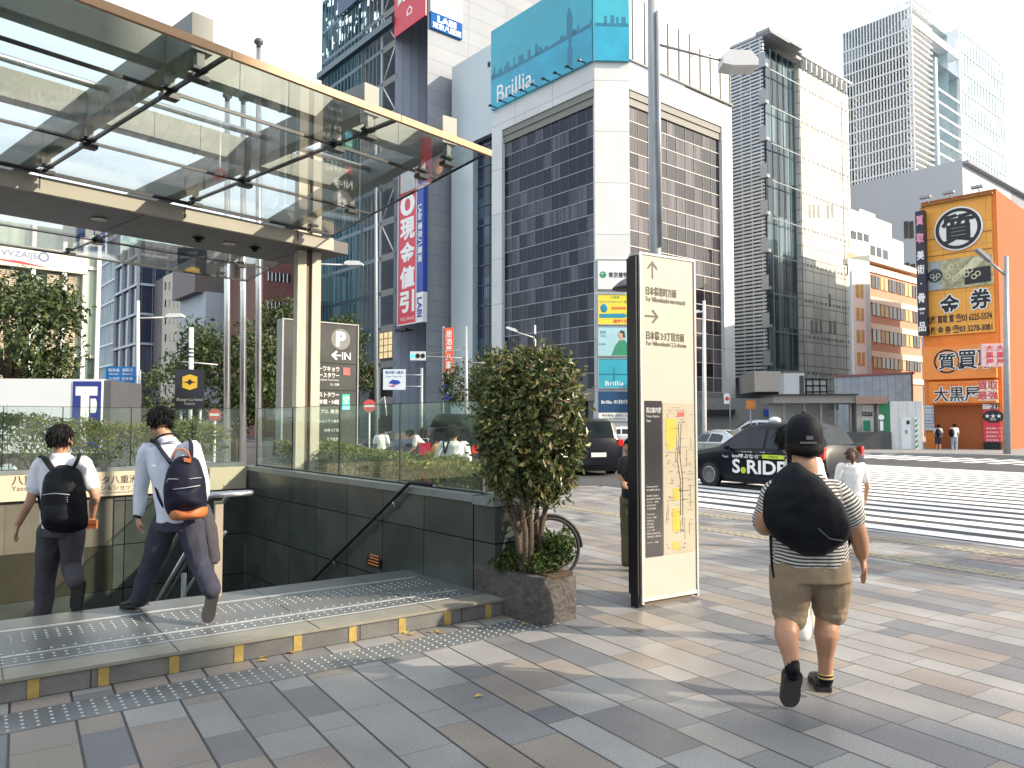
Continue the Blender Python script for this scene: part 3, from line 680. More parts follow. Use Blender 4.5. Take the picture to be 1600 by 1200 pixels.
for F, a, b, m, n in ((FLb, gx0, gx1, 'paneL', 11), (FRb, hx0, hx1, 'paneR', 10)):
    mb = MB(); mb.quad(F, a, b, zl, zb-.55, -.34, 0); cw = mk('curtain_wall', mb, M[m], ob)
    mb = MB(); grid_bars(mb, F, lin(a, b, n), [zl+i*hP for i in range(19)], a, b, zl, zb-.55, -.335, -.30, .045, .05); mk('mullion_grid', mb, mat('light_mullion', (.33,.34,.37), .4, .3) if m == 'paneL' else mat('bright_mullion', (.62,.58,.54), .5), cw)  # right-hand bars take a brighter, sunlit copy of the mullion colour
    mb = MB(); mb.box(F, a, b, -.9, -.2, zb-1.15, zb-.56, 0); mb.box(F, a, b, -.9, -.1, zb-.559, zb-.002, 0); mk('head_grille', mb, M['grating'], ob)
    mb = MB(); mb.box(F, a, b, -.9, -.25, 3.3, zl-.01, 0); mb.quad(F, a, b, 0, 3.3, -.8, 1)
    for k in range(7): mb.box(F, a+(b-a)*k/6-.1, a+(b-a)*k/6+.1, -.78, -.5, 0, 3.29, 0)
    mk('shopfront', mb, [M['grating'], M['winglass']], ob)
mb = MB(); mb.box(FRb, FRb.S(1096), xR+.3, .01, .5, FRb.Z(1096,662), FRb.Z(1096,645), 0); mb.box(FRb, FRb.S(1096), xR+.3, .01, .45, FRb.Z(1096,629), FRb.Z(1096,633), 0); mk('entrance_canopy', mb, M['brwhite'], ob)
# billboards on it
M['teal'] = mat('turquoise_print', (.035,.36,.47), .4, var=.10, scale=.35); M['teal2'] = mat('turquoise_sea_print', (.02,.33,.5), .4, var=.22, scale=.3)
M['tealdk'] = mat('blue_silhouette_print', (.015,.17,.28), .4, var=.1); M['tealm'] = mat('mid_blue_print', (.02,.24,.38), .4, var=.15)
bb = thing('rooftop_billboard', 'huge turquoise sea skyline billboard wrapped round the roof corner of the white office block', 'billboard', FLb.p(0, .2, zt))
a0 = FLb.S(770); ztop = zt+7.2
ym = FLb.Z(931, 39)
for F, a, b in ((FLb, a0, .02), (FCb, -.0, 2.72)):
    mb = MB(); mb.box(F, a, b, .05, .25, zt-.05, ztop, 0); mb.box(F, a, b, .251, .258, ym, ztop, 0)
    mb.box(F, a, b, .251, .256, zt-.05, ym, 1)
    mk('printed_face', mb, [M['teal'], M['teal2']], bb)
mb = MB(); r2 = random.Random(3)
for F, a, b in ((FLb, a0, 0), (FCb, 0.1, 2.7)):
    x = a
    while x < b:
        w = r2.uniform(.12,.4); h = .12+r2.random()**2.2*.85
        if x+w < b: mb.box(F, x, x+w, .262, .266, ym-.05, ym+h, 0)
        x += w*r2.uniform(.6,1.3)
    mb.box(F, a, b, .2605, .264, ym-.12, ym+.1, 0)
mk('skyline_print', mb, M['tealdk'], bb)
mb = MB(); F = FLb.off(0, .27, 0); cxs = F.S(892)
mb.poly(F, [(cxs+dx, F.Z(892, yy)) for dx, yy in ((-.12,8),(.1,14),(.33,28),(.3,50),(.14,66),(.05,92),(-.05,92),(-.1,66),(-.3,52),(-.33,26))], 0, 0)
mb.poly(F, [(cxs+dx, F.Z(892, yy)) for dx, yy in ((-.08,66),(.1,66),(.28,80),(.2,104),(-.2,104),(-.25,82))], .003, 0)
mk('tower_print', mb, M['tealdk'], bb)
mb = MB(); letters(mb, F, F.S(776), (F.Z(776,146)+F.Z(830,117))/2-.15, 'Brillia', 1.5, F.S(832)-F.S(776), .004, 0, 0, 'L'); letters(mb, F, F.S(777), F.Z(777,159)+.25, 'Brilliant Tower Residence', .42, F.S(836)-F.S(777), .004, 0, 0, 'L'); mk('lettering', mb, M['whiteink'], bb)
mb = MB()
for i in range(9): x = a0+(0-a0)*(i+.5)/9; mb.box(FLb, x-.05, x+.05, .26, .9, zt+.0, zt+.06, 0); mb.box(FLb, x-.14, x+.14, .8, 1.0, zt-.02, zt+.1, 0)
mk('spotlight', mb, M['black'], bb, kind='stuff')
rb = thing('rooftop_billboard', 'back of a bleached white roof hoarding on dark posts beside the turquoise billboard', 'billboard', FRb.p(4, .2, zt))
mb = MB(); mb.box(FRb, .0, xR*.99, -.2, -.05, zt+.3, zt+5.9, 0); mk('panel', mb, M['white'], rb)
mb = MB(); mb.box(FRb, 0, xR, -.02, .2, zt+.06, zt+.2, 0); mk('base_rail', mb, M['grating'], rb)
for i in range(10):
    x = .5+i*xR*.95/9; mb = MB(); mb.box(FRb, x-.06, x+.06, -.04, .05, zt+.2, zt+5.4-.25*i+.3*(i % 3), 0)
    if i in (2,5,8): mb.tube([FRb.p(x+.1,0,zt+2.8), FRb.p(x+1.0,.02,zt+3.6)], .05, 5)
    mk('post', mb, M['grating'], rb)
def flat_sign(F, x0, x1, z0, z1, m, label, d=.12, y=.02, cat='sign', name='wall_sign', frame=None):
    t = thing(name, label, cat, F.p((x0+x1)/2, y, z0))
    mb = MB(); mb.box(F, x0, x1, y, y+d, z0, z1, 0); mk('panel', mb, m, t)
    if frame is not None:
        mb = MB(); w = .07
        mb.box(F, x0-w, x1+w, y-.005, y+d+.03, z1, z1+w); mb.box(F, x0-w, x1+w, y-.005, y+d+.03, z0-w, z0); mb.box(F, x0-w, x0, y, y+d+.03, z0, z1); mb.box(F, x1, x1+w, y, y+d+.03, z0, z1); mk('frame', mb, frame, t)
    return t, F.off(0, y+d+.006, 0)
zc = lambda y: FCb.Z(960, y)
M['lightpanel'] = mat('pale_sign_panel', (.62,.66,.68), .4, var=.06, scale=.6); M['yellowpanel'] = mat('yellow_sign_panel', (.72,.58,.05), .45, var=.06)
M['skypanel'] = mat('pale_blue_panel', (.34,.56,.62), .4, var=.08, scale=.5); M['navy'] = mat('navy_panel', (.012,.06,.15), .4, var=.05); M['green'] = mat('green_ink', (.03,.25,.14), .5, var=.1)
t, F = flat_sign(FCb, .2, 2.6, zc(452), zc(407), M['lightpanel'], 'pale sign with a green swirl logo, topmost of the column on the cut corner', frame=M['greypole'])
mb = MB(); mb.disc(F, .58, zc(430), .26, 0, 0, 20, .15); mb.extr(F, [(.3,zc(431)),(.7,zc(427)),(.86,zc(431)),(.6,zc(433))], 0, .004); mk('logo', mb, M['green'], t)
mb = MB(); letters(mb, F, 1.0, zc(430), '東京建物', .42, 1.5, .002, 0, .02, 'L'); mk('lettering', mb, M['ink'], t)
t, F = flat_sign(FCb, .2, 2.6, zc(507), zc(461), M['yellowpanel'], 'yellow property sign on the cut corner, second of the column', frame=M['greypole'])
mb = MB(); letters(mb, F, 1.5, zc(465), '大募集', .2, .7); letters(mb, F, 1.4, zc(472), 'セルフビルド＆パートナー募集', .22, 2.2, .002, 0, .01); mk('lettering', mb, M['green'], t)
mb = MB(); mb.extr(F, [(.3,zc(497)),(2.2,zc(497)),(2.45,zc(494)),(2.2,zc(490)),(.3,zc(491))], 0, .005); mb.ball(F.p(.62,0,zc(482)), (.3,.02,.34), 12, 8); mk('blue_ribbon', mb, M['tealm'], t)
mb = MB(); letters(mb, F, 1.75, zc(482), '資産運用実績', .22, 1.1, .002, 0, .01); letters(mb, F, 1.9, zc(502), '徒歩1分', .3, 1.1, .004, 0, .02); mk('red_lettering', mb, M['redink'], t)
t, F = flat_sign(FCb, .2, 2.6, zc(556), zc(511), M['skypanel'], 'pale blue poster with a woman in green, third of the column on the cut corner', frame=M['greypole'])
mb = MB(); mb.extr(F, [(1.2,zc(556)+.03),(1.5,zc(540)),(1.85,zc(531)),(2.2,zc(531)),(2.55,zc(542)),(2.58,zc(556)+.03)], 0, .006); mk('figure_print', mb, M['green'], t)
mb = MB(); mb.disc(F, 1.95, zc(523), .24, .008, 0); mb.extr(F, [(1.85,zc(532)),(1.88,zc(526)),(2.1,zc(526)),(2.15,zc(532))], .007, .009); mk('face_print', mb, mat('skin_print', (.5,.33,.25), .5), t)
mb = MB(); mb.extr(F, [(1.8,zc(520)),(1.95,zc(516)),(2.2,zc(518)),(2.25,zc(528)),(2.1,zc(527)),(2.06,zc(521))], .01, .013); letters(mb, F, .5, zc(538), '東京建物', .12, .5); letters(mb, F, .32, zc(522), '未来を\nともに', .5, .5, .002, 0, 0, 'L'); mk('hair_print', mb, mat('dark_brown_print', (.04,.03,.03), .5), t)
t, F = flat_sign(FCb, .2, 2.6, zc(606), zc(561), M['teal'], 'turquoise sea poster, fourth of the sign column on the cut corner', frame=M['greypole'])
mb = MB(); mb.extr(F, [(1.32,zc(596)),(1.45,zc(596)),(1.42,zc(574)),(1.36,zc(574))], 0, .004); mb.box(F, .2, 2.6, 0, .003, zc(586), zc(584)); mk('tower_print', mb, M['tealdk'], t)
mb = MB(); letters(mb, F, 1.4, zc(599), 'Brillia', .34, 1.4, .006); mk('lettering', mb, M['whiteink'], t)
t, F = flat_sign(FCb, .2, 2.6, zc(644), zc(612), M['navy'], 'navy sign with white lettering, lowest of the column on the cut corner', frame=None)
mb = MB(); letters(mb, F, 1.4, zc(628), 'Brillia の発行', .32, 2.0, .002, 0, .015); mk('lettering', mb, M['whiteink'], t)
t, F = flat_sign(FCb, .2, 2.6, zc(658), zc(645), M['white'], 'white notice with dark lettering under the navy sign', frame=None)
mb = MB(); letters(mb, F, 1.4, zc(649), '東京建物八重洲ビル', .2, 1.9); letters(mb, F, 1.4, zc(654.5), 'TOKYO TATEMONO', .16, 1.7); mk('lettering', mb, M['ink'], t)
# ---- glass department store with the dark corner tower
FA = face(665, 74, 140); FB = Frame(FA.o, dirv(50))
ds = thing('department_store', 'tall teal glass electronics store with a dark ribbed corner and red and blue signs', 'building', FA.o)
ZT = 66
M['ribdark'] = mat('dark_grey_metal', (.07,.075,.085), .55, var=.1)
M['ribtower'] = mat_brick('slate_ribbed_cladding', (.46,.51,.62), (.5,.55,.66), (.33,.37,.46), 1.0, 30, .06, .7, 0, bump=.5, var=.08, nscale=.2, spec=.2)
M['palepanel'] = mat_brick('pale_metal_panel', (.27,.29,.32), (.3,.32,.345), (.2,.215,.24), 5, 1.5, .03, .8, 0, bump=.1, var=.06, nscale=.2, spec=.05)
M['teal_panes'] = mat_panes('teal_store_glass', (.10,.22,.27), (.42,.66,.72), 1.0, 3.25, p_light=.75, wob=.016, spec=.4, curtain=.9)
M['strip_panes'] = mat_panes('pale_strip_glass', (.18,.27,.27), (.42,.52,.48), 1.5, 3.3, p_light=.5, wob=.03, spec=.7)
xa, xb, xc_, xd = FA.S(613), FA.S(589), FA.S(495), FA.S(640)
mb = MB(); mb.box(FA, xa, 0, -14, 0, 0, ZT, 0, 'xyZ'); mk('corner_tower', mb, M['ribtower'], ds)
mb = MB(); mb.box(FB, .0, 30, -13, -.004, 0, ZT-1, 0, 'yXYZ'); mk('side_wall', mb, M['palepanel'], ds)
mb = MB(); mb.box(FA, xb, xa, -14, -.3, 0, ZT, 0, 'yZ'); st = mk('glass_strip', mb, M['strip_panes'], ds)
mb = MB(); zf = [FA.Z(589, y) for y in (515,460,408,354)]; fl = zf[1]-zf[0]; zs = [zf[0]+fl*i for i in range(-2, 16)]
for z in zs: mb.box(FA, xb, xa, -.29, -.2, z-.35, z+.35, 0)
for x in (xb+.08, xa-.1): mb.box(FA, x-.08, x+.08, -.29, -.12, 2, ZT, 1)
for i in range(4, len(zs)-1): 
    mb.tube([FA.p(xb+.1,-.4+.13,zs[i]), FA.p(xa-.1,-.27,zs[i+1])] if i % 2 else [FA.p(xa-.1,-.27,zs[i]), FA.p(xb+.1,-.27,zs[i+1])], .09, 5, 1)
mk('strip_bracing', mb, [M['grating'], M['whitepole']], st)
mb = MB(); mb.box(FA, xc_, xb, -14, -.15, zs[1]-.8, ZT, 0, 'xyZ'); mb.quad(FA, xc_, xb, 0, zs[1]-.8, -1.2, 1); cw = mk('curtain_wall', mb, [M['teal_panes'], M['winglass']], ds)
mb = MB(); n = 17
for i in range(n+1): x = xc_+(xb-xc_)*i/n; mb.box(FA, x-.035, x+.035, -.149, -.08, zs[1]-.8, ZT, 0)
for z in zs[1:]: mb.box(FA, xc_, xb+.2, -.148, -.10, z-.2, z+.2, 1)
zl_ = FA.Z(600, 46); mb.box(FA, xc_-.2, xa+.1, -.14, .5, zl_-.35, zl_+.35, 1); mk('mullion_grid', mb, [mat('teal_fin', (.17,.26,.3), .4, .3), mat('dark_spandrel', (.06,.1,.13), .3, .2)], cw)
mb = MB()
for i in range(120):                                                # bright shelf lights and screens behind the upper glass
    x = xc_+(xb-xc_)*r2.random(); z = zl_+.8+r2.random()*9; mb.box(FA, x-.05, x+.05+r2.random()*.4, -.147, -.142, z, z+.15+r2.random()*.9, 0)
mk('lit_display', mb, mat('lit_shelf', (.5,.6,.62), .4, emit=((.75,.9,.95), .5)), cw, kind='stuff')
mb = MB(); mb.box(FA, xb+.15, xa-.25, -.19, -.12, FA.Z(600,560), FA.Z(600,519), 0); lw = mk('lit_window', mb, mat('lit_window_glass', (.5,.4,.22), .3, var=.5, scale=1.5, emit=((.9,.68,.36), .35)), ds)
mb = MB(); grid_bars(mb, FA, lin(xb+.15, xa-.25, 3), lin(FA.Z(600,560), FA.Z(600,519), 4), xb+.15, xa-.25, FA.Z(600,560), FA.Z(600,519), -.119, -.08, .06, .06); mk('mullion_grid', mb, M['black'], lw)
sg = thing('wall_sign', 'big red sign with slanted white Japanese slogan high on the dark corner tower', 'sign', FA.p(xa+1, .1, FA.Z(615,62)))
z0 = FA.Z(617, 61); mb = MB(); mb.box(FA, xa+.15, -.1, .02, .2, z0, z0+12, 0); mk('panel', mb, M['redink'], sg)
mb = MB(); F = FA.off(0, .21, 0); w = -xa
letters(mb, F, -w*.46, z0+4.6, '最先端の\n驚きと感動を', 3.2, w*.84, 0, 0, .02); letters(mb, F, -w*.5, z0+1.75, '⌂', .9, 1.0, 0, 0, .03); mk('lettering', mb, M['whiteink'], sg)
sg = thing('wall_sign', 'blue and white emblem sign with white LABI lettering on the pale side wall', 'sign', FB.p(2, .1, FB.Z(669,45)))
F = FB; x0, x1 = F.S(668), F.S(718); z0 = F.Z(668,43); z1 = F.Z(668,17)
mb = MB(); mb.box(F, x0, x1, .02, .25, z0, z1-.02, 0); mk('blue_panel', mb, mat('blue_sign_panel', (.02,.09,.3), .8, var=.06, spec=.04), sg)
mb = MB(); mb.box(F, x0, x1, .02, .25, z1+.02, z1+5.6, 0); mk('white_panel', mb, M['white'], sg)
Fs = F.off(0, .256, 0); xm, ww = (x0+x1)/2, x1-x0
mb = MB(); letters(mb, Fs, xm, z0+(z1-z0)*.68, 'LABI', (z1-z0)*.36, ww*.58, 0, 0, .06); letters(mb, Fs, xm, z0+(z1-z0)*.25, '東京八重洲', (z1-z0)*.34, ww*.9, 0, 0, .03); mk('lettering', mb, M['whiteink'], sg)
mb = MB(); q = z1+.45
mb.box(Fs, x0+.5, x0+.85, 0, .01, q, q+5); mb.box(Fs, x1-.85, x1-.5, 0, .01, q, q+5); mb.box(Fs, x0+.86, x1-.86, 0, .01, q, q+.4); mk('blue_emblem_frame', mb, mat('deep_teal_ink', (.015,.12,.22), .4), sg)
mb = MB(); mb.box(Fs, xm-1.3, xm-.3, .002, .012, q+.85, q+5); mb.box(Fs, xm+.3, xm+1.3, .002, .012, q+.85, q+5); mk('red_emblem_bars', mb, mat('bright_red_ink', (.7,.06,.05), .45), sg)
sg = thing('wall_sign', 'dark blue store name board at the very top of the teal glass front', 'sign', FA.p(xc_+4, .5, FA.Z(530,25)))
z0 = FA.Z(535,24); mb = MB(); mb.box(FA, FA.S(524), FA.S(582), .1, .3, z0, z0+6, 0); mk('panel', mb, mat('night_blue_panel', (.02,.05,.14), .4), sg)
mb = MB(); letters(mb, FA.off(0,.31,0), (FA.S(532)+FA.S(575))/2, z0+3.1, 'LABI', 1.9, FA.S(575)-FA.S(532), 0, 0, .03); mk('lettering', mb, mat('dim_white_ink', (.4,.5,.6), .4), sg)
sg = thing('banner_sign', 'tall red vertical banner with large white characters on the dark corner tower', 'sign', FA.p(FA.S(634), .5, FA.Z(634,508)))
Fv = FA.off(0, .5, 0); x0, x1 = Fv.S(621), Fv.S(649); z0, z1 = Fv.Z(634,506), Fv.Z(634,262)
mb = MB(); mb.box(Fv, x0, x1, -.4, 0, z0, z1, 0); mk('panel', mb, M['redink'], sg)
mb = MB(); mb.box(Fv, x0-.12, x0, -.42, .06, z0-.1, z1); mb.box(Fv, x1, x1+.12, -.42, .06, z0-.1, z1); mb.box(Fv, x0, x1, -.42, .06, z0-.12, z0); mk('frame', mb, M['whitepole'], sg)
mb = MB(); vletters(mb, Fv, (x0+x1)/2, z0+1.0, z1-.2, '10現金値引', (x1-x0)*.78, .01, 0, .045); letters(mb, Fv, (x0+x1)/2, z0+.5, 'YES SALE', .3, (x1-x0)*.8, .01); mk('lettering', mb, M['whiteink'], sg)
mb = MB()
for k in range(6): mb.box(FA, x0+.3+k*.35, x0+.4+k*.35, .01, .9, z0-.7, z0-.6); mb.box(FA, x0+.2+k*.35, x0+.5+k*.35, .8, 1.05, z0-.75, z0-.5)
mk('spotlight', mb, M['black'], sg, kind='stuff')
sg = thing('banner_sign', 'narrow blue and white vertical banner beside the red banner', 'sign', FA.p(FA.S(655), .6, FA.Z(655,504)))
x0, x1 = Fv.S(651), Fv.S(661); z0, zm, z1 = Fv.Z(655,504), Fv.Z(655,457), Fv.Z(655,262)
mb = MB(); mb.box(Fv, x0, x1, -.4, .1, zm, z1, 0); mk('blue_panel', mb, M['blueink'], sg)
mb = MB(); mb.box(Fv, x0, x1, -.4, .1, z0, zm-.01, 0); mk('white_panel', mb, M['white'], sg)
def turned(mb, F, x, z, s, h, w, y, bold=.02):                      # lettering turned a quarter clockwise, read downwards
    letters(mb, Frame(F.p(x, y, z), -F.ez, F.ex), 0, 0, s, h, w, 0, 0, bold)
mb = MB(); turned(mb, Fv, (x0+x1)/2, Fv.Z(655,365), 'LABI 東京八重洲', (x1-x0)*.72, 5.6, .112); mk('lettering', mb, M['whiteink'], sg)
mb = MB(); turned(mb, Fv, (x0+x1)/2, (z0+zm)/2, 'LABI', (x1-x0)*.7, 1.9, .112, .05); mk('blue_lettering', mb, M['blueink'], sg)
# ---- pale slab block between the store and the white office
FP = face(738, 72, 140); xl_ = FP.S(704); zt_ = FP.Z(704,107)
pb = thing('office_block', 'narrow pale blank walled block with a dark glass recess left of the white office', 'building', FP.o)
M['slab'] = mat('pale_blue_cladding', (.46,.52,.55), .3, .1, var=.06, scale=.15)
mb = MB(); mb.box(FP, xl_, 0, -12, 0, 0, zt_, 0); zz = FP.Z(750,216); mb.box(FP, .002, FP.S(768), -12, 0, zz, zt_+.001, 0); mk('wall', mb, M['slab'], pb)
mb = MB(); mb.box(FP, .004, FP.S(769), -12, -.6, 0, zz-.01, 0); cw = mk('glass_recess', mb, mat_panes('navy_recess_glass', (.008,.02,.045), (.04,.08,.13), 1.0, 1.9, p_light=.3, spec=.4), pb)
mb = MB()
for i in range(14): mb.box(FP, .01, FP.S(768), -.598, -.5, 3+i*1.9, 3.12+i*1.9)
for px in (747,757): x = FP.S(px); mb.box(FP, x-.03, x+.03, -.59, -.55, 2, zz-.02)
mk('mullion_grid', mb, mat('navy_mullion', (.03,.06,.1), .4), cw)
mb = MB(); mb.box(FP, FP.S(762), FP.S(765), .002, .08, FP.Z(763,105), FP.Z(763,98)); mk('vent', mb, M['black'], pb)
# ---- grey blocks and plant seen over the roofs behind
FH = face(735, 100, 50); hb_ = thing('plant_tower', 'grey service tower with louvres and roof rails behind the turquoise billboard', 'building', FH.o)
mb = MB(); mb.box(FH, 0, FH.S(850), -14, 0, 0, FH.Z(735,42), 0); mk('wall', mb, mat('mid_grey_wall', (.42,.44,.47), .6, var=.06, scale=.2), hb_)
mb = MB()
for (a, b, y0, y1) in ((735,752,48,66),(755,785,55,80)): mb.box(FH, FH.S(a), FH.S(b), .01, .08, FH.Z(a,y1), FH.Z(a,y0))
mk('louvre', mb, M['black'], hb_)
mb = MB()
for z in (FH.Z(735,38), FH.Z(735,20)): mb.box(FH, 0, FH.S(800), .1, .5, z, z+.35)
for k in range(9): mb.box(FH, k*2.2, k*2.2+.3, .1, .45, FH.Z(735,38), FH.Z(735,20))
mk('roof_rail', mb, M['ribdark'], hb_)
FH2 = face(795, 92, 140); hc = thing('plant_tower', 'beige roof tower with a dark window right behind the billboard top', 'building', FH2.o)
mb = MB(); mb.box(FH2, FH2.S(780), FH2.S(795), -12, 0, 0, 70, 0); mb.box(FH2.side(FH2.S(795), 0), 0, 9, -10, 0, 0, 70, 0); mk('wall', mb, mat('beige_grey_wall', (.5,.47,.47), .6, var=.05, scale=.2), hc)
F2 = FH2.side(FH2.S(795), 0); mb = MB(); mb.box(F2, F2.S(818), F2.S(836), .01, .06, F2.Z(826,22), F2.Z(826,-20)); mk('window', mb, M['winglass'], hc)
mast = thing('antenna_mast', 'lattice antenna mast standing left of the beige roof tower', 'mast', V(800, 60, 88))
mb = MB(); b0 = V(801, 75, 88); b0.z -= 3
mb.tube([b0, b0+ZU*16], .12, 6)
for k in range(7):
    for s in (-1,1): mb.tube([b0+ZU*(3+k*1.6), b0+Vector((s*.55,0,3.3+k*1.6)), b0+Vector((s*.55,0,4.1+k*1.6)), b0+ZU*(4.3+k*1.6)], .05, 5)
mk('mast', mb, M['whitepole'], mast)
# ---- louvred block with dark glass corner and cream flank
FLo = face(1212, 72, 140); FLr = Frame(FLo.o, dirv(50))
lo = thing('office_block', 'grey louvred office block with a dark glass corner and sunlit cream flank', 'building', FLo.o)
xl_ = FLo.S(1140); zt_ = FLo.Z(1190,50); xg = FLr.S(1258); xe_ = FLr.S(1337)
mb = MB(); mb.box(FLo, xl_, -.6, -14, -.25, 0, zt_, 0, 'xyZ'); mk('back_wall', mb, mat('shaded_slab', (.33,.36,.4), .6, var=.15, scale=.3), lo)  # plain blue-grey wall behind the louvres
mb = MB(); k = 0; z = 6.0
while z < zt_-.2: mb.box(FLo, xl_, -.75, -.24, .0, z, z+.2); z += .36
for px in (1165,1180,1196): x = FLo.S(px); mb.box(FLo, x-.05, x+.05, -.23, -.02, 6, zt_)
mk('louvre', mb, mat('grey_louvre', (.46,.49,.53), .5, .3, var=.1, scale=.3), lo)
for k in range(9):
    z = 7+k*3.6; mb = MB(); mb.box(FLo, -1.1, -.3, -.2, .3, z, z+.3); mb.box(FLo, -1.1, -.35, .2, .24, z+.31, z+1.4); mk('balcony', mb, M['greypole'], lo)
mb = MB()
for k in range(9):
    z = 6.4+k*3.6; q = xg+.4
    while q < xe_-.4: w_ = r2.uniform(.15,.5); mb.box(FLr, q, q+w_, -.05, -.02, z, z+.26); q += w_+r2.uniform(.15,.5)
fl_w = MB(); fl_w.box(FLr, xg+.3, xe_-.1, -.05, -.035, 3, 3.1)
mk('floor_slots', mb, M['grating'], lo, kind='stuff')
M['cornerglass'] = mat_panes('dark_corner_glass', (.015,.032,.045), (.13,.2,.22), .9, 3.6, p_light=.5, wob=.03, spec=.6)
mb = MB(); mb.box(FLo, -.55, .0, -14, 0.0, 3, zt_-2, 0, 'xy'); mb.box(FLr, 0.0, xg, -10, -.001, 3, zt_-2, 0, 'yZ'); cw = mk('curtain_wall', mb, M['cornerglass'], lo)
mb = MB(); grid_bars(mb, FLr, lin(0.05, xg, 5), [3+3.6*i for i in range(10)], 0, xg, 3, zt_-2, 0, .06, .06, .1); mk('mullion_grid', mb, M['coping'], cw)
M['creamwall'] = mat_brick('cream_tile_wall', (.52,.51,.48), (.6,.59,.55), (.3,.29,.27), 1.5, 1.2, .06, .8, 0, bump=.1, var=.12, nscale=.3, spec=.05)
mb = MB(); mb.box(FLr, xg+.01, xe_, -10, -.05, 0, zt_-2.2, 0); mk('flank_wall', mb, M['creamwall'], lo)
mb = MB(); mb.box(FLo, -1.4, .1, -6, .15, zt_-.2, zt_+.1); mb.box(FLr, -.05, 3.4, -4, .15, zt_-.4, zt_-.21); mk('roof_slab', mb, M['palepanel'], lo)
mb = MB(); 
for k in range(9): x = xg+1+k*(xe_-xg)/10; mb.box(FLr, x-.05, x+.05, -.3, .3, zt_-2.2, zt_-.9)
mb.box(FLr, xg, xe_, .2, .4, zt_-1.1, zt_-.9); mb.box(FLr, xg, xe_, -.4, -.2, zt_-1.1, zt_-.9); mk('roof_frame', mb, M['whitepole'], lo)
for r_, c_ in ((y, x) for y in (332,395,470,512) for x in range(5)):
    px = 1272+c_*7+(8 if c_ > 2 else 0); x = FLr.S(px); z = FLr.Z(px, r_+10)
    if r_ == 470 and c_ not in (3,): continue
    if r_ in (395,) : continue
    mb = MB(); mb.box(FLr, x-.2, x+.2, -.04, -.02, z, z+1.35); mk('window', mb, mat('slot_window', (.16,.15,.1), .2), lo) if False else mk('window', mb, M['grating'], lo)
# ---- far white glass tower
FT = face(1440, 250, 140); FTr = Frame(FT.o, dirv(50))
tw = thing('glass_tower', 'very tall bleached white glass tower far behind the low roofs', 'tower', FT.o)
zt_ = FT.Z(1440,4); xl_ = FT.S(1330); xr1, xr2 = FTr.S(1474), FTr.S(1513)
M['towerglass'] = mat_panes('hazy_tower_glass', (.46,.58,.64), (.64,.72,.75), 2.0, 4.2, p_light=.6, wob=.01, spec=.2, rough=.3)  # panes paled towards bluish white: distance haze put into the glass colour
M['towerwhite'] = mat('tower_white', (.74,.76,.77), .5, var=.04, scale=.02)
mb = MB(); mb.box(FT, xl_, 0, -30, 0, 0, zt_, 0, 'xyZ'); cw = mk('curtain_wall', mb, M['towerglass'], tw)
mb = MB(); n = 22
for i in range(n+1): x = xl_+(0-xl_)*i/n; mb.box(FT, x-.2, x+.2, 0, .18, 30, zt_+3, 0)
for k in range(24): z = 34+k*4.3; mb.box(FT, xl_, 0, 0.01, .3, z-.25, z+.25)
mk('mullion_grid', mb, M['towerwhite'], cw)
mb = MB(); mb.box(FTr, 0.0, xr1, -20, -2, 0, zt_-12, 0, 'yZX'); 
for k in range(60): z = 20+k*2.1; mb.box(FTr, .1, xr1, -1.9, -.2, z, z+.5, 1)
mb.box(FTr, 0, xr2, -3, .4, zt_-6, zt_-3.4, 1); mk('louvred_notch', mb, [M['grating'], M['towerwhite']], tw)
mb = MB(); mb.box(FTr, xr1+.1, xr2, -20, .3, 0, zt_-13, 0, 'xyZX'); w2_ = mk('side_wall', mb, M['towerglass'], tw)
mb = MB()
for k in range(20): z = 30+k*4.6; mb.box(FTr, xr1+.1, xr2+.3, .31, .6, z-.35, z+.35)
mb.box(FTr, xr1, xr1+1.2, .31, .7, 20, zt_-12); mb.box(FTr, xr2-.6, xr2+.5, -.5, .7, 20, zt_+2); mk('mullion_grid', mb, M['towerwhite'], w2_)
t2 = thing('glass_tower', 'faint bleached tower top right of the white glass tower', 'tower', V(1545, 300, 300))
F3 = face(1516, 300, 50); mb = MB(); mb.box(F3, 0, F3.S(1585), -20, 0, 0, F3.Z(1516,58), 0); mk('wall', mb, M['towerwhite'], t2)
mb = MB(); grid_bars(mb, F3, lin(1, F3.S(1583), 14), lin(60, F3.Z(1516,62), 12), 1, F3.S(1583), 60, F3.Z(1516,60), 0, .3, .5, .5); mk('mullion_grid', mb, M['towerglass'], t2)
# ---- grey blank block behind the orange shop
FG = face(1515, 82, 140); FGr = Frame(FG.o, dirv(50))
gb = thing('office_block', 'plain grey blank walled block behind the orange pawn shop', 'building', FG.o)
M['bluegrey'] = mat('blue_grey_render', (.36,.4,.46), .65, var=.05, scale=.15)
mb = MB(); mb.box(FG, FG.S(1335), 0, -15, 0, 0, FG.Z(1515,246), 0); mk('wall', mb, M['bluegrey'], gb)
mb = MB(); mb.box(FGr, .02, 30, -12, -.01, 0, FGr.Z(1515,262), 0); mb.box(FGr, 0.1, 26, -8, .6, FGr.Z(1515,262), FGr.Z(1515,258)); mk('side_wall', mb, M['palepanel'], gb)
for k, (a, y0, y1) in enumerate(((1420,345,372),(1428,345,372),(1420,410,438),(1429,412,438))):
    mb = MB(); x = FG.S(a); mb.box(FG, x, x+.5, .0, .03, FG.Z(a,y1), FG.Z(a,y0)); mk('window', mb, M['winglass'], gb)
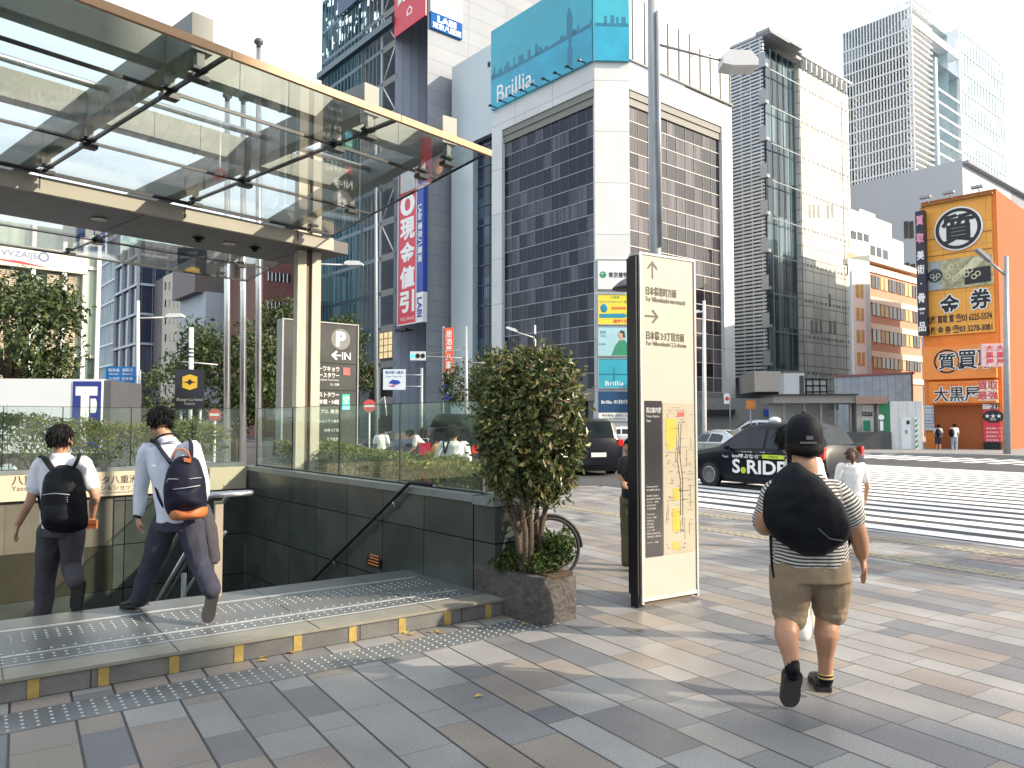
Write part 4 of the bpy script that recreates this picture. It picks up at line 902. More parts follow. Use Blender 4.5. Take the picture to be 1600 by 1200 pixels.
# ---- sunlit white, blue edged and peach buildings along the far street
def block(mb, F, x0, x1, dep, z0, z1):                               # a body that runs straight back from its street front
    a, b = F.p(x0,0,0), F.p(x1,0,0); k = a.normalized()*dep; k2 = b.normalized()*dep; mb.prism([(p.x,p.y) for p in (a, b, b+k2, a+k)], z0, z1)
FW = face(1333, 66, 50); wb_ = thing('apartment_building', 'sunlit white building with a stepped roof above the peach block', 'building', FW.o)
zt_ = FW.Z(1340,338); mb = MB(); block(mb, FW, 0, FW.S(1418), 9, 0, FW.Z(1333,352)); block(mb, FW, .5, FW.S(1400), 8, FW.Z(1333,352), FW.Z(1333,328)); block(mb, FW.off(0,-1,0), FW.S(1368), FW.S(1392), 5, FW.Z(1333,328), FW.Z(1333,312)); mk('wall', mb, M['white'], wb_)
for px, y0, y1 in ((1336,362,374),(1346,364,376),(1356,367,378),(1366,385,400),(1376,388,402),(1386,392,406)):
    mb = MB(); x = FW.S(px); mb.box(FW, x, x+.9, .0, .05, FW.Z(px,y1), FW.Z(px,y0)); mk('window', mb, M['winglass'], wb_)
FU = face(1330, 54, 60); ub = thing('apartment_building', 'slim white building with a pale blue frame and yellow lit windows', 'building', FU.o)
mb = MB(); block(mb, FU, 0, FU.S(1364), 5, 0, FU.Z(1335,405)); mk('wall', mb, mat('sky_blue_render', (.5,.66,.74), .6, var=.04), ub)
mb = MB(); mb.box(FU, FU.S(1334), FU.S(1354), 0, .12, 0, FU.Z(1335,424), 0); mk('white_bay', mb, M['white'], ub)
for y in (446,482,516,551):
    mb = MB(); x = FU.S(1339); mb.box(FU, x, FU.S(1351), .121, .14, FU.Z(1345,y+20), FU.Z(1345,y)); w_ = mk('window', mb, mat('amber_blind', (.55,.38,.15), .4, var=.2), ub)
    mb = MB(); xm = FU.S(1345); mb.box(FU, xm-.03, xm+.03, .141, .17, FU.Z(1345,y+20), FU.Z(1345,y)); mk('frame', mb, M['white'], w_)
FK = face(1363, 58, 50); kb = thing('apartment_building', 'peach coloured block with long bands of windows beside the orange shop', 'building', FK.o)
M['peach'] = mat('peach_tile', (.5,.27,.18), .8, var=.06, scale=.4)
xe_ = FK.S(1443); mb = MB(); block(mb, FK, 0, xe_, 9, 0, FK.Z(1363,415)); block(mb, FK.off(0,-1.5,0), .9, xe_, 7, FK.Z(1363,415), FK.Z(1363,398)); block(mb, FK.off(0,-2.5,0), 1.6, xe_, 6, FK.Z(1363,398), FK.Z(1363,382)); mk('wall', mb, M['peach'], kb)
mb = MB()
for y in (398,415,462,503,546,585): mb.box(FK, -.05, xe_, -2 if y < 410 else 0.0, .1, FK.Z(1363,y+9)-.1, FK.Z(1363,y+2), 0)
mk('white_band', mb, mat('cream_band', (.68,.6,.48), .6), kb)
for y in (428,470,512,552):
    for i in range(6):
        a = .35+i*(xe_-.5)/6; mb = MB(); mb.box(FK, a, a+(xe_-.5)/6-.2, 0.0, .05, FK.Z(1363,y+22), FK.Z(1363,y+2)); w_ = mk('window', mb, M['winglass'] if (i*7+y) % 3 else mat('yellow_blind', (.45,.36,.16), .5), kb)
        mb = MB(); b = a+(xe_-.5)/12-.1; mb.box(FK, b-.04, b+.04, .051, .09, FK.Z(1363,y+22), FK.Z(1363,y+2)); mk('frame', mb, M['cream'], w_)
# ---- buildings on the left, seen through and under the glass roof
FM = face(145, 52, 48); FM = Frame(FM.o, dirv(48))
mbld = thing('office_building', 'glass fronted bank with stone cladding and a cream sign band behind the left tree', 'building', FM.o-FM.ex*8)
xl_ = -46; mb = MB(); mb.box(FM, xl_, 0, -12, 0, 0, 14.5, 0); mk('wall', mb, mat_panes('green_lobby_glass', (.12,.19,.15), (.42,.5,.4), 2.0, 6.0, p_light=.6, spec=.7, wob=.02), mbld)
mb = MB()
for a, b in ((FM.S(66),FM.S(112)),(FM.S(-60),FM.S(20))): mb.box(FM, a, b, .01, .25, 0, FM.Z(90,430))
mk('stone_cladding', mb, mat_brick('split_stone', (.34,.28,.2), (.5,.44,.34), (.1,.08,.06), .7, .12, .02, .8, var=.35, nscale=3), mbld)
mb = MB(); mb.box(FM, xl_, FM.S(127), .26, .6, FM.Z(127,430), FM.Z(127,398)); mk('sign_band', mb, mat('cream_stone_band', (.6,.56,.44), .5, var=.06), mbld)
mb = MB(); Fq = FM.off(0,.61,0); letters(mb, Fq, FM.S(49), FM.Z(30,401), 'VVZAI|E', .5, FM.S(49)-FM.S(-10), 0, 0, .02, 'R', mirror=False); mb.disc(Fq, FM.S(58), FM.Z(58,403), .32, .01, 0, 24, .2); mk('lettering', mb, mat('steel_blue_ink', (.12,.17,.32), .4), mbld)
mb = MB(); mb.extr(Fq, [(FM.S(-40),FM.Z(0,407)),(FM.S(20),FM.Z(20,409)),(FM.S(66),FM.Z(66,420)),(FM.S(20),FM.Z(20,413))], 0, .02); mk('red_swoosh', mb, M['redink'], mbld)
mb = MB(); 
for px in (43,92,124,146): x = FM.S(px); mb.box(FM, x-.12, x+.12, .26, .5, 0, 14.4)
for z in (6,12): mb.box(FM, xl_, 0, .0, .2, z, z+.2)
mk('mullion_grid', mb, M['whitepole'], mbld)
def grid_tower(px_c, Y, pxl, pxr, y_top, name, label, wall, pane, nl, nr, fl, bars, sl=140, sr=50):
    A = face(px_c, Y, sl); B = Frame(A.o, dirv(sr)); t = thing(name, label, 'building', A.o); z1 = A.Z(px_c, y_top)
    mb = MB(); mb.box(A, A.S(pxl), 0, -12, 0, 0, z1, 0); mk('wall', mb, pane, t)
    mb = MB(); mb.box(B, .01, B.S(pxr), -10, -.01, 0, z1-.1, 0); mk('side_wall', mb, wall, t)
    mb = MB(); n = int(z1/fl); grid_bars(mb, A, lin(A.S(pxl), -.1, nl), [i*fl for i in range(n+1)], A.S(pxl), 0, 0, z1, 0.01, .35, .3, .35)
    if nr: grid_bars(mb, B, lin(.1, B.S(pxr), nr), [i*fl for i in range(n+1)], 0, B.S(pxr), 0, z1, 0.0, .3, .3, .35)
    mk('frame_grid', mb, bars, t); return t, A, B
M['hazeblue'] = mat_panes('pale_blue_office_glass', (.3,.5,.55), (.62,.76,.8), 1.4, 3.6, p_light=.6, spec=.6, wob=.01)  # pale blue panes, lighter and darker at random
grid_tower(184, 160, 146, 200, 330, 'office_block', 'pale blue glass tower in the gap right of the bank', M['hazeblue'], M['hazeblue'], 10, 0, 4.6, M['paleblue'])
M['nightglass'] = mat_panes('dark_flat_glass', (.03,.04,.07), (.16,.18,.24), 2.6, 4.2, p_light=.3, spec=.4)
grid_tower(213, 110, 178, 256, 380, 'office_block', 'dark office block with a white grid of beams behind the blue road sign', M['nightglass'], M['nightglass'], 3, 2, 4.3, mat('grid_white', (.42,.45,.52), .5))
A = face(285, 100, 140); B = Frame(A.o, dirv(50)); t = thing('apartment_building', 'cream block with rows of four small dark windows and a dark side wall', 'building', A.o)
mb = MB(); x0 = A.S(250); mb.box(A, x0, 0, -12, 0, 0, A.Z(285,418), 0); mk('wall', mb, mat('cream_render', (.5,.46,.38), .65, var=.1, scale=.15), t)
mb = MB(); mb.box(B, .01, 24, -14, -.01, 0, A.Z(285,419), 0); mk('side_wall', mb, mat('brown_grey_cladding', (.15,.14,.15), .6, var=.08, scale=.2), t)
for r_ in range(8):
    for c_ in range(4):
        px = 258+c_*6.0; y = 440+r_*27; mb = MB(); x = A.S(px, y+6); z = A.Z(px, y+13); mb.box(A, x, x+.42*1.2, 0, .04, z, z+1.05); mk('window', mb, M['winglass'], t)
B5 = face(318, 92, 50); t = thing('office_block', 'blue grey flat walled block under a dark brown upper wall', 'building', B5.o)
mb = MB(); mb.box(B5, 0, B5.S(402), -10, 0, 0, B5.Z(318,455), 0); mk('lower_wall', mb, M['bluegrey'], t)
mb = MB(); mb.box(B5, -1, B5.S(402), -10, -1, B5.Z(318,455), B5.Z(318,400), 0); mk('upper_wall', mb, mat('dark_brown_wall', (.12,.1,.1), .6, var=.1), t)
B6 = face(408, 84, 50); t = thing('office_block', 'dark red tiled block with a row of white framed windows behind the flag poles', 'building', B6.o)
mb = MB(); mb.box(B6, 0, B6.S(475), -10, 0, 0, B6.Z(408,405), 0); mk('wall', mb, mat_brick('dark_red_tile', (.16,.06,.05), (.19,.075,.06), (.1,.05,.05), .3, .1, .01, .6, var=.15), t)
for i in range(6):
    for y in (424,470,520): 
        px = 416+i*6; mb = MB(); x = B6.S(px); mb.box(B6, x, x+.38, 0, .05, B6.Z(416,y+14), B6.Z(416,y)); w_ = mk('window', mb, M['winglass'], t)
        mb = MB(); mb.box(B6, x-.1, x-.01, 0, .08, B6.Z(416,y+14), B6.Z(416,y)); mk('frame', mb, M['white'], w_)
# ---- unseen block added out of frame on the right to shade the forecourt
ofb = thing('office_block', 'tall plain office block standing outside the right edge of the picture', 'building', (39, -20, 0))
mb = MB(); mb.box(WORLD, 34, 44, -70, -5.8, 0, 46, 0); mk('wall', mb, mat_brick('stone_office_wall', (.4,.38,.36), (.44,.42,.4), (.05,.06,.08), 2.4, 3.6, .5, .5, 0, bump=0), ofb)
# ================================================================ orange pawn shop and the far street frontage
FO = face(1450, 47, 136); FOr = Frame(FO.p(FO.S(1566),0,0), dirv(46))
M['orange'] = mat('orange_painted_cladding', (.78,.25,.06), .7, var=.12, scale=.6, spec=.15); M['amber'] = mat_brick('amber_sign_sheet', (.78,.35,.05), (.8,.37,.055), (.46,.2,.025), 1.15, 1.35, .012, .45, 0, bump=.2, var=.06)
os_ = thing('pawn_shop', 'narrow bright orange pawn shop building with signs up its whole front', 'shop', FO.p(2,0,0))
xo1 = FO.S(1566); zo = FO.Z(1452,322); zs0 = FO.Z(1500,633)
mb = MB(); mb.box(FO, -.15, xo1, -8, 0, zs0, zo, 0); mb.box(FO, -.15, .35, -8, 0, 0, zs0, 0); mb.box(FO, xo1-.3, xo1, -8, 0, 0, zs0, 0); mb.box(FO, .35, xo1-.3, -8, -3, 0, zs0, 0); mk('wall', mb, M['orange'], os_)
mb = MB(); mb.box(FOr, .01, 18, -4, .03, 0, zo+.3, 0); mk('side_wall', mb, mat('light_orange_render', (.33,.09,.025), .85, var=.1, scale=.4), os_)  # front orange dimmed in the paint to offset the sun on this side
mb = MB(); x0, x1 = FO.S(1453), FO.S(1560); zf = lambda y: FO.Z(1505, y); mb.box(FO, x0, x1, .01, .12, zf(522), zf(312), 0); mk('sign_sheet', mb, M['amber'], os_)
trimm = mat('brown_shadow_gap', (.3,.13,.03), .6)  # darker brown for the rails and parapet trim
for z in (zf(368), zf(395)): mb = MB(); mb.box(FO, x0, x1, .121, .15, z, z+.05); mk('cladding_rail', mb, trimm, os_)
mb = MB(); mb.box(FO, x0-.1, x1+.1, .0, .3, zo-.02, zo+.1); mk('parapet_trim', mb, trimm, os_)
for px in (1463,1500,1545):
    mb = MB(); x = FO.S(px); mb.tube([FO.p(x,.1,zo), FO.p(x,.9,zo+.35)], .03, 5); mb.box(FO, x-.3, x+.3, .8, 1.1, zo+.28, zo+.42); mk('sign_lamp', mb, M['greypole'], os_)
Fo = FO.off(0, .13, 0)
rs = thing('round_sign', 'round white pawn sign with a black ring atop the orange shop', 'sign', Fo.p(Fo.S(1506),0,zf(358)))
cx, cz = Fo.S(1506), zf(357); rr = (Fo.S(1545)-Fo.S(1467))/2
mb = MB(); mb.lathe(Fo.p(cx,.05,cz), [(rr,-.05),(rr,.03),(rr*.98,.04)], 40, 0, Fo.ey); mk('disc', mb, M['white'], rs)
mb = MB(); mb.disc(Fo, cx, cz, rr*.93, .1, 0, 40, rr*.78); letters(mb, Fo, cx, cz, '質', rr*1.36, rr*1.34, .1, 0, .03); mk('lettering', mb, M['ink'], rs)
ps = thing('photo_panel', 'photo strip of a watch, rings and a dark handbag on the orange shop front', 'sign', Fo.p(2,.03,zf(450)))
xa, xb_ = Fo.S(1455), Fo.S(1559); za, zb_ = zf(450), zf(403)
mb = MB(); mb.box(Fo, xa, xb_, .0, .06, za, zb_, 0); mk('panel', mb, mat('gold_photo_print', (.36,.34,.2), .45, var=.55, scale=3), ps)
Fq = Fo.off(0,.062,0); hh = zb_-za
mb = MB(); mb.extr(Fq, [(xa+.05,za+.05),(xa+.8,za+.05),(xa+.7,za+hh*.5),(xa+.8,zb_-.1),(xa+.1,zb_-.1),(xa+.15,za+hh*.5)], 0, .008); mk('watch_strap_print', mb, mat('steel_print', (.34,.38,.42), .4, var=.2, scale=6), ps)
mb = MB(); mb.disc(Fq, xa+.45, za+hh*.5, .42, .01, 0); mk('watch_dial_print', mb, mat('dark_print', (.02,.03,.05), .3), ps); mb = MB(); mb.extr(Fq, [(xb_-1.5,za+.15),(xb_-.1,za+.2),(xb_-.12,za+hh*.62),(xb_-1.4,za+hh*.58)], 0, .01); mk('handbag_print', mb, M['ink'], ps)
mb = MB()
for (a, b, r_) in ((.28,.5,.13),(.45,.4,.12),(.62,.5,.13)): mb.disc(Fq, xa+a, za+hh*b, r_, .013, 0, 18, r_*.7)
for i in range(9): mb.disc(Fq, xa+1.15+.2*i, za+hh*(.3+.45*r2.random()), .16, .012+.001*i, 0, 16, .1)
mb.extr(Fq, [(xa+1.5,za+hh*.4),(xa+2.2,za+hh*.75),(xb_-.9,zb_-.05),(xb_-.3,zb_-.2),(xa+2.4,za+hh*.5)], 0, .009); mk('ring_print', mb, mat('pale_gold_print', (.6,.55,.38), .35, var=.2), ps)
sg = thing('sign_lettering', 'black characters and phone numbers on the amber sign sheet of the orange shop', 'sign', Fo.p(2,.02,zf(500)))
mb = MB(); mbw = MB()
def outl(F, x, z, s, h, w, b=.05):
    letters(mbw, F, x, z, s, h, w, .012, 0, b*.6+.055); letters(mb, F, x, z, s, h, w, .03, 0, b*.6)
outl(Fo, Fo.S(1489), zf(474), '金', 1.15, 1.05); outl(Fo, Fo.S(1538), zf(470), '券', 1.15, 1.05)
letters(mb, Fo, (x0+x1)/2, zf(497), '2階 買取 質 ☎03 6225-5574', .52, (x1-x0)*.93, .012, 0, .02); letters(mb, Fo, (x0+x1)/2, zf(514), '1階 金 券 ☎03 3278-3081', .5, (x1-x0)*.93, .012, 0, .02)
mk('lettering', mb, M['ink'], sg); mk('white_outline', mbw, M['whiteink'], sg)
sg = thing('banner_sign', 'tall narrow black sign with pink and white characters left of the orange shop', 'sign', FO.p(FO.S(1445),.6,zf(525)))
Fv = Frame(FO.p(-.05,.75,0), FO.ex); xa, xb_ = Fv.S(1438), Fv.S(1452); za, zb_ = Fv.Z(1445,524), Fv.Z(1445,328)
mb = MB(); mb.box(Fv, xa, xb_, -.45, 0, za, zb_, 0); mk('panel', mb, mat('black_navy_panel', (.015,.015,.035), .4), sg)
mb = MB(); vletters(mb, Fv, (xa+xb_)/2, za+(zb_-za)*.71, zb_-.05, '買取', (xb_-xa)*.8, .01, 0, .04); mk('pink_lettering', mb, mat('pink_ink', (.75,.3,.42), .5), sg)
mb = MB(); vletters(mb, Fv, (xa+xb_)/2, za+.1, za+(zb_-za)*.7, '美術・骨董品', (xb_-xa)*.8, .01, 0, .03); mk('white_lettering', mb, M['whiteink'], sg)
sg = thing('shop_sign', 'orange shop sign with a ringed character and black lettering above the shop name', 'sign', FO.p(2,.1,zf(594)))
xa, xb_ = FO.S(1447), FO.S(1562); mb = MB(); mb.box(FO, xa, xb_, .01, .35, zf(592), zf(540), 0); mk('panel', mb, mat('sign_orange', (.82,.27,.05), .45, var=.05), sg)
Fq = FO.off(0,.36,0); mb = MB(); mbw = MB(); cx, cz = Fq.S(1482), zf(564); r_ = .72
mb.disc(Fq, cx, cz, r_, .005, 0, 32, r_*.86); outl(Fq, cx, cz, '質', .98, .95, .03); outl(Fq, Fq.S(1505), zf(572), '&', .4, .32, .02); outl(Fq, Fq.S(1530), zf(563), '買取', 1.1, 2.05, .025)
mk('lettering', mb, M['ink'], sg); mk('white_outline', mbw, M['whiteink'], sg)
sg = thing('shop_sign', 'orange fascia with the shop name in big black characters and a white corner panel', 'sign', FO.p(2,.2,zf(632)))
mb = MB(); mb.box(FO, xa+.4, xb_, .01, .55, zf(630), zf(596), 0); mk('panel', mb, M['orange'], sg)
Fq = FO.off(0,.56,0); mb = MB(); mbw = MB(); outl(Fq, Fq.S(1496), zf(616), '大黒屋', .88, 2.45, .022); mk('lettering', mb, M['ink'], sg); mk('white_outline', mbw, M['whiteink'], sg)
mb = MB(); mb.box(Fq, Fq.S(1530), Fq.S(1560), 0, .03, zf(627), zf(597)); mk('white_panel', mb, mat('peach_white_panel', (.78,.66,.55), .5), sg)
mb = MB(); letters(mb, Fq, Fq.S(1545), zf(604), '買取', .5, 1.05, .04, 0, .018); letters(mb, Fq, Fq.S(1545), zf(619), '最強', .5, 1.05, .04, 0, .018); letters(mb, Fq, Fq.S(1496), zf(601), 'チケット & ブランド', .2, 2.0, .01); mk('red_lettering', mb, M['redink'], sg)
sg = thing('hanging_sign', 'small pink projecting sign with red characters beside the lamp post', 'sign', FO.p(FO.S(1562),.9,zf(575)))
Fq = Frame(FO.p(FO.S(1568),1.2,0), dirv(100)); mb = MB(); mb.box(Fq, -.75, .55, -.1, .1, zf(577), zf(543)); mk('panel', mb, mat('pink_panel', (.75,.5,.5), .5), sg)
mb = MB(); vletters(mb, Fq, -.35, zf(576), zf(544), '大黒屋', .42, .11, 0, .02); vletters(mb, Fq, .2, zf(576), zf(544), '大黒屋', .42, .11, 0, .02); mk('lettering', mb, M['redink'], sg)
# storefront
sf = thing('shopfront', 'glowing orange shop entrance with downlights, sliding door and posters', 'shopfront', FO.p(2,-.5,.1))
M['orangelit'] = mat('lit_orange_interior', (.7,.26,.08), .5, var=.25, scale=1.5, emit=((1,.36,.1), .45))  # interior surfaces glow by themselves in place of the shop's lighting
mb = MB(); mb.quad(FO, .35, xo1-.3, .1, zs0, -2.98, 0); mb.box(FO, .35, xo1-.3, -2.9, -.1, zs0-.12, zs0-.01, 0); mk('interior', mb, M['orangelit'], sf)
mb = MB(); a = FO.S(1506); mb.box(FO, a, FO.S(1534), -1.0, -.95, .1, zs0-.13, 0); mk('door_panel', mb, mat('orange_film_glass', (.75,.3,.1), .25, var=.2, emit=((1,.4,.12), .35)), sf)  # glow added to the door film so it looks lit from inside
mb = MB(); mb.box(FO, .42, FO.S(1471), -1.6, -1.5, .1, zs0-.13, 0); mb.box(FO, FO.S(1496), a, -1.2, -1.1, .1, zs0-.3, 0); mk('display_case', mb, mat('dark_display', (.12,.05,.04), .4, var=.6, scale=5), sf)
for px in (1470,1485,1501,1517,1533):
    mb = MB(); c = FO.p(FO.S(px), -.6, zs0-.14); mb.lathe(c, [(.16,0),(.16,-.03),(.1,-.04)], 12); mk('downlight', mb, mat('glowing_downlight', (1,.9,.7), .4, emit=((1,.85,.6), 3.0)), sf)
mb = MB(); mb.box(FO, FO.S(1537), FO.S(1564), .02, .12, .55, zf(640), 0); mk('red_board', mb, M['redink'], sf)
mb = MB(); mb.box(FO, FO.S(1537), FO.S(1564), .02, .2, .1, .54, 0); mk('black_base', mb, M['black'], sf)
mb = MB(); mb.box(FO, FO.S(1537), FO.S(1560), .02, .14, zf(639.5), zf(631.5), 0); mk('floor_board', mb, M['white'], sf)
Fq = FO.off(0,.145,0); mb = MB(); letters(mb, Fq, Fq.S(1555), zf(635.5), '2F', .26, .5, 0, 0, .03); 
mb.add([Fq.p(Fq.S(1552)+.55*math.cos(i*math.pi/12), .0, zf(651)+.36*math.sin(i*math.pi/12)) for i in range(24)], [tuple(range(24))]); mk('black_badge', mb, M['ink'], sf)
mb = MB(); letters(mb, Fq, Fq.S(1552), zf(650), '★★★', .25, .85, .01); letters(mb, Fq, Fq.S(1552), zf(655.5), '買取', .12, .3, .01)
for k in range(4): letters(mb, Fq, Fq.S(1540), zf(669+6*k), '査定無料 ブランド品'[:7-k % 2], .12, .85, -.02, 0, 0, 'L')
mk('white_lettering', mb, M['whiteink'], sf)
po = thing('poster_board', 'white notice board of small posters left of the orange shop entrance', 'notice board', FO.p(.2,.1,zf(672)))
mb = MB(); mb.box(FO, FO.S(1444), FO.S(1460), .01, .1, zf(673), zf(633)); mk('board', mb, M['lightpanel'], po)
Fq = FO.off(0,.105,0)
mb = MB()
for r_ in range(7): letters(mb, Fq, Fq.S(1452), zf(637+r_*5), ['買取 価格','ギフト券','商品券','QUO 図書','新幹線','映画券','切手'][r_], .11, .52, .001)
mk('lettering', mb, M['blueink'], po)
# hoardings and the subway entrance
FHo = face(1391, 45, 110)
ho = thing('site_hoarding', 'white construction hoarding with a door and green barrier stripe beside the orange shop', 'hoarding', FHo.p(1,0,.1))
x1 = FHo.S(1441); z1 = FHo.Z(1400,627); mb = MB()
M['hoard'] = mat_brick('white_hoarding_sheet', (.55,.57,.58), (.58,.6,.61), (.4,.42,.43), .45, 5, .02, .4, 0, bump=.3, var=.05)
mb.box(FHo, 0, x1, -.1, 0, .1, z1, 0); mk('panel', mb, M['hoard'], ho)
mb = MB(); mb.box(FHo, FHo.S(1408), FHo.S(1423), .0, .05, .12, FHo.Z(1415,652), 0); dr = mk('door', mb, M['lightpanel'], ho); mb = MB(); mb.box(FHo, FHo.S(1416), FHo.S(1421), .051, .06, FHo.Z(1415,663), FHo.Z(1415,657)); mb.box(FHo, FHo.S(1415), FHo.S(1416.5), .051, .12, FHo.Z(1415,677), FHo.Z(1415,672)); mk('handle', mb, M['ink'], dr)
sgn = thing('barrier_board', 'green and white diagonally striped barrier board at the end of the white hoarding', 'barrier', FHo.p(FHo.S(1430),.1,.1))
xa, xb_ = FHo.S(1429), FHo.S(1433); mb = MB(); mb.box(FHo, xa, xb_, .03, .1, .1, FHo.Z(1431,652)); mk('board', mb, M['white'], sgn)
mb = MB(); zz = .15; Fq = FHo.off(0,.101,0)
while zz < FHo.Z(1431,655): mb.poly(Fq, [(xa,zz),(xb_,zz+.12),(xb_,zz+.27),(xa,zz+.15)], .002); zz += .3
mk('green_stripes', mb, mat('emerald_ink', (.02,.3,.18), .5), sgn)
gh = thing('site_hoarding', 'dark green hoarding panel with white marks next to the subway entrance', 'hoarding', FHo.p(-.5,0,.1))
xa = FHo.S(1373); mb = MB(); mb.box(FHo, xa, -.01, -.1, .0, FHo.Z(1380,690), FHo.Z(1380,627)); mk('panel', mb, mat('green_hoarding', (.015,.16,.07), .45), gh)
mb = MB(); Fq = FHo.off(0,.01,0); mb.disc(Fq, FHo.S(1377), FHo.Z(1380,652), .16); mb.box(Fq, FHo.S(1375), FHo.S(1380), 0, .003, FHo.Z(1380,673), FHo.Z(1380,658)); mk('white_marks', mb, M['whiteink'], gh)
uw = thing('site_hoarding', 'grey corrugated wall rising behind the subway entrance roof', 'wall', V(1370, 600, 50))
Fw = face(1425, 50, 140); mb = MB(); mb.box(Fw, Fw.S(1305), 0, -.3, 0, 0, Fw.Z(1425,584), 0); mk('panel', mb, mat_brick('grey_corrugated', (.3,.33,.37), (.33,.36,.4), (.24,.26,.3), .5, 9, .03, .5, 0), uw)
mb = MB(); mb.box(Fw, Fw.S(1305), .1, -.35, .08, Fw.Z(1425,584), Fw.Z(1425,581)); mk('cap', mb, mat('red_brown_cap', (.25,.08,.08), .5), uw)
FS = face(1215, 46, 95)
se = thing('subway_entrance', 'low steel and glass subway entrance with a flat grey roof across the road', 'subway entrance', FS.p(2.5,0,.1))
xa, xb_ = 0, FS.S(1332); zr0, zr1 = FS.Z(1270,630), FS.Z(1270,618)
mb = MB(); mb.box(FS, -.3, xb_+.1, -3, .4, zr0, zr1); mk('roof', mb, mat('grey_roof_steel', (.2,.2,.19), .5, var=.1), se)
mb = MB(); mb.box(FS, -.45, xb_+.2, -3.1, .55, zr1, zr1+.07); mk('roof_edge', mb, M['black'], se)
for px in (1225,1257,1283,1305,1329):
    mb = MB(); x = FS.S(px); mb.box(FS, x-.06, x+.06, -.1, .05, .1, zr0); mk('column', mb, M['grating'], se)
mb = MB(); mb.box(FS, .1, xb_-.1, -2.5, -2.45, .9, zr0); mk('back_glass', mb, mat('frosted_glass', (.5,.54,.54), .3, var=.08), se)
mb = MB(); mb.box(FS, 0, xb_+2, -.12, .0, .1, FS.Z(1340,675)); mk('base_wall', mb, M['darkstone'], se)
mb = MB(); mb.box(FS, FS.S(1297), FS.S(1312), -.2, -.1, FS.Z(1300,641), FS.Z(1300,631.5)); mk('hanging_board', mb, M['ribdark'], se)
k2 = thing('ticket_kiosk', 'brown roofed kiosk with a white sign and dark plinth by the green hoarding', 'kiosk', FS.p(FS.S(1358),.3,.1))
xa, xb_ = FS.S(1333), FS.S(1382)
mb = MB(); mb.box(FS, xa, xb_, -2, .5, FS.Z(1358,631), FS.Z(1358,620)); mk('roof', mb, mat('brown_roof', (.2,.13,.11), .5), k2)
mb = MB(); mb.box(FS, xa+.1, xa+.4, -1, .3, .1, FS.Z(1358,631)); mb.box(FS, xb_-.5, xb_-.2, -1, .3, .1, FS.Z(1358,631)); mk('side_wall', mb, M['grating'], k2)
mb = MB(); mb.box(FS, xa+.4, xb_-.5, -.4, -.3, .1, FS.Z(1358,632)); mk('back_wall', mb, M['white'], k2)
mb = MB(); mb.box(FS, xa+.5, xb_-.6, -.28, -.2, FS.Z(1358,650), FS.Z(1358,644)); mk('black_sign', mb, M['ink'], k2)
mb = MB(); letters(mb, FS.off(0,-.19,0), FS.S(1357), FS.Z(1358,647), '東京地下鉄', .12, .9); mk('lettering', mb, M['whiteink'], k2)
mb = MB(); mb.box(FS, FS.S(1352), FS.S(1362), -.28, -.22, FS.Z(1358,673), FS.Z(1358,657)); mk('green_poster', mb, mat('emerald_print', (.02,.3,.18), .5), k2)
mb = MB(); mb.box(FS, FS.S(1310), FS.S(1386), .35, .6, .1, FS.Z(1340,675)); mk('plinth', mb, mat('charcoal_plinth', (.05,.055,.06), .5), k2)
# low white and grey buildings between
FN = face(1150, 62, 95); lb = thing('low_building', 'low white and beige shop building beyond the parked bicycles', 'building', FN.p(3,0,.1))
mb = MB(); mb.box(FN, FN.S(1180), FN.S(1222), -6, 0, FN.Z(1200,612), FN.Z(1200,580)); mk('beige_box', mb, mat('beige_box_wall', (.5,.45,.4), .6), lb)
mb = MB(); mb.box(FN, FN.S(1085), FN.S(1235), -7, -.4, 0, FN.Z(1200,622)); mb.box(FN, FN.S(1225), FN.S(1260), -6, -.2, FN.Z(1200,622), FN.Z(1240,580)); mk('wall', mb, M['grating'], lb)
mb = MB(); mb.box(FN, FN.S(1195), FN.S(1208), -.38, -.3, FN.Z(1200,650), FN.Z(1200,640)); mk('blue_screen', mb, M['blueink'], lb)
mb = MB(); mb.box(FN, FN.S(1100), FN.S(1148), -.39, .3, FN.Z(1200,648), FN.Z(1200,640)); mk('awning', mb, M['black'], lb)
mb = MB(); mb.box(FN, FN.S(1265), FN.S(1310), -3, -2.8, FN.Z(1290,620), FN.Z(1290,590)); grid_bars(mb, FN, lin(FN.S(1265), FN.S(1310), 4), lin(FN.Z(1290,620), FN.Z(1290,590), 3), FN.S(1265), FN.S(1310), FN.Z(1290,620), FN.Z(1290,590), -2.79, -2.7, .08, .08, 1); mk('scaffold_screen', mb, [M['white'], M['black']], lb)
bx = thing('vending_unit', 'tall pale grey equipment cabinet with a side grille on the low roof', 'cabinet', V(1245, 610, 55))
mb = MB(); Fb = face(1226, 55, 95); mb.box(Fb, 0, Fb.S(1258), -1.5, 0, 1.5, Fb.Z(1240,583)); mk('cabinet', mb, M['paleblue'], bx)
mb = MB(); mb.box(Fb, Fb.S(1250), Fb.S(1257), .001, .03, Fb.Z(1250,618), Fb.Z(1250,587)); mk('grille', mb, M['ribdark'], bx)
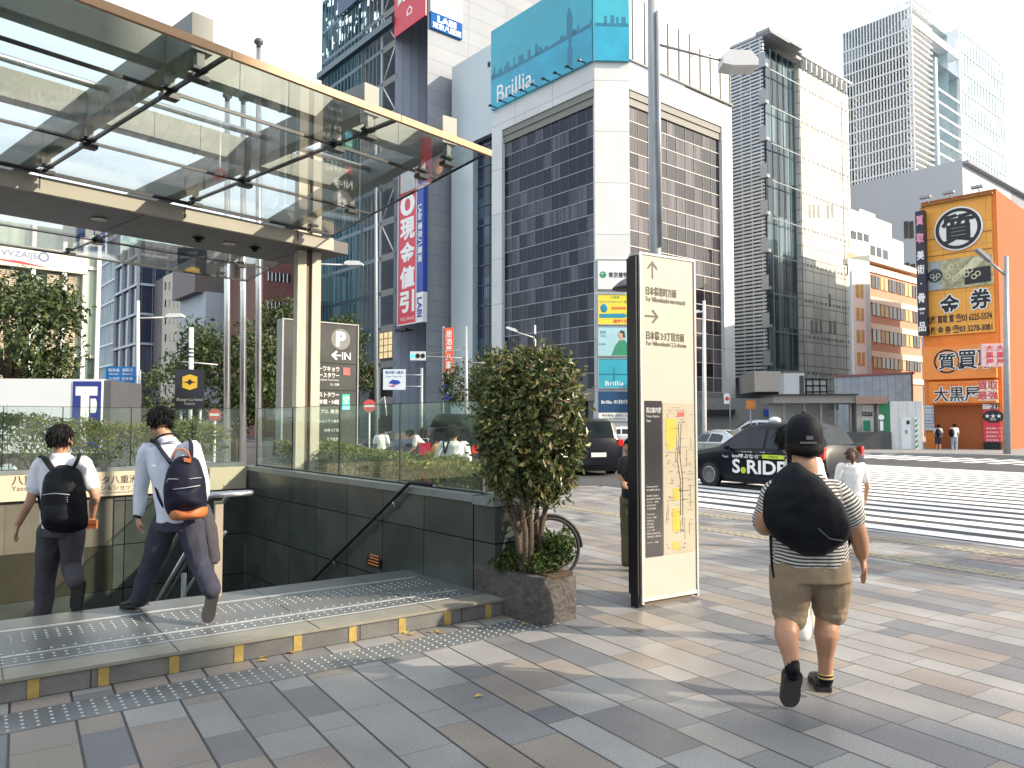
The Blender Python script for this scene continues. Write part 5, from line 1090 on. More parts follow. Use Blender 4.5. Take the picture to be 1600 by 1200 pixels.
# ================================================================ planting
def leaf(mb, c, d, up, L, w, mi=0):
    s = d.cross(up)
    if s.length < 1e-4: s = Vector((1,0,0))
    s.normalize(); n = s.cross(d)
    mb.add([c-d*L*.5, c+s*w*.5+n*w*.12, c+d*L*.5-n*L*.1, c-s*w*.5+n*w*.12], [(0,1,2,3)], mi)
def rv(r): return Vector((r.gauss(0,1), r.gauss(0,1), r.gauss(0,1))).normalized()
def leaves_at(mb, pts, r, L, w, out=None, jit=.35):
    for p, n in pts:
        d = (rv(r)*.9 + n*.5 + Vector((0,0,-.25))).normalized(); up = (n + rv(r)*.7).normalized()
        k = r.uniform(.55, 1.45); leaf(mb, p, d, up, L*k, w*k)
def blob_pts(r, blobs, n, shell=(.62,1.03)):
    tot = sum(b[1][0]*b[1][1]+b[1][1]*b[1][2]+b[1][0]*b[1][2] for b in blobs); out = []
    for c, q in blobs:
        m = int(n*(q[0]*q[1]+q[1]*q[2]+q[0]*q[2])/tot)
        for _ in range(m):
            u = rv(r); k = r.uniform(*shell)
            out.append((Vector(c)+Vector((u.x*q[0], u.y*q[1], u.z*q[2]))*k, u))
    return out
# clipped camellia in the stone planter
pl0 = G(850, 981); PF = Frame(pl0, -dirv(-38.5)); PF = Frame(pl0, -dirv(-40)); PR = PF.side(0, 0)
pw = thing('planter', 'rough dark stone planter box at the end of the stair wall', 'planter', PF.p(-.6,-.25,0))
M['roughstone'] = mat('rough_split_stone', (.07,.064,.06), .85, var=.45, scale=7, bump=1.0, bscale=28)
def rough_box(F, x0, x1, y0, y1, z0, z1, n, amp, seed):
    bm = bmesh.new(); bmesh.ops.create_cube(bm, size=1)
    bmesh.ops.subdivide_edges(bm, edges=bm.edges[:], cuts=n, use_grid_fill=True)
    mb = MB(); vs = []
    for v in bm.verts:
        a = x0+(v.co.x+.5)*(x1-x0); b = y0+(v.co.y+.5)*(y1-y0); c = z0+(v.co.z+.5)*(z1-z0)
        p = F.p(a, b, c); q = mnoise.noise_vector(p*7+Vector((seed,0,0)))*amp + mnoise.noise_vector(p*22)*amp*.45; vs.append(p+q)
    bm.verts.index_update(); mb.add(vs, [tuple(v.index for v in f.verts) for f in bm.faces]); bm.free(); return mb
PH = PF.Z(848, 905)
mk('stone_block', rough_box(PF, -.98, -.03, -.42, 0, -.02, PH-.03, 14, .012, 3), M['roughstone'], pw)
mb = rough_box(PF, -.98, -.027, -.09, .006, PH-.06, PH, 12, .008, 9); mk('rim', mb, M['roughstone'], pw)
mb = MB(); mb.box(PF, -.95, -.06, -.40, -.1, PH-.05, PH+.012); mk('soil', mb, M['soil'], pw, kind='stuff')
tc_ = V(828, 860, 6.95); tc_.z = PH-.03
tr = thing('shrub_tree', 'clipped evergreen shrub with a flat sided leafy crown growing in the stone planter', 'shrub', tc_)
r = random.Random(11); mb = MB()
cc = V(829, 664, 7.0); hw, hd, hh = .50, .45, .72
for k in range(7):
    a = r.uniform(0, 6.28); b = tc_+Vector((math.cos(a)*.07, math.sin(a)*.05, 0)); t_ = cc+Vector((math.cos(a)*.3, math.sin(a)*.25, r.uniform(-.4,.2)))
    pts = [b, b.lerp(t_, .25)+Vector((r.uniform(-.03,.03),r.uniform(-.03,.03),.08)), b.lerp(t_, .6)+rv(r)*.03, t_]
    mb.tube(pts, [.032,.026,.018,.007], 7)
    for j in range(5):
        s0 = pts[1].lerp(pts[3], r.uniform(.1,.9)); mb.tube([s0, s0+rv(r)*.12+ZU*.06, s0+rv(r)*.25+ZU*.14], [.009,.006,.003], 5)
mk('trunk', mb, mat('pale_bark', (.085,.062,.043), .9, var=.35, scale=14, bump=.8, bscale=50), tr)
pts = []
while len(pts) < 12000:
    u = rv(r); m_ = max(abs(u.x)**2.8+abs(u.y)**2.8+abs(u.z)**3.2, 1e-6)**(-1/3.0); k = r.random()**.22*r.uniform(.86,1.04)
    lump = 1+.10*mnoise.noise(u*2.6+Vector((4,1,7))) + .05*mnoise.noise(u*6)
    p = Vector((u.x*hw, u.y*hd, u.z*hh))*m_*k*lump
    if p.z < 0: p.x *= 1-.10*(p.z/hh)**2; 
    if p.z < -.5 and r.random() < .4 and p.x < .0: continue
    if mnoise.noise(p*5.5) < -.42: continue
    pts.append((cc+p, u))
mb = MB(); leaves_at(mb, pts, r, .066, .030)
for k in range(70):                                                  # stray shoots past the clipped outline
    u = rv(r); u.z = abs(u.z)*.8 if r.random() < .7 else u.z; m_ = max(abs(u.x)**2.8+abs(u.y)**2.8+abs(u.z)**3.2, 1e-6)**(-1/3.0)
    p = cc+Vector((u.x*hw, u.y*hd, u.z*hh))*m_*.97; d = (u+rv(r)*.6+ZU*.3).normalized()
    for j in range(5): leaf(mb, p+d*(.02+.022*j)+rv(r)*.012, (d+rv(r)*.7).normalized(), rv(r), .05, .022)
mk('crown', mb, M['leafdark'], tr)
ug = thing('undergrowth', 'low leafy undergrowth with dry stems around the shrub trunk in the planter', 'plants', tc_+Vector((.12,.05,.02)))
b0 = PF.p(-.62,-.26,PH+.1); mb = MB()
p_ = blob_pts(r, [(PF.p(-.33,-.30,PH+.14),(.2,.16,.2)),(PF.p(-.66,-.26,PH+.08),(.27,.15,.13)),(PF.p(-.14,-.36,PH+.22),(.13,.13,.17)),(PF.p(-.45,-.14,PH+.06),(.3,.12,.1)),(PF.p(-.2,-.16,PH+.07),(.16,.1,.1)),(PF.p(-.45,-.34,PH+.26),(.13,.1,.14))], 3200, (.3,1.05)); leaves_at(mb, p_, r, .06, .03); mk('leaves', mb, M['leafbush'], ug)
mb = MB()
for k in range(150):
    a = PF.p(r.uniform(-.95,-.1), r.uniform(-.4,-.08), PH+r.uniform(0,.05)); d = rv(r); d.z = abs(d.z)*.5; mb.tube([a, a+d*.06, a+d*.14], [.003,.0025,.001], 4)
mk('dry_stems', mb, mat('dry_stem', (.17,.11,.07), .8, var=.4), ug, kind='stuff')
# beds and hedges behind the stair walls
bd = thing('planting_bed', 'raised soil bed behind the right stair wall', 'planter', RW.p(-3,-1.4,0))
mb = MB(); mb.box(RW, -6.3, -.3, -.95, -.31, 0, .86); mb.box(BW, -9, .3, -3.0, -.31, 0, .87); mk('bed', mb, M['soil'], bd)
mb = MB(); mb.box(RW, -6.5, -.3, -1.05, -.951, 0, .9); mk('bed_kerb', mb, M['coping'], bd)
def hedge(F, x0, x1, y0, y1, zf, n, L, w, label, m, cat='hedge', name='hedge', seed=1):
    t = thing(name, label, cat, F.p((x0+x1)/2, (y0+y1)/2, .87)); r = random.Random(seed); pts = []
    while len(pts) < n:
        x = r.uniform(x0, x1); y = r.uniform(y0, y1); zt = zf(x, y) + .10*mnoise.noise(Vector((x*2.2, y*2.2, seed)))+.05*mnoise.noise(Vector((x*6, y*6, seed)))
        edge = min((y1-y)/.4, 1); z = .87+(zt-.87)*(r.random()**.35)
        if mnoise.noise(F.p(x, y, z)*3.2) < -.36: continue
        pts.append((F.p(x, y, z), (ZU + F.ey*.6*(1-edge) + rv(r)*.5).normalized()))
    mb = MB(); leaves_at(mb, pts, r, L, w); mk('foliage', mb, M[m], t)
    mb = MB()
    for k in range(int((x1-x0)*14)):
        a = F.p(r.uniform(x0, x1), r.uniform(y0, y1), .86); zt = zf((a-F.o).dot(F.ex), (a-F.o).dot(F.ey)); mb.tube([a, a+rv(r)*.08+ZU*(zt-.87)*.5, a+rv(r)*.16+ZU*(zt-.87)*1.0], [.009,.006,.002], 4)
    mk('stems', mb, M['bark'], t, kind='stuff'); return t
hedge(RW, -6.1, -.2, -1.15, -.38, lambda x, y: 1.22-.038*x, 11000, .06, .03, 'low yellow green hedge behind the glass railing on the right', 'leafhedge', seed=4)
hedge(BW, -9, -3.4, -2.4, -.4, lambda x, y: 1.45, 5200, .06, .022, 'low dark hedge behind the glass at the far left', 'leafbush', seed=5)
hedge(BW, -4.7, -1.5, -2.6, -.5, lambda x, y: 1.86-.12*abs(x+3.0)**1.5, 7500, .075, .03, 'taller feathery shrub behind the glass between the two men', 'leafhedge', 'shrub', 'shrub', 6)
hedge(BW, -1.3, -.05, -2.2, -.5, lambda x, y: 1.80-.25*abs(x+.6), 2200, .085, .035, 'airy yellow green shrub beside the glass corner', 'leafhedge', 'shrub', 'shrub', 7)
def tree(px, py, Y, rad, n, L, label, m='leaftree', group=None, seed=0, flat=1.0, base=0, low=.9):
    r = random.Random(seed+50); c = V(px, py, Y); t = thing('street_tree', label, 'tree', (c.x, Y, base), group)
    bl = []
    for k in range(26):
        u = rv(r); bl.append((c+Vector((u.x*rad*.72, u.y*rad*.6, u.z*rad*.72*flat)), (rad*r.uniform(.24,.42),)*3))
    mb = MB(); leaves_at(mb, blob_pts(r, bl, n, (.25,1.08)), r, L, L*.5); mk('crown', mb, M[m], t)
    mb = MB(); b = Vector((c.x, Y, base)); h = c.z-base
    mb.tube([b, b+ZU*h*.4+rv(r)*.05, b+ZU*h*.75, c], [rad*.085, rad*.07, rad*.05, rad*.02], 9)
    for k in range(9): q = bl[k*2][0]; s0 = b+ZU*h*r.uniform(.45,.9); mb.tube([s0, s0.lerp(q,.5)+ZU*.1*rad, q], [rad*.04, rad*.025, rad*.01], 6)
    mk('trunk', mb, M['bark'], t); return t
tree(18, 520, 24, 2.35, 7600, .2, 'dark spreading street tree in front of the bank at the far left', seed=1)
tree(372, 575, 34, 2.9, 7000, .24, 'dense dark street tree behind the flag poles', seed=2)
tree(436, 560, 40, 3.0, 4200, .26, 'street tree half hidden by the cream pillar', seed=3)
tree(530, 540, 46, 2.0, 2600, .22, 'small street tree above the parking sign', seed=4)
tree(555, 582, 50, 1.7, 2200, .22, 'small street tree below the teal glass store', seed=14)
tree(776, 600, 38, 1.9, 3000, .2, 'thin street tree behind the traffic signal pole', seed=5)
tree(730, 602, 44, 1.6, 1500, .2, 'sparse street tree in front of the pale slab block', seed=6)
tree(270, 622, 40, 2.2, 3200, .22, 'low dark tree under the yellow hexagon sign', seed=7)
M['soil2'] = M['soil']
# unseen street trees added out of frame to streak the forecourt with shade
for k, (x, y, zc_, rd) in enumerate(((15.5,6.9,6.0,1.5),(17,9.6,6.4,1.5),(19,13.0,6.6,1.7))):
    r = random.Random(k+90); t = thing('street_tree', ['street tree standing outside the right edge, nearest the steps','street tree standing outside the right edge, middle of three','street tree standing outside the right edge, nearest the crossing'][k], 'tree', (x, y, 0))
    c = Vector((x,y,zc_)); bl = [(c+rv(r)*rd*.6, (rd*.4,)*3) for _ in range(12)]
    mb = MB(); leaves_at(mb, blob_pts(r, bl, 2200, (.2,1.05)), r, .3, .16); mk('crown', mb, M['leaftree'], t)
    mb = MB(); mb.tube([(x,y,0),(x,y,zc_)], [.14,.06], 8); mk('trunk', mb, M['bark'], t)
fl = MB(); r = random.Random(21)
for px, py in [(183,1052),(190,1056),(258,1046),(72,1072),(400,1023),(412,1026),(455,1019),(410,1031),(462,1016),(634,988),(640,990),(683,986),(690,988),(676,987),(745,1087),(818,974),(1002,985)]:
    p = G(px+r.uniform(-3,3), py+r.uniform(-1,1), .012); a = r.uniform(0,6.28); leaf(fl, p, Vector((math.cos(a),math.sin(a),r.uniform(-.1,.2))).normalized(), (ZU+rv(r)*.3).normalized(), r.uniform(.06,.1), r.uniform(.03,.045))
mk('fallen_leaves', fl, M['leafgold'], kind='stuff')
# ================================================================ map pylon
g0, g1 = G(1004, 950), G(1091, 936); PY = Frame(g0, (g1-g0)); PY = Frame(g0, dirv(57.5)); pwid = PY.S(1091, 936)
pz = PY.Z(1003, 394); sgn = thing('map_pylon', 'tall slim cream direction pylon with a street map and a dark left edge', 'sign', PY.p(pwid/2,-.08,0))
M['pylonface'] = mat('cream_pylon_face', (.40,.39,.335), .3, var=.03, scale=3, coat=.3)
mb = MB(); mb.box(PY, .012, pwid-.02, -.125, .0, .09, pz-.02); mk('cream_face', mb, M['pylonface'], sgn)
mb = MB(); mb.box(PY, -.012, .011, -.135, .014, .03, pz); mb.box(PY, pwid-.019, pwid, -.17, .012, .03, pz-.005); mb.box(PY, .0115, pwid-.02, -.17, .010, pz-.019, pz-.001); mb.box(PY, .0115, pwid-.02, -.17, .008, .055, .089); mk('frame', mb, mat('pale_frame', (.55,.54,.5), .35, .4), sgn)
mb = MB(); mb.box(PY, -.04, -.0125, -.12, -.01, .0, pz-.03); mb.box(PY, -.055, -.041, -.13, .0, .12, pz-.05); mk('dark_edge', mb, mat('charcoal_edge', (.02,.02,.024), .35, .3), sgn)
mb = MB(); mb.box(PY, .05, pwid-.06, -.14, -.03, 0, .054); mk('foot', mb, M['creamdk'], sgn)
Fq = PY.off(0, .001, 0); at = Fq.at
ol = mat('olive_ink', (.07,.06,.03), .5, var=0)
mb = MB()
def arrow(mb, cx, cz, s, up):
    t_ = s*.1
    P = [(-t_,-s),(t_,-s),(t_,s*.55),(s*.62,0),(s*.78,.16*s),(0,s),(-s*.78,.16*s),(-s*.62,0),(-t_,s*.55)]
    if not up: P = [(b, -a) for a, b in P]
    mb.poly(Fq, [(cx+a, cz+b) for a, b in P], .002)
ax, az = at(1017, 421); arrow(mb, ax+.02, az, .088, True); bx_, bz_ = at(1016, 494); arrow(mb, bx_+.02, bz_, .088, False)
xl_ = .075
letters(mb, Fq, xl_, at(1005,453)[1], '日本橋室町方面', .085, .40, .002, 0, .028, 'L'); letters(mb, Fq, xl_, at(1005,466)[1], 'For Nihombashi-muromachi', .05, .52, .002, 0, .014, 'L')
letters(mb, Fq, xl_, at(1005,523)[1], '日本橋 2·3丁目方面', .085, .5, .002, 0, .028, 'L'); letters(mb, Fq, xl_, at(1005,536)[1], 'For Nihombashi 2,3-chome', .05, .53, .002, 0, .014, 'L')
mk('lettering', mb, ol, sgn)
zA, zB = at(1005,872)[1], at(1005,626)[1]
mb = MB(); mb.box(Fq, .045, .265, .0, .004, zA, zB); blk = mk('black_legend', mb, mat('black_gloss_panel', (.012,.012,.018), .2, var=.05), sgn)
mb = MB(); letters(mb, Fq, .06, zB-.09, '周辺案内図', .055, .19, .0045, 0, .01, 'L'); letters(mb, Fq, .06, zB-.15, 'Tokyo Station', .028, .17, .0045, 0, 0, 'L'); letters(mb, Fq, .06, zB-.19, 'Yaesu', .024, .06, .0045, 0, 0, 'L')
r = random.Random(5); z = zB-.82
while z > zA+.12:
    w_ = r.uniform(.07,.19); letters(mb, Fq, .06, z, r.choice(['公共施設','ホテル・旅館','Nihombashi St.','Yaesu Chikagai','東京駅八重洲口','Hospital','日本銀行本店']), .017, w_, .0045, 0, 0, 'L'); z -= r.choice([.03,.03,.055])
mk('legend_lettering', mb, mat('grey_white_ink', (.5,.5,.5), .5, var=0), sgn)
mb = MB(); mb.box(Fq, .275, pwid-.035, 0, .003, at(1060,864)[1], zB-.02); mk('map_sheet', mb, mat('map_paper', (.36,.325,.24), .35, var=.05, scale=8, coat=.3), sgn)
mb = MB(); mx0, mx1 = .285, pwid-.045; mz0, mz1 = at(1060,862)[1], zB-.12
mb.extr(Fq, [(.31,mz1-.05),(.45,mz1-.05),(.46,mz1-.2),(.42,mz1-.34),(.33,mz1-.36),(.31,mz1-.2)], .003, .0045); mb.box(Fq, .4, .48, .003, .0045, mz0+.5, mz0+.62); mb.box(Fq, .39, .49, .003, .0045, mz0+.2, mz0+.42); mb.box(Fq, .39, .47, .003, .0045, mz0+.02, mz0+.1)
mk('yellow_blocks', mb, mat('map_yellow', (.5,.36,.05), .4, var=.1), sgn)
mb = MB(); mb.box(Fq, .47, .56, .003, .0048, mz1-.03, mz1+.015); letters(mb, Fq, .515, mz1-.008, 'MAP', .02, .06, .0049, 0); mk('red_label', mb, mat('map_red', (.6,.08,.06), .4), sgn)
mb = MB()
for k in range(46):
    x = r.uniform(mx0, mx1-.03); z = r.uniform(mz0, mz1+.06)
    if r.random() < .5: mb.box(Fq, x, min(x+r.uniform(.03,.16), mx1), .003, .0046, z, z+.003)
    else: mb.box(Fq, x, x+.003, .003, .0046, z, min(z+r.uniform(.04,.22), mz1))
for k in range(60):
    x = r.uniform(mx0, mx1-.05); z = r.uniform(mz0, mz1+.06); letters(mb, Fq, x, z, r.choice(['日本橋','銀行','Exit','郵便局','ホテル','St.','Bldg','丸善','交番','■','高島屋']), r.uniform(.009,.016), None, .0047, 0, 0, 'L')
mb.tube([Fq.p(.5,.004,mz0+.35), Fq.p(.5,.004,mz0+.7), Fq.p(.46,.004,mz0+.9), Fq.p(.49,.004,mz0+1.1), Fq.p(.48,.004,mz1-.1)], .003, 4); mb.tube([Fq.p(.53,.004,mz0+.35), Fq.p(.53,.004,mz0+.72), Fq.p(.5,.004,mz0+.92), Fq.p(.52,.004,mz1-.1)], .003, 4)
mk('map_print', mb, mat('map_ink', (.05,.045,.035), .5, var=0), sgn)
# ================================================================ poles, lamps and signs
def lamp_head(mb, c, d, L=.5, w=.22, h=.12):
    d = d.normalized(); F = Frame(c, d, ZU)
    pts = [(-.02,0),(L*.25,-.02),(L,0),(L,h*.45),(L*.8,h),(L*.15,h),(-.02,h*.6)]
    mb.extr(F, pts, -w/2, w/2)
lb_ = V(1029, 658, 9.0); lb_.z = 0
lp = thing('street_lamp', 'tall tapered street lamp behind the cream map pylon with an arm to the right', 'street lamp', lb_)
mb = MB(); tp = V(1017, -90, 9.0); mb.tube([lb_, lb_.lerp(tp,.35), lb_.lerp(tp,.7), tp], [.085,.075,.06,.05], 14); mk('pole', mb, M['greypole'], lp)
mb = MB(); a, b = V(1032, 385, 8.95), V(1027, 18, 8.95); mb.tube([a, b], [.03,.022], 8); mk('side_rod', mb, M['greypole'], lp)
mb = MB(); a, b = V(1030, 70, 9.0), V(1132, 96, 9.0); mb.tube([a, b], [.018,.014], 8); mk('arm', mb, M['greypole'], lp)
mb = MB(); lamp_head(mb, V(1128, 106, 9.0), Vector((1,0,-.06)), .40, .26, .17); hd_ = mk('lamp_head', mb, M['whitepole'], lp)
mb = MB(); c = V(984, 452, 9.0); mb.lathe(c, [(.21,0),(.2,.02),(.12,.09),(.05,.13),(.01,.16)], 20); mb.tube([c+ZU*.12, V(1000,446,9.0), V(1026,450,9.0)], .02, 7); mk('path_lamp', mb, M['ribdark'], lp)
def far_lamp(px, ptop, Y, arms, label, r0=.08, colr='whitepole', head=.55, lean=0):
    b = V(px, HZ, Y); b.z = 0; t_ = V(px+lean, ptop, Y); t = thing('street_lamp', label, 'street lamp', b)
    mb = MB(); mb.tube([b, t_], [r0*1.2, r0*.7], 9); mk('pole', mb, M[colr], t)
    for (qx, qy, ax_, ay) in arms:
        mb = MB(); A = V(qx, qy, Y); B = V(ax_, ay, Y); mb.tube([A, B], r0*.45, 7); mk('arm', mb, M[colr], t)
        mb = MB(); lamp_head(mb, B, B-A, head, head*.45, head*.22); mk('lamp_head', mb, M[colr], t)
    return t
far_lamp(1572, 400, 39, [(1571,430,1546,409)], 'grey street lamp on the pavement edge in front of the orange shop', .15, 'greypole', .9)
far_lamp(216, 470, 26, [(216,497,262,496)], 'pale street lamp with a long right arm behind the blue road sign', .07)
far_lamp(471, 400, 24, [(474,412,540,414)], 'street lamp hidden behind the cream pillar with its arm to the right', .06)
far_lamp(836, 508, 36, [(836,528,808,519)], 'slim street lamp above the clipped shrub with its arm to the left', .06)
far_lamp(1100, 470, 36, [(1100,486,1092,488)], 'slim pale street lamp right of the map pylon', .1)
for px, pt, lab in ((357,160,'left one of three steel flag poles'),(382,165,'middle one of three steel flag poles'),(406,76,'right one of three steel flag poles, its round finial above the glass roof')):
    b = V(px, HZ, 16.5); b.z = 0; t = thing('flag_pole', lab, 'flag pole', b, 'flag poles behind the station entrance')
    tp = V(px-2, pt, 16.5); mb = MB(); mb.tube([b, tp], [.075,.055], 12); mk('pole', mb, M['steel'], t)
    mb = MB(); mb.lathe(tp, [(.05,0),(.05,.08),(.1,.12),(.1,.17),(.06,.22)], 12); mk('finial', mb, M['ribdark'], t)
b = V(299, HZ, 28); b.z = 0; t = thing('banded_pole', 'short pale pole with dark bands beside the yellow hexagon sign', 'pole', b)
mb = MB(); tp = V(299,512,28); mb.tube([b, tp], .09, 8); mk('pole', mb, M['whitepole'], t)
mb = MB(); 
for y in (545,551,557): q = V(299,y,28); mb.tube([q-ZU*.04, q+ZU*.03], .095, 8)
mk('bands', mb, M['ribdark'], t)
mb = MB(); mb.tube([V(285,565,28), V(340,570,28)], .025, 5); mk('cable_arm', mb, M['whitepole'], t)
def board(px0, px1, py0, py1, Y, m, label, cat='sign', name='road_sign', yaw=90, post=None, d=.06):
    F = face((px0+px1)/2, Y, yaw); x0, x1 = F.S(px0), F.S(px1); pm = (px0+px1)/2; z0, z1 = F.Z(pm, py1), F.Z(pm, py0)
    t = thing(name, label, cat, F.p((x0+x1)/2, 0, 0 if post is not None else z0)); mb = MB(); mb.box(F, x0, x1, -d, 0, z0, z1); mk('panel', mb, M[m] if isinstance(m, str) else m, t)
    if post is not None:
        mb = MB()
        for q in post: X = F.S(q); mb.tube([F.p(X,-d-.05,0), F.p(X,-d-.05,z1-.1)], .045, 8)
        mk('post', mb, M['greypole'], t)
    return t, F.off(0, .004, 0), x0, x1, z0, z1
t, F, x0, x1, z0, z1 = board(163, 210, 573, 607, 25.5, mat('road_sign_blue', (.015,.17,.5), .4, var=.05), 'blue direction road sign with white arrows above the truck', post=(214,))
mb = MB(); h = z1-z0; w = x1-x0
letters(mb, F, x0+w*.28, z1-h*.16, '晴海通', h*.16, w*.36); letters(mb, F, x0+w*.75, z1-h*.16, '昭和通', h*.16, w*.36); letters(mb, F, x0+w*.28, z1-h*.33, 'Harumi', h*.1, w*.3); letters(mb, F, x0+w*.75, z1-h*.33, 'Showa-dori', h*.1, w*.36); letters(mb, F, x0+w*.3, z1-h*.55, '大手町', h*.15, w*.36); letters(mb, F, x0+w*.74, z1-h*.55, '日本橋', h*.15, w*.36)
mb.poly(F, [(x0+w*.08,z0+h*.2),(x0+w*.2,z0+h*.3),(x0+w*.2,z0+h*.24),(x0+w*.46,z0+h*.24),(x0+w*.46,z0+h*.06),(x0+w*.54,z0+h*.06),(x0+w*.54,z0+h*.24),(x0+w*.8,z0+h*.24),(x0+w*.8,z0+h*.3),(x0+w*.94,z0+h*.2),(x0+w*.8,z0+h*.1),(x0+w*.8,z0+h*.16),(x0+w*.2,z0+h*.16),(x0+w*.2,z0+h*.1)], .002)
mk('lettering', mb, M['whiteink'], t)
t, F, x0, x1, z0, z1 = board(272, 317, 577, 640, 22, mat('black_sign_panel', (.012,.014,.02), .3, var=.05), 'black hotel sign with a yellow hexagon emblem', name='hotel_sign', post=(280,310))
mb = MB(); cx = (x0+x1)/2+.02; s = (x1-x0)*.26; cz = z1-(z1-z0)*.32
mb.poly(F, [(cx-s,cz-s*.72),(cx,cz-s*1.05),(cx+s,cz-s*.72),(cx+s,cz+s*.72),(cx,cz+s*1.05),(cx-s,cz+s*.72)], .003); mk('hexagon_emblem', mb, mat('amber_emblem', (.7,.42,.03), .4), t)
mb = MB(); mb.poly(F, [(cx-s*.9,cz),(cx-s*.3,cz+s*.12),(cx,cz+s*.42),(cx+s*.3,cz+s*.12),(cx+s*.9,cz),(cx+s*.3,cz-s*.12),(cx,cz-s*.42),(cx-s*.3,cz-s*.12)], .006); mk('emblem_mark', mb, M['ink'], t)
mb = MB(); letters(mb, F, cx, z0+(z1-z0)*.24, 'Shangri-La hotel', .11, .75); letters(mb, F, cx, z0+(z1-z0)*.14, 'TOKYO', .06, .3); mk('lettering', mb, mat('grey_gold_ink', (.42,.4,.36), .5), t)
# parking pylon
FPk = face(500, 13.2, 50); x0, x1 = FPk.S(441), FPk.S(557); zt_ = FPk.Z(500, 504)
pk = thing('parking_sign', 'grey parking pylon with a round P, white arrow and tower names behind the pillar', 'sign', FPk.p((x0+x1)/2,-.1,0))
M['pkgrey'] = mat('satin_grey_panel', (.06,.066,.066), .32, .4, var=.12, scale=1.2)
mb = MB(); mb.box(FPk, x0, x1, -.18, 0, 0, zt_); mk('panel', mb, M['pkgrey'], pk)
mb = MB(); mb.box(FPk, x0-.03, x0-.001, -.2, .02, 0, zt_+.02); mb.box(FPk, x1+.001, x1+.02, -.2, .02, 0, zt_+.02); mb.box(FPk, x0, x1, -.2, .015, zt_+.0005, zt_+.02); mk('edge', mb, M['greypole'], pk)
F = FPk.off(0,.003,0); X = lambda p: FPk.S(p); Zq = lambda y, p=530: FPk.Z(p, y)
mb = MB(); 
for y in (568,610): mb.box(F, X(497), X(557)-.02, 0, .004, Zq(y)-.006, Zq(y)+.006)
mk('groove', mb, M['black'], pk)
cx = X(531); rr = (X(546)-X(516))/2
mb = MB(); mb.disc(F, cx, Zq(530), rr, .001); mk('round_badge', mb, mat('light_grey_badge', (.16,.165,.165), .5), pk)
mb = MB(); letters(mb, F, cx, Zq(530), 'P', rr*1.36, rr*.95, .004, 0, .05); letters(mb, F, X(540), Zq(556), 'IN', .13, .17, .002, 0, .005)
ax, az = X(525), Zq(555.5); mb.poly(F, [(ax-.11,az),(ax-.01,az+.085),(ax+.015,az+.06),(ax-.045,az+.012),(ax+.08,az+.012),(ax+.08,az-.012),(ax-.045,az-.012),(ax+.015,az-.06),(ax-.01,az-.085)], .002)
xr = X(529)
for s_, y, h_, b_ in (('トワキョウ',577,.085,.01),('ースタワー',587,.085,.01),('Kyobashi Trust Tower',594.5,.035,0),('丸ノ内線',601,.045,0),('ストタワー',617,.085,.01),('本館・N館',628,.085,.01),('プル 東京',643,.075,.005),('ショップ 八重洲',658,.05,0),('京橋 2丁目',672,.05,0),('三井住友',686,.06,0)):
    letters(mb, F, xr, Zq(y), s_, h_, min(xr-X(497)-.01, h_*len(s_)*.92), .002, 0, b_, 'R')
mk('lettering', mb, M['whiteink'], pk)
mb = MB(); mb.box(F, X(535), X(546), 0, .006, Zq(586), Zq(574)); mk('red_square', mb, mat('dull_red', (.45,.1,.11), .45), pk)
mb = MB(); mb.box(F, X(534), X(546), 0, .006, Zq(632), Zq(616)); mk('green_square', mb, mat('lit_green', (.02,.45,.22), .4, emit=((.05,.9,.45), .25)), pk)
mb = MB(); mb.box(F, X(534), X(546), 0, .006, Zq(640), Zq(632.5)); mk('blue_square', mb, mat('lit_cyan', (.15,.5,.7), .4, emit=((.2,.7,.95), .3)), pk)
mb = MB(); letters(mb, F, X(540), Zq(624), '空', .13, .11, .008, 0, .01); mk('vacancy_lettering', mb, M['whiteink'], pk)
# traffic signal, map board, banner
sb = V(729, HZ, 36); sb.z = 0
ts = thing('traffic_signal', 'traffic signal showing green on a long arm left of a grey pole', 'traffic signal', sb)
mb = MB(); mb.tube([sb, V(728,510,36)], [.11,.07], 9); mk('pole', mb, M['greypole'], ts)
mb = MB(); mb.tube([V(728,560,36), V(664,557,36)], .035, 7); mb.tube([V(728,545,36), V(668,553,36)], .015, 5); mb.tube([V(728,566,36), V(768,568,36)], .03, 6); mk('arm', mb, M['greypole'], ts)
F = face(652, 35.8, 90); xa, xb_ = F.S(640), F.S(664); za, zb_ = F.Z(652,563), F.Z(652,549)
mb = MB(); mb.box(F, xa, xb_, -.15, .0, za, zb_); mk('housing', mb, M['whitepole'], ts)
for k, (nm, m_) in enumerate((('green_lamp', mat('lit_green_lamp', (.05,.8,.4), .3, emit=((.05,1,.5), 1.4))), ('amber_lamp', M['black']), ('red_lamp', M['black']))):
    mb = MB(); mb.disc(F, xa+(xb_-xa)*(k+.5)/3, (za+zb_)/2, (xb_-xa)/6.6, .012); mk(nm, mb, m_, ts)
t, F, x0, x1, z0, z1 = board(598, 633, 577, 609, 34, mat('pale_map_board', (.62,.72,.78), .4, var=.04), 'white area guide board with blue lettering beside the traffic signal', name='guide_board', post=None)
mb = MB(); letters(mb, F, (x0+x1)/2, z1-.14, '東京駅八重洲', .13, .8, .002, 0, .01); letters(mb, F, (x0+x1)/2, z1-.32, 'Yaesu Tokyo Sta.', .08, .75); mb.extr(F, [(x0+.25,z0+.3),(x0+.4,z0+.45),(x1-.3,z0+.42),(x1-.2,z0+.3),(x1-.4,z0+.22)], 0, .005); mk('blue_print', mb, M['blueink'], t)
mb = MB(); mb.extr(F, [(x0+.25,z0+.18),(x0+.5,z0+.24),(x1-.45,z0+.16),(x1-.5,z0+.12)], 0, .006); mk('pink_print', mb, mat('magenta_ink', (.6,.08,.25), .5), t)
mb = MB()
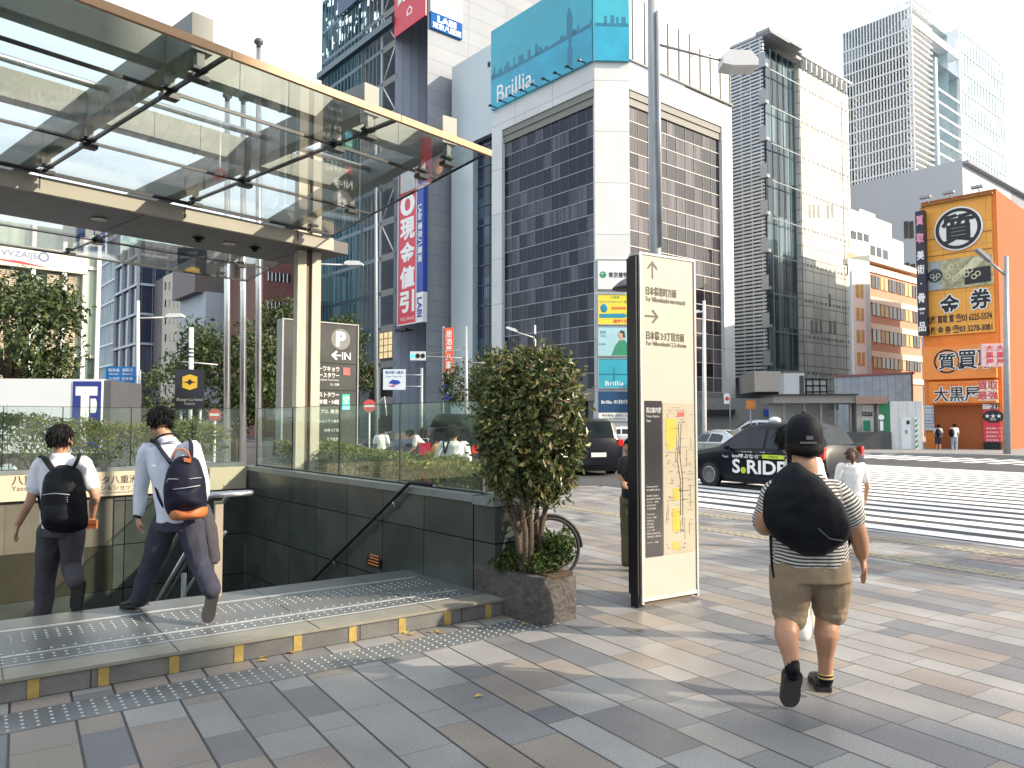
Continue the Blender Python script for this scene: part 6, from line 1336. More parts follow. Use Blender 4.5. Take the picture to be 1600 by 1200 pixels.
for y in (586,604): mb.tube([V(633,y,34.05), V(660,y,34.05)], .03, 6)
p_ = V(659,575,34.1); mb.tube([Vector((p_.x,34.1,0)), p_], .06, 8); mk('post', mb, M['greypole'], t)
b = V(589, HZ, 30); b.z = 0; t = thing('utility_pole', 'thin grey pole rising in front of the teal glass store', 'pole', b)
mb = MB(); mb.tube([b, V(587,175,30)], [.07,.05], 8); mk('pole', mb, M['greypole'], t)
mb = MB(); mb.tube([V(582,640,30), V(601,620,30), V(604,650,30)], .03, 5); mk('bracket', mb, M['whitepole'], t)
FB2 = face(700, 52, 90); t = thing('banner_sign', 'orange red vertical banner above a blue panel on the pale slab block', 'sign', FB2.o+ZU*3)
mb = MB(); mb.box(FB2, FB2.S(694), FB2.S(708), -.2, 0, FB2.Z(700,594), FB2.Z(700,512)); mk('red_panel', mb, mat('vermilion_panel', (.62,.11,.04), .45), t)
mb = MB(); mb.box(FB2, FB2.S(694), FB2.S(706), -.2, 0, FB2.Z(700,625), FB2.Z(700,597)); mk('blue_panel', mb, M['blueink'], t)
mb = MB(); vletters(mb, FB2, FB2.S(701), FB2.Z(700,588), FB2.Z(700,516), '居酒屋八重洲', .4, .01, 0, .01); letters(mb, FB2, FB2.S(700), FB2.Z(700,611), '駐', .4, .35, .01); mk('lettering', mb, M['whiteink'], t)
mb = MB(); mb.tube([FB2.p(FB2.S(692),-.1,0), FB2.p(FB2.S(692),-.1,FB2.Z(700,510))], .07, 7); mk('post', mb, M['greypole'], t)
for px, py, Y, lab in ((335,648,16,'round red and white no entry sign behind the hedge'),(577,634,24,'round red and white no entry sign left of the open taxi boot')):
    F = face(px, Y, 90); z = F.Z(px, py); t = thing('no_entry_sign', lab, 'sign', (F.o.x, Y, 0)); rr = .125 if Y < 20 else .2
    mb = MB(); mb.tube([F.p(0,-.03,0), F.p(0,-.03,z)], .025, 7); mk('post', mb, M['whitepole'], t)
    mb = MB(); mb.lathe(F.p(0,0,z), [(rr,-.01),(rr,.01)], 24, 0, F.ey, False); mk('disc', mb, mat('sign_red', (.6,.09,.08), .45), t)
    mb = MB(); mb.box(F, -rr*.75, rr*.75, .011, .014, z-rr*.2, z+rr*.2); mk('bar', mb, M['whiteink'], t)
t, F, x0, x1, z0, z1 = board(1132, 1141, 615, 631, 50, 'white', 'small white flag sign with a red mark right of the map pylon', name='notice_sign')
mb = MB(); mb.disc(F, (x0+x1)/2, (z0+z1)/2, .13, .003); mk('red_mark', mb, M['redink'], t)
mb = MB(); mb.tube([Vector((F.p(x1,0,0).x,50,0)), F.p(x1,0,z1)], .03, 6); mk('post', mb, M['greypole'], t)
t, F, x0, x1, z0, z1 = board(1167, 1181, 626, 639, 48, mat('orange_sign', (.62,.22,.04), .5), 'small orange bus stop sign above the parked bicycles', name='stop_sign', post=(1174,))
# ================================================================ vehicles
M['carblack'] = mat('black_car_paint', (.006,.007,.013), .38, .0, var=.05, coat=.12, spec=.18); M['carsilver'] = mat('silver_car_paint', (.42,.45,.48), .25, .6, var=.05, coat=.8)
M['carwhite'] = mat('white_car_paint', (.7,.72,.74), .3, var=.03, coat=.8); M['carnavy'] = mat('navy_car_paint', (.010,.016,.04), .3, .0, var=.05, coat=.35, spec=.3)
M['carglass'] = mat('tinted_car_glass', (.012,.017,.02), .08, var=.4, spec=.35, scale=2); M['tyre'] = mat('tyre_rubber', (.018,.018,.02), .8, var=.2)
M['rim'] = mat('alloy_rim', (.5,.51,.53), .3, .8, var=.1); M['tail'] = mat('red_tail_lamp', (.5,.02,.015), .2, var=.15, coat=1); M['headl'] = mat('clear_lamp', (.6,.62,.65), .1, var=.1, coat=1)
LF = Frame((0,0,0), (-1,0,0)); RF = Frame((0,0,0), (1,0,0))          # left flank (+y out), right flank (-y out)
BFr = Frame((0,0,0), (0,1,0)); BFr = Frame((0,0,0), (0,-1,0))         # rear, looking forward
SPEC = {
 'taxi': dict(L=4.4, wr=.33, ax=(.82,3.52), st=[(0,.62,.58,.70,.70),(.06,.84,.70,.78,.72),(.35,.98,.86,.83,.76),(1.0,1.10,.98,.845,.74),(1.22,1.24,1.0,.845,.72),(1.95,1.66,1.02,.845,.64),(2.6,1.74,1.03,.845,.62),(3.5,1.73,1.04,.84,.62),(4.02,1.60,1.05,.82,.60),(4.28,1.18,1.05,.79,.68),(4.37,.98,.9,.77,.72),(4.4,.6,.58,.74,.72)], win=[(1.42,2.62),(2.70,3.45),(3.52,4.0)], ws=(4,5), rw=(8,9)),
 'sedan': dict(L=4.5, wr=.31, ax=(.85,3.5), st=[(0,.6,.5,.68,.68),(.08,.74,.62,.78,.72),(.6,.86,.76,.84,.76),(1.25,.94,.88,.86,.74),(1.4,1.0,.9,.86,.72),(2.05,1.36,.92,.86,.60),(2.7,1.44,.93,.86,.58),(3.3,1.40,.94,.86,.58),(3.95,1.16,.95,.85,.66),(4.15,1.02,.93,.84,.72),(4.42,.96,.86,.8,.74),(4.5,.6,.5,.72,.7)], win=[(1.65,2.6),(2.68,3.45)], ws=(4,5), rw=(7,8)),
 'van': dict(L=4.8, wr=.34, ax=(.9,3.75), st=[(0,.66,.6,.74,.74),(.06,.9,.76,.82,.76),(.5,1.06,.94,.88,.8),(1.0,1.16,1.05,.9,.78),(1.15,1.24,1.06,.9,.76),(1.9,1.78,1.08,.9,.7),(2.6,1.88,1.09,.9,.68),(3.8,1.87,1.1,.9,.68),(4.5,1.78,1.1,.88,.68),(4.72,1.2,1.1,.86,.76),(4.78,1.02,.98,.85,.8),(4.8,.62,.6,.82,.8)], win=[(1.45,2.5),(2.58,3.6),(3.68,4.45)], ws=(4,5), rw=(8,9)),
}
def ring(st):
    x, zr, zb, w, wt = st; s = .24 if zr > .8 else .28
    h = [(-w*.9, s), (-w, s+.16), (-w, zb-.04), (-w*.985, zb), (-wt, zr-.07*(zr > 1.0)-.02), (-wt*.82, zr), (0, zr+.012)]
    return [(x, a, b) for a, b in h] + [(x, -a, b) for a, b in h[-2::-1]]
def build_car(kind, paint, name, label, cat, group=None, open_boot=False, lamp=None):
    sp = SPEC[kind]; t = thing(name, label, cat, (0,0,0), group); X = lambda x: x-sp['L']/2
    rs = [[(-X(a), b, c) for a, b, c in ring(s)] for s in sp['st']]   # +x is the front
    n = len(rs[0]); mb = MB(); vs = [v for q in rs for v in q]
    fs = [(i*n+j, (i+1)*n+j, (i+1)*n+j+1, i*n+j+1) for i in range(len(rs)-1) for j in range(n-1)]
    fs += [tuple(range(n)), tuple(range((len(rs)-1)*n+n-1, (len(rs)-1)*n-1, -1))]
    if open_boot: fs = [f for k, f in enumerate(fs)]
    mb.add(vs, fs, 0, True); me = mb.mesh('body', [M[paint]])
    body = mk('body', me, None, t, local=True)
    bv = body.modifiers.new('edge', 'EDGE_SPLIT'); bv.split_angle = R(42)
    mb = MB(); mb.box(WORLD, -sp['L']/2+.1, sp['L']/2-.1, -.72, .72, .16, .3); mk('underbody', mb, M['black'], t, local=True)
    def at(x, k):                                                      # point on the flank: k 0 = belt, 1 = roof edge
        for a, b in zip(sp['st'][:-1], sp['st'][1:]):
            if a[0] <= x <= b[0]:
                f = (x-a[0])/(b[0]-a[0]); q0 = [u+(v-u)*f for u, v in zip(ring(a)[3], ring(b)[3])]; q1 = [u+(v-u)*f for u, v in zip(ring(a)[4], ring(b)[4])]
                p = Vector(q0).lerp(Vector(q1), k); return Vector((-X(p.x), p.y, p.z))
    for s in (-1, 1):
        for (a, b) in sp['win']:
            P = []
            for x in (a, (a+b)/2, b): P.append(at(x, .08))
            for x in (b, (a+b)/2, a): P.append(at(x, .86))
            mb = MB(); mb.add([Vector((p.x, (p.y-.012)*-s if s > 0 else p.y-.012, p.z)) for p in P], [(0,1,4,5),(1,2,3,4)] if s < 0 else [(5,4,1,0),(4,3,2,1)]); mk('side_window', mb, M['carglass'], t, local=True)
    for nm, (i, j) in (('windscreen', sp['ws']), ('rear_window', sp['rw'])):
        A, B = ring(sp['st'][i]), ring(sp['st'][j]); lo, hi = (A, B) if nm == 'windscreen' else (B, A)
        f0, f1 = .06, .94; P = []
        for k, f in ((4, f0), (5, f0), (7, f0), (8, f0), (8, f1), (7, f1), (5, f1), (4, f1)):
            p = Vector(lo[k]).lerp(Vector(hi[k]), f); P.append(Vector((-X(p.x), p.y*.95, p.z)) + Vector((.014 if nm == 'windscreen' else -.014, 0, .012)))
        mb = MB(); mb.add(P, [(0,1,6,7),(1,2,5,6),(2,3,4,5)]); mk(nm, mb, M['carglass'], t, local=True)
    for ax in sp['ax']:
        for s in (-1, 1):
            c = Vector((-X(ax), s*(.86*sp['st'][3][3]/.845-.12), sp['wr'])); mb = MB()
            mb.lathe(c, [(sp['wr']*.7,.12),(sp['wr']*.93,.125),(sp['wr'],.08),(sp['wr'],-.08),(sp['wr']*.9,-.1)], 26, 0, (0,s,0)); w = mk('wheel', mb, M['tyre'], t, local=True)
            mb = MB(); mb.lathe(c+Vector((0,s*.1,0)), [(sp['wr']*.68,0),(sp['wr']*.68,.03),(sp['wr']*.6,.02)], 26, 0, (0,s,0))
            ex = Frame(c+Vector((0,s*.128,0)), (1,0,0) if s < 0 else (-1,0,0))
            for k in range(16):
                a = k*math.pi/8; da = .10; mb.poly(ex, [(sp['wr']*.16*math.cos(a-da*2), sp['wr']*.16*math.sin(a-da*2)), (sp['wr']*.64*math.cos(a-da), sp['wr']*.64*math.sin(a-da)), (sp['wr']*.64*math.cos(a+da), sp['wr']*.64*math.sin(a+da)), (sp['wr']*.16*math.cos(a+da*2), sp['wr']*.16*math.sin(a+da*2))], .003)
            mb.disc(ex, 0, 0, sp['wr']*.2, .006); r_ = mk('rim', mb, M['rim'], w, local=True)
            mb = MB(); mb.lathe(Vector((c.x, s*(sp['st'][3][3]-.015), c.z)), [(sp['wr']+.06,-.02),(sp['wr']+.05,.022),(sp['wr']+.005,.022)], 26, 0, (0,s,0), False); mk('wheel_arch', mb, M['black'], t, local=True)
    w = sp['st'][2][3]; zt_ = sp['st'][-3][1]; x1 = -sp['L']/2
    for s in (-1, 1):
        mb = MB()
        if kind == 'sedan': mb.box(WORLD, x1-.01, x1+.22, s*.55, s*(sp['st'][-2][3]+.012), .68, .88)
        else: mb.box(WORLD, x1+.03, x1+.15, s*.70, s*(sp['st'][-3][3]+.008), .86, zt_-.02)
        mk('tail_light', mb, M['tail'], t, local=True)
        mb = MB(); mb.box(WORLD, sp['L']/2-.28, sp['L']/2-.03, s*.45, s*(sp['st'][1][3]+.008), .62, .78); mk('headlight', mb, M['headl'], t, local=True)
        mb = MB(); q = at(sp['win'][0][0]+.12, .15); mb.ball(Vector((q.x+.02, s*(abs(q.y)+.12), q.z+.03)), (.06,.1,.07), 8, 6); mk('wing_mirror', mb, M[paint], t, local=True)
        mb = MB(); xx = [sp['win'][0][0]+.02, sp['win'][0][1]+.04, sp['win'][1][1]+.03]
        for x in xx:
            q = at(x, .0); mb.box(WORLD, q.x-.004, q.x+.004, s*(abs(q.y)+.002), s*(abs(q.y)+.008), .36, q.z-.02)
        for x in xx[1:]:
            q = at(x, 0); mb.box(WORLD, q.x+.05, q.x+.24, s*(abs(q.y)+.004), s*(abs(q.y)+.035), q.z-.14, q.z-.11, 1)
        mk('door_seams', mb, [M['black'], M['rim']], t, local=True)
    mb = MB(); mb.box(BFr, -.26, .26, -x1-.0, -x1+.02, .62, .76); mk('number_plate', mb, mat('plate_white', (.6,.62,.6), .4), t, local=True)
    mb = MB(); mb.box(BFr, -.72, .72, -x1-.1, -x1+.035, .36, .56); mk('rear_bumper', mb, M[paint], t, local=True)
    if lamp:
        z = sp['st'][6][1]; mb = MB(); mb.lathe(Vector((-X(2.35), 0, z+.0)), [(.16,0),(.15,.1),(.06,.15)], 14); mk('roof_lamp', mb, M[lamp], t, local=True)
    if open_boot:
        mb = MB(); a = sp['st'][8]; p = Vector((-X(a[0]), 0, a[1])); F = Frame(p, (0,-1,0)); mb.add([F.p(-.66,0,.02),F.p(.66,0,.02),F.p(.62,.95,.30),F.p(-.62,.95,.30),F.p(-.66,0,.07),F.p(.66,0,.07),F.p(.62,.97,.36),F.p(-.62,.97,.36)], [(0,1,2,3),(7,6,5,4),(0,4,5,1),(1,5,6,2),(2,6,7,3),(3,7,4,0)])
        mk('boot_lid', mb, M[paint], t, local=True)
        mb = MB(); F = Frame((x1, 0, 0), (0,-1,0)); mb.box(F, -.62, .62, .0, .02, .62, 1.5); mk('boot_opening', mb, M['ink'], t, local=True)  # black sheet in place of the dark space inside the boot
    return t
def place(t, p, heading):                                              # heading yaw clockwise from +Y
    t.location = (p.x, p.y, ZR); t.rotation_euler = (0, 0, R(90-heading)); t.matrix_basis = Matrix.Translation((p.x,p.y,ZR)) @ Matrix.Rotation(R(90-heading), 4, 'Z')
tx = build_car('taxi', 'carblack', 'taxi', 'black taxi with white S.RIDE lettering on its side crossing the stripes', 'taxi', lamp='carwhite')
fw = Vector((5.48, 21.2, 0)) + V_*.76 - U_*(4.4/2-.82); place(tx, fw, YU)
F = Frame((0, .853, 0), (-1,0,0)); mb = MB(); letters(mb, F, -.62, .56, 'S.RIDE', .34, 2.0, .004, 0, .03, 'L') if False else None
mb = MB(); letters(mb, F, -.55, .60, 'S', .36, .25, .004, 0, .035, 'L'); letters(mb, F, -.06, .60, 'RIDE', .34, 1.2, .004, 0, .035, 'L'); letters(mb, F, -.55, .87, 'km呼ぶなら', .11, .85, .004, 0, .02, 'L'); letters(mb, F, -.9, .84, 'Taxi', .06, .2, .004, 0, 0, 'L'); letters(mb, F, -.38, .985, '— 日本交通 ── 三菱 ──', .035, 1.1, .004, 0, 0, 'L'); mk('side_lettering', mb, M['whiteink'], tx, local=True)
mb = MB(); mb.disc(F, -.19, .50, .085, .005); mb.box(F, .42, 1.1, .003, .006, .83, .93); mk('green_dot', mb, mat('lime_ink', (.5,.62,.03), .4, var=.03), tx, local=True)
mb = MB(); letters(mb, F, .75, .88, 'S.RIDE', .05, .3, .008, 0, .01); mk('badge_lettering', mb, M['ink'], tx, local=True)
sv = build_car('sedan', 'carsilver', 'parked_car', 'silver car waiting on the road beyond the black taxi', 'car')
q = G(1118, 722); place(sv, Vector((8.4, 31.5, 0)), YU+8)
wv = build_car('van', 'carblack', 'taxi', 'black van seen from behind right of the clipped shrub', 'taxi'); q = V(918, 700, 26.0); place(wv, Vector((q.x-.35, 27.3, 0)), YU+18)
wc = build_car('sedan', 'carwhite', 'parked_car', 'white car parked side on below the navy sign far behind', 'car'); q = V(962, 680, 50); place(wc, Vector((q.x, 50, 0)), -80)
ot = build_car('taxi', 'carblack', 'taxi', 'black taxi with its boot lid raised behind the hedge', 'taxi', open_boot=True, lamp='carwhite'); q = V(668, 690, 20.5); place(ot, Vector((q.x+.3, 22.0, 0)), -14)
nb = build_car('van', 'carnavy', 'taxi', 'dark navy van parked next to the man in the white shirt', 'taxi'); q = V(748, 690, 19); place(nb, Vector((q.x+.1, 21.5, 0)), -14)
bw = build_car('sedan', 'carnavy', 'parked_car', 'dark blue car behind the hedge left of the open taxi boot', 'car'); q = V(598, 690, 24); place(bw, Vector((q.x, 26.5, 0)), -20)
gw = build_car('van', 'carsilver', 'parked_car', 'grey van far behind the parked bicycles', 'car'); place(gw, Vector((V(1200,680,52).x, 55, 0)), -78)
# delivery truck behind the hedge on the left
FTk = face(150, 19.5, 84); zt_, zb_ = FTk.Z(100, 592), .95
tk = thing('delivery_truck', 'long white box truck with a blue panel and white letters behind the hedge', 'truck', FTk.p(-3,-1.2,0))
mb = MB(); mb.box(FTk, -7.2, 0.12, -2.3, 0, zb_, zt_); mk('cargo_box', mb, M['paleblue'], tk)
mb = MB(); mb.box(FTk, FTk.S(113), FTk.S(157), .002, .02, zb_+.1, zt_-.06); mk('blue_panel', mb, mat('truck_blue', (.015,.03,.2), .4, var=.05), tk)
F = FTk.off(0,.022,0); x0, x1 = F.S(117), F.S(151); mb = MB()
mb.box(F, x0, x1, 0, .004, F.Z(130,618), F.Z(130,604)); mb.box(F, x0+.13, x0+.33, 0, .004, 1.2, F.Z(130,618))
letters(mb, F, (x0+.36+x1)/2, F.Z(140,634), 'ND', .34, x1-x0-.40, .002, 0, .06); mk('lettering', mb, M['whiteink'], tk)
mb = MB(); mb.box(FTk, .122, .3, -2.2, -.1, .5, zt_-.02); mb.box(FTk, -7.2, .1, -2.1, -.2, .55, .94); mk('chassis', mb, M['ribdark'], tk)
for x in (-1.2,-2.1,-6.2):
    mb = MB(); mb.lathe(FTk.p(x,-.2,.45), [(.3,.14),(.42,.12),(.45,.05),(.45,-.12)], 22, 0, FTk.ey); w_ = mk('wheel', mb, M['tyre'], tk); mb = MB(); mb.lathe(FTk.p(x,-.05,.45), [(.26,0),(.2,.02)], 18, 0, FTk.ey); mk('rim', mb, M['rim'], w_)
# ================================================================ bicycles
def bicycle(label, group=None, col='black'):
    t = thing('bicycle', label, 'bicycle', (0,0,0), group); r_ = .33
    for x, nm in ((-.53,'rear'),(.53,'front')):
        mb = MB(); ptsr = [Vector((x+r_*math.cos(a*math.pi/14), 0, r_+.02+r_*math.sin(a*math.pi/14))) for a in range(29)]; mb.tube(ptsr, .02, 7, cap=False); w_ = mk('wheel', mb, M['tyre'], t, local=True)
        mb = MB()
        for k in range(14): a = k*math.pi/7; mb.tube([(x,0,r_+.02),(x+r_*.96*math.cos(a),0,r_+.02+r_*.96*math.sin(a))], .0022, 3)
        mb.tube([(x,-.05,r_+.02),(x,.05,r_+.02)], .02, 8); mk('spokes', mb, M['rim'], w_, local=True)
        mb = MB(); ptsr = [Vector((x+(r_+.035)*math.cos(a*math.pi/14), 0, r_+.02+(r_+.035)*math.sin(a*math.pi/14))) for a in range(2,15)]; mb.tube(ptsr, .018, 6); mk('mudguard', mb, M[col], t, local=True)
    mb = MB()
    bbk, st_, hd_ = Vector((-.08,0,.3)), Vector((-.22,0,.78)), Vector((.36,0,.85))
    for a, b in ((bbk,st_),(bbk,hd_-ZU*.1),(st_-ZU*.2,hd_-ZU*.15),(bbk,Vector((-.53,0,.35))),(st_-ZU*.15,Vector((-.53,0,.35))),(hd_,Vector((.53,0,.35)))): mb.tube([a,b], .017, 7)
    mk('frame', mb, M[col], t, local=True)
    mb = MB(); mb.tube([st_, st_+ZU*.1], .013, 6); mb.ball(st_+Vector((-.02,0,.13)), (.14,.09,.045), 10, 6); mk('saddle', mb, M['black'], t, local=True)
    mb = MB(); h = hd_+ZU*.14; mb.tube([hd_, h], .013, 6); mb.tube([h+Vector((-.14,.28,.02)), h+Vector((.02,.2,.02)), h, h+Vector((.02,-.2,.02)), h+Vector((-.14,-.28,.02))], .012, 6); mk('handlebar', mb, M['steel'], t, local=True)
    mb = MB(); F = Frame((.5,.16,.72), (0,-1,0)); mb.box(F, 0, .32, -.26, 0, 0, .02); 
    for x in lin(0,.32,6): mb.box(F, x-.004, x+.004, -.005, 0, 0, .22); mb.box(F, x-.004, x+.004, -.26, -.255, 0, .22)
    for z in (.07,.14,.21): mb.box(F, 0, .32, -.006, .001, z-.004, z+.004); mb.box(F, 0, .32, -.261, -.254, z-.004, z+.004)
    mk('basket', mb, M['black'], t, local=True)
    mb = MB(); mb.lathe(bbk+Vector((0,-.03,0)), [(.09,-.01),(.09,.0)], 16, 0, (0,1,0)); mb.tube([bbk+Vector((0,-.07,0)), bbk+Vector((.1,-.08,-.14)), bbk+Vector((.1,-.17,-.14))], .011, 6); mb.tube([bbk+Vector((0,.07,0)), bbk+Vector((-.1,.08,.14)), bbk+Vector((-.1,.17,.14))], .011, 6); mk('crankset', mb, M['steel'], t, local=True)
    return t
bk_ = bicycle('black bicycle leaning behind the stone planter, its rear wheel showing on the right'); c = V(862, 860, 8.1); bk_.location = (c.x+.05-.52, 8.3, 0); bk_.rotation_euler = (R(6), 0, R(200))
bk_.matrix_basis = Matrix.Translation(bk_.location) @ bk_.rotation_euler.to_matrix().to_4x4()
b2 = bicycle('one of the bicycles parked in a close row below the small orange bus stop sign', 'bicycles parked by the bus stop')
for k in range(16):
    px = 1155+k*5.4; o = b2 if k == 0 else copy_thing(b2, (0,0,0), 0)
    Y = 47.5+(k % 3)*.8; o.location = (V(px,680,Y).x, Y, .1); o.rotation_euler = (0,0,R(60+(k*37) % 50))
# ================================================================ people
def fuse(mb, vox, smooth=4, fold=0.0, fscale=9.0, name='m', mats=None, stretch=(1,1,1), seed=0):
    """melt overlapping tubes into one continuous skin, smooth it, press folds into it"""
    me = mb.mesh(name, mats or []); o = bpy.data.objects.new('tmp', me); COL.objects.link(o)
    md = o.modifiers.new('r', 'REMESH'); md.mode = 'VOXEL'; md.voxel_size = vox; md.use_smooth_shade = True
    if smooth: sm = o.modifiers.new('s', 'SMOOTH'); sm.factor = .5; sm.iterations = smooth
    bpy.context.view_layer.update()
    e = o.evaluated_get(bpy.context.evaluated_depsgraph_get()); m2 = bpy.data.meshes.new_from_object(e)
    bpy.data.objects.remove(o); bpy.data.meshes.remove(me)
    if fold:
        nn = [v.normal.copy() for v in m2.vertices]
        for v, n in zip(m2.vertices, nn):
            p = Vector((v.co.x*stretch[0], v.co.y*stretch[1], v.co.z*stretch[2]))*fscale + Vector((seed*3.1, 0, 0))
            k = mnoise.noise(p) + .5*mnoise.noise(p*2.3); rg = 1-abs(mnoise.noise(p*1.4+Vector((9,2,5))))*2
            v.co += n*fold*(k*.7+rg*.35)
        m2.update()
    for p in m2.polygons: p.use_smooth = True
    m2.materials.clear()
    for m in (mats or []): m2.materials.append(m)
    m2.name = name; return m2
def limb(mb, pts, radii, sub=4, n=14, wid=None):
    """smooth tapering tube through joints; radii may be (across, along) pairs"""
    pts = [Vector(p) for p in pts]; rr = [(q, q) if not isinstance(q, (tuple, list)) else q for q in radii]
    P, Q = [], []
    for i in range(len(pts)-1):
        p0 = pts[max(i-1,0)]; p1 = pts[i]; p2 = pts[i+1]; p3 = pts[min(i+2,len(pts)-1)]
        for k in range(sub):
            t = k/sub; t2, t3 = t*t, t*t*t
            P.append((p1*2 + (p2-p0)*t + (p0*2-p1*5+p2*4-p3)*t2 + (p1*3-p0-p2*3+p3)*t3)*.5)
            Q.append((rr[i][0]+(rr[i+1][0]-rr[i][0])*t, rr[i][1]+(rr[i+1][1]-rr[i][1])*t))
    P.append(pts[-1]); Q.append(rr[-1])
    mb.tube(P, Q, n); mb.ball(P[0], max(.003, min(Q[0])*.96), 10, 7); mb.ball(P[-1], max(.003, min(Q[-1])*.96), 10, 7)
def stack(mb, secs, right, fwd, n=22, cap=True):
    """torso from oval sections (centre, half width, half depth)"""
    vs = []
    for c, a, b in secs:
        c = Vector(c); vs += [c + right*a*math.copysign(abs(math.cos(2*math.pi*j/n))**.85, math.cos(2*math.pi*j/n)) + fwd*b*math.copysign(abs(math.sin(2*math.pi*j/n))**.85, math.sin(2*math.pi*j/n)) for j in range(n)]
    k = len(secs); fs = [(i*n+j, i*n+(j+1) % n, (i+1)*n+(j+1) % n, (i+1)*n+j) for i in range(k-1) for j in range(n)]
    fs += [tuple(range(n-1,-1,-1)), tuple(range((k-1)*n, k*n))]
    mb.add(vs, fs, 0, True)
def hand(mb, wrist, d, palm_n, side, s=1.0, curl=.5):
    """palm, four bent fingers of different length and a thumb; d = pointing direction, palm_n = out of the palm, side +1/-1 = thumb side"""
    d = d.normalized(); pn = (palm_n - d*palm_n.dot(d)).normalized(); sd = d.cross(pn)*side
    pc = wrist + d*.05*s
    limb(mb, [wrist-d*.01, wrist+d*.03*s, wrist+d*.085*s], [(.024*s,.018*s),(.036*s,.017*s),(.038*s,.015*s)], 3, 12) if False else None
    vs = []; N_ = 10
    secs = [(0,.025,.020),(.03,.036,.019),(.065,.041,.017),(.09,.040,.013)]
    for t, a, b in secs: vs += [wrist + d*t*s + sd*a*s*math.cos(2*math.pi*j/N_) + pn*b*s*math.sin(2*math.pi*j/N_) for j in range(N_)]
    fs = [(i*N_+j, i*N_+(j+1) % N_, (i+1)*N_+(j+1) % N_, (i+1)*N_+j) for i in range(3) for j in range(N_)] + [tuple(range(N_-1,-1,-1)), tuple(range(3*N_,4*N_))]
    mb.add(vs, fs, 0, True)
    for k, (off, L) in enumerate(((.030,.068),(.010,.078),(-.011,.072),(-.031,.056))):
        b = wrist + d*.086*s + sd*off*s; c1 = curl*(.7+.12*k)
        d1 = (d*math.cos(c1*.5)+pn*math.sin(c1*.5)); d2 = (d*math.cos(c1*1.3)+pn*math.sin(c1*1.3)); d3 = (d*math.cos(c1*2.0)+pn*math.sin(c1*2.0))
        L *= s; q = [b-d*.012*s, b+d1*L*.45, b+d1*L*.45+d2*L*.32, b+d1*L*.45+d2*L*.32+d3*L*.25]
        limb(mb, q, [.0095*s,.0088*s,.0080*s,.0066*s], 3, 8)
    t0 = wrist + d*.022*s + sd*.026*s
    td = (d*.72 + sd*.62 + pn*.22).normalized(); t2 = (d*.9 + sd*.22 + pn*.3).normalized()
    limb(mb, [t0, t0+td*.042*s, t0+td*.042*s+t2*.03*s], [.0125*s,.0105*s,.0078*s], 3, 8)
def head(mb, c, fwd, up, s=1.0):
    """skull, jaw, nose, lips, brows, ears round the centre of the head"""
    f = fwd.normalized(); u = (up-f*up.dot(f)).normalized(); r_ = f.cross(u)
    def q(a, b, z): return c + r_*a*s + f*b*s + u*z*s
    def blob(cc, ra, rb, rz, n=14, m=10):
        vs = []
        for i in range(m+1):
            th = math.pi*i/m
            for j in range(n):
                ph = 2*math.pi*j/n; vs.append(cc + r_*ra*s*math.sin(th)*math.cos(ph) + f*rb*s*math.sin(th)*math.sin(ph) + u*rz*s*math.cos(th))
        mb.add(vs, [(i*n+j, (i+1)*n+j, (i+1)*n+(j+1) % n, i*n+(j+1) % n) for i in range(m) for j in range(n)], 0, True)
    blob(q(0,-.012,.028), .076, .094, .088); blob(q(0,.030,-.035), .058, .060, .076); blob(q(0,.055,-.082), .030, .028, .024)
    blob(q(0,.095,-.018), .013, .018, .026); blob(q(0,.103,-.030), .016, .012, .011)
    blob(q(0,.082,-.060), .024, .012, .010); blob(q(0,.078,.030), .05, .016, .014)
    for s_ in (-1, 1):
        blob(q(s_*.082,-.012,-.008), .012, .022, .033); blob(q(s_*.045,.045,-.028), .026, .03, .028); blob(q(s_*.031,.083,.008), .013, .009, .009)
M['skin'] = mat('skin', (.42,.235,.15), .5, var=.06, scale=10); M['skin2'] = mat('tanned_skin', (.36,.19,.115), .45, var=.07, scale=9)
M['hair'] = mat('black_hair', (.005,.0045,.0045), .5, var=.4, scale=60, bump=.6, bscale=120, spec=.2); M['hairbrown'] = mat('brown_hair', (.1,.05,.03), .45, var=.4, scale=40, bump=.6, bscale=120)
def shirt_mat(name, col, rough=.8): return mat(name, col, rough, var=.05, scale=6, bump=.15, bscale=220)
M['shirtwhite'] = shirt_mat('white_shirt_cotton', (.62,.64,.69)); M['shirtblue'] = shirt_mat('pale_blue_shirt_cotton', (.56,.59,.68))
M['greytrs'] = mat('charcoal_trousers', (.062,.059,.07), .85, var=.12, scale=5, bump=.2, bscale=200, spec=.12); M['navytrs'] = mat('navy_grey_trousers', (.045,.046,.066), .85, var=.12, scale=5, bump=.2, bscale=200, spec=.12)
M['khaki'] = mat('khaki_shorts_cloth', (.225,.17,.11), .85, var=.1, scale=6, bump=.25, bscale=180); M['shoe'] = mat('black_leather', (.008,.008,.009), .4, var=.2, scale=12)
M['sole'] = mat('black_rubber_sole', (.02,.02,.022), .75, var=.2, scale=20); M['nylon'] = mat('black_nylon', (.0035,.0045,.008), .6, var=.15, scale=8, bump=.2, bscale=160, spec=.16); M['navynylon'] = mat('navy_nylon', (.008,.009,.022), .6, var=.15, scale=8, bump=.2, bscale=160, spec=.18)
M['tan'] = mat('tan_leather', (.4,.13,.04), .5, var=.12, scale=10); M['sneaker'] = mat('white_sneaker', (.6,.58,.52), .6, var=.08)
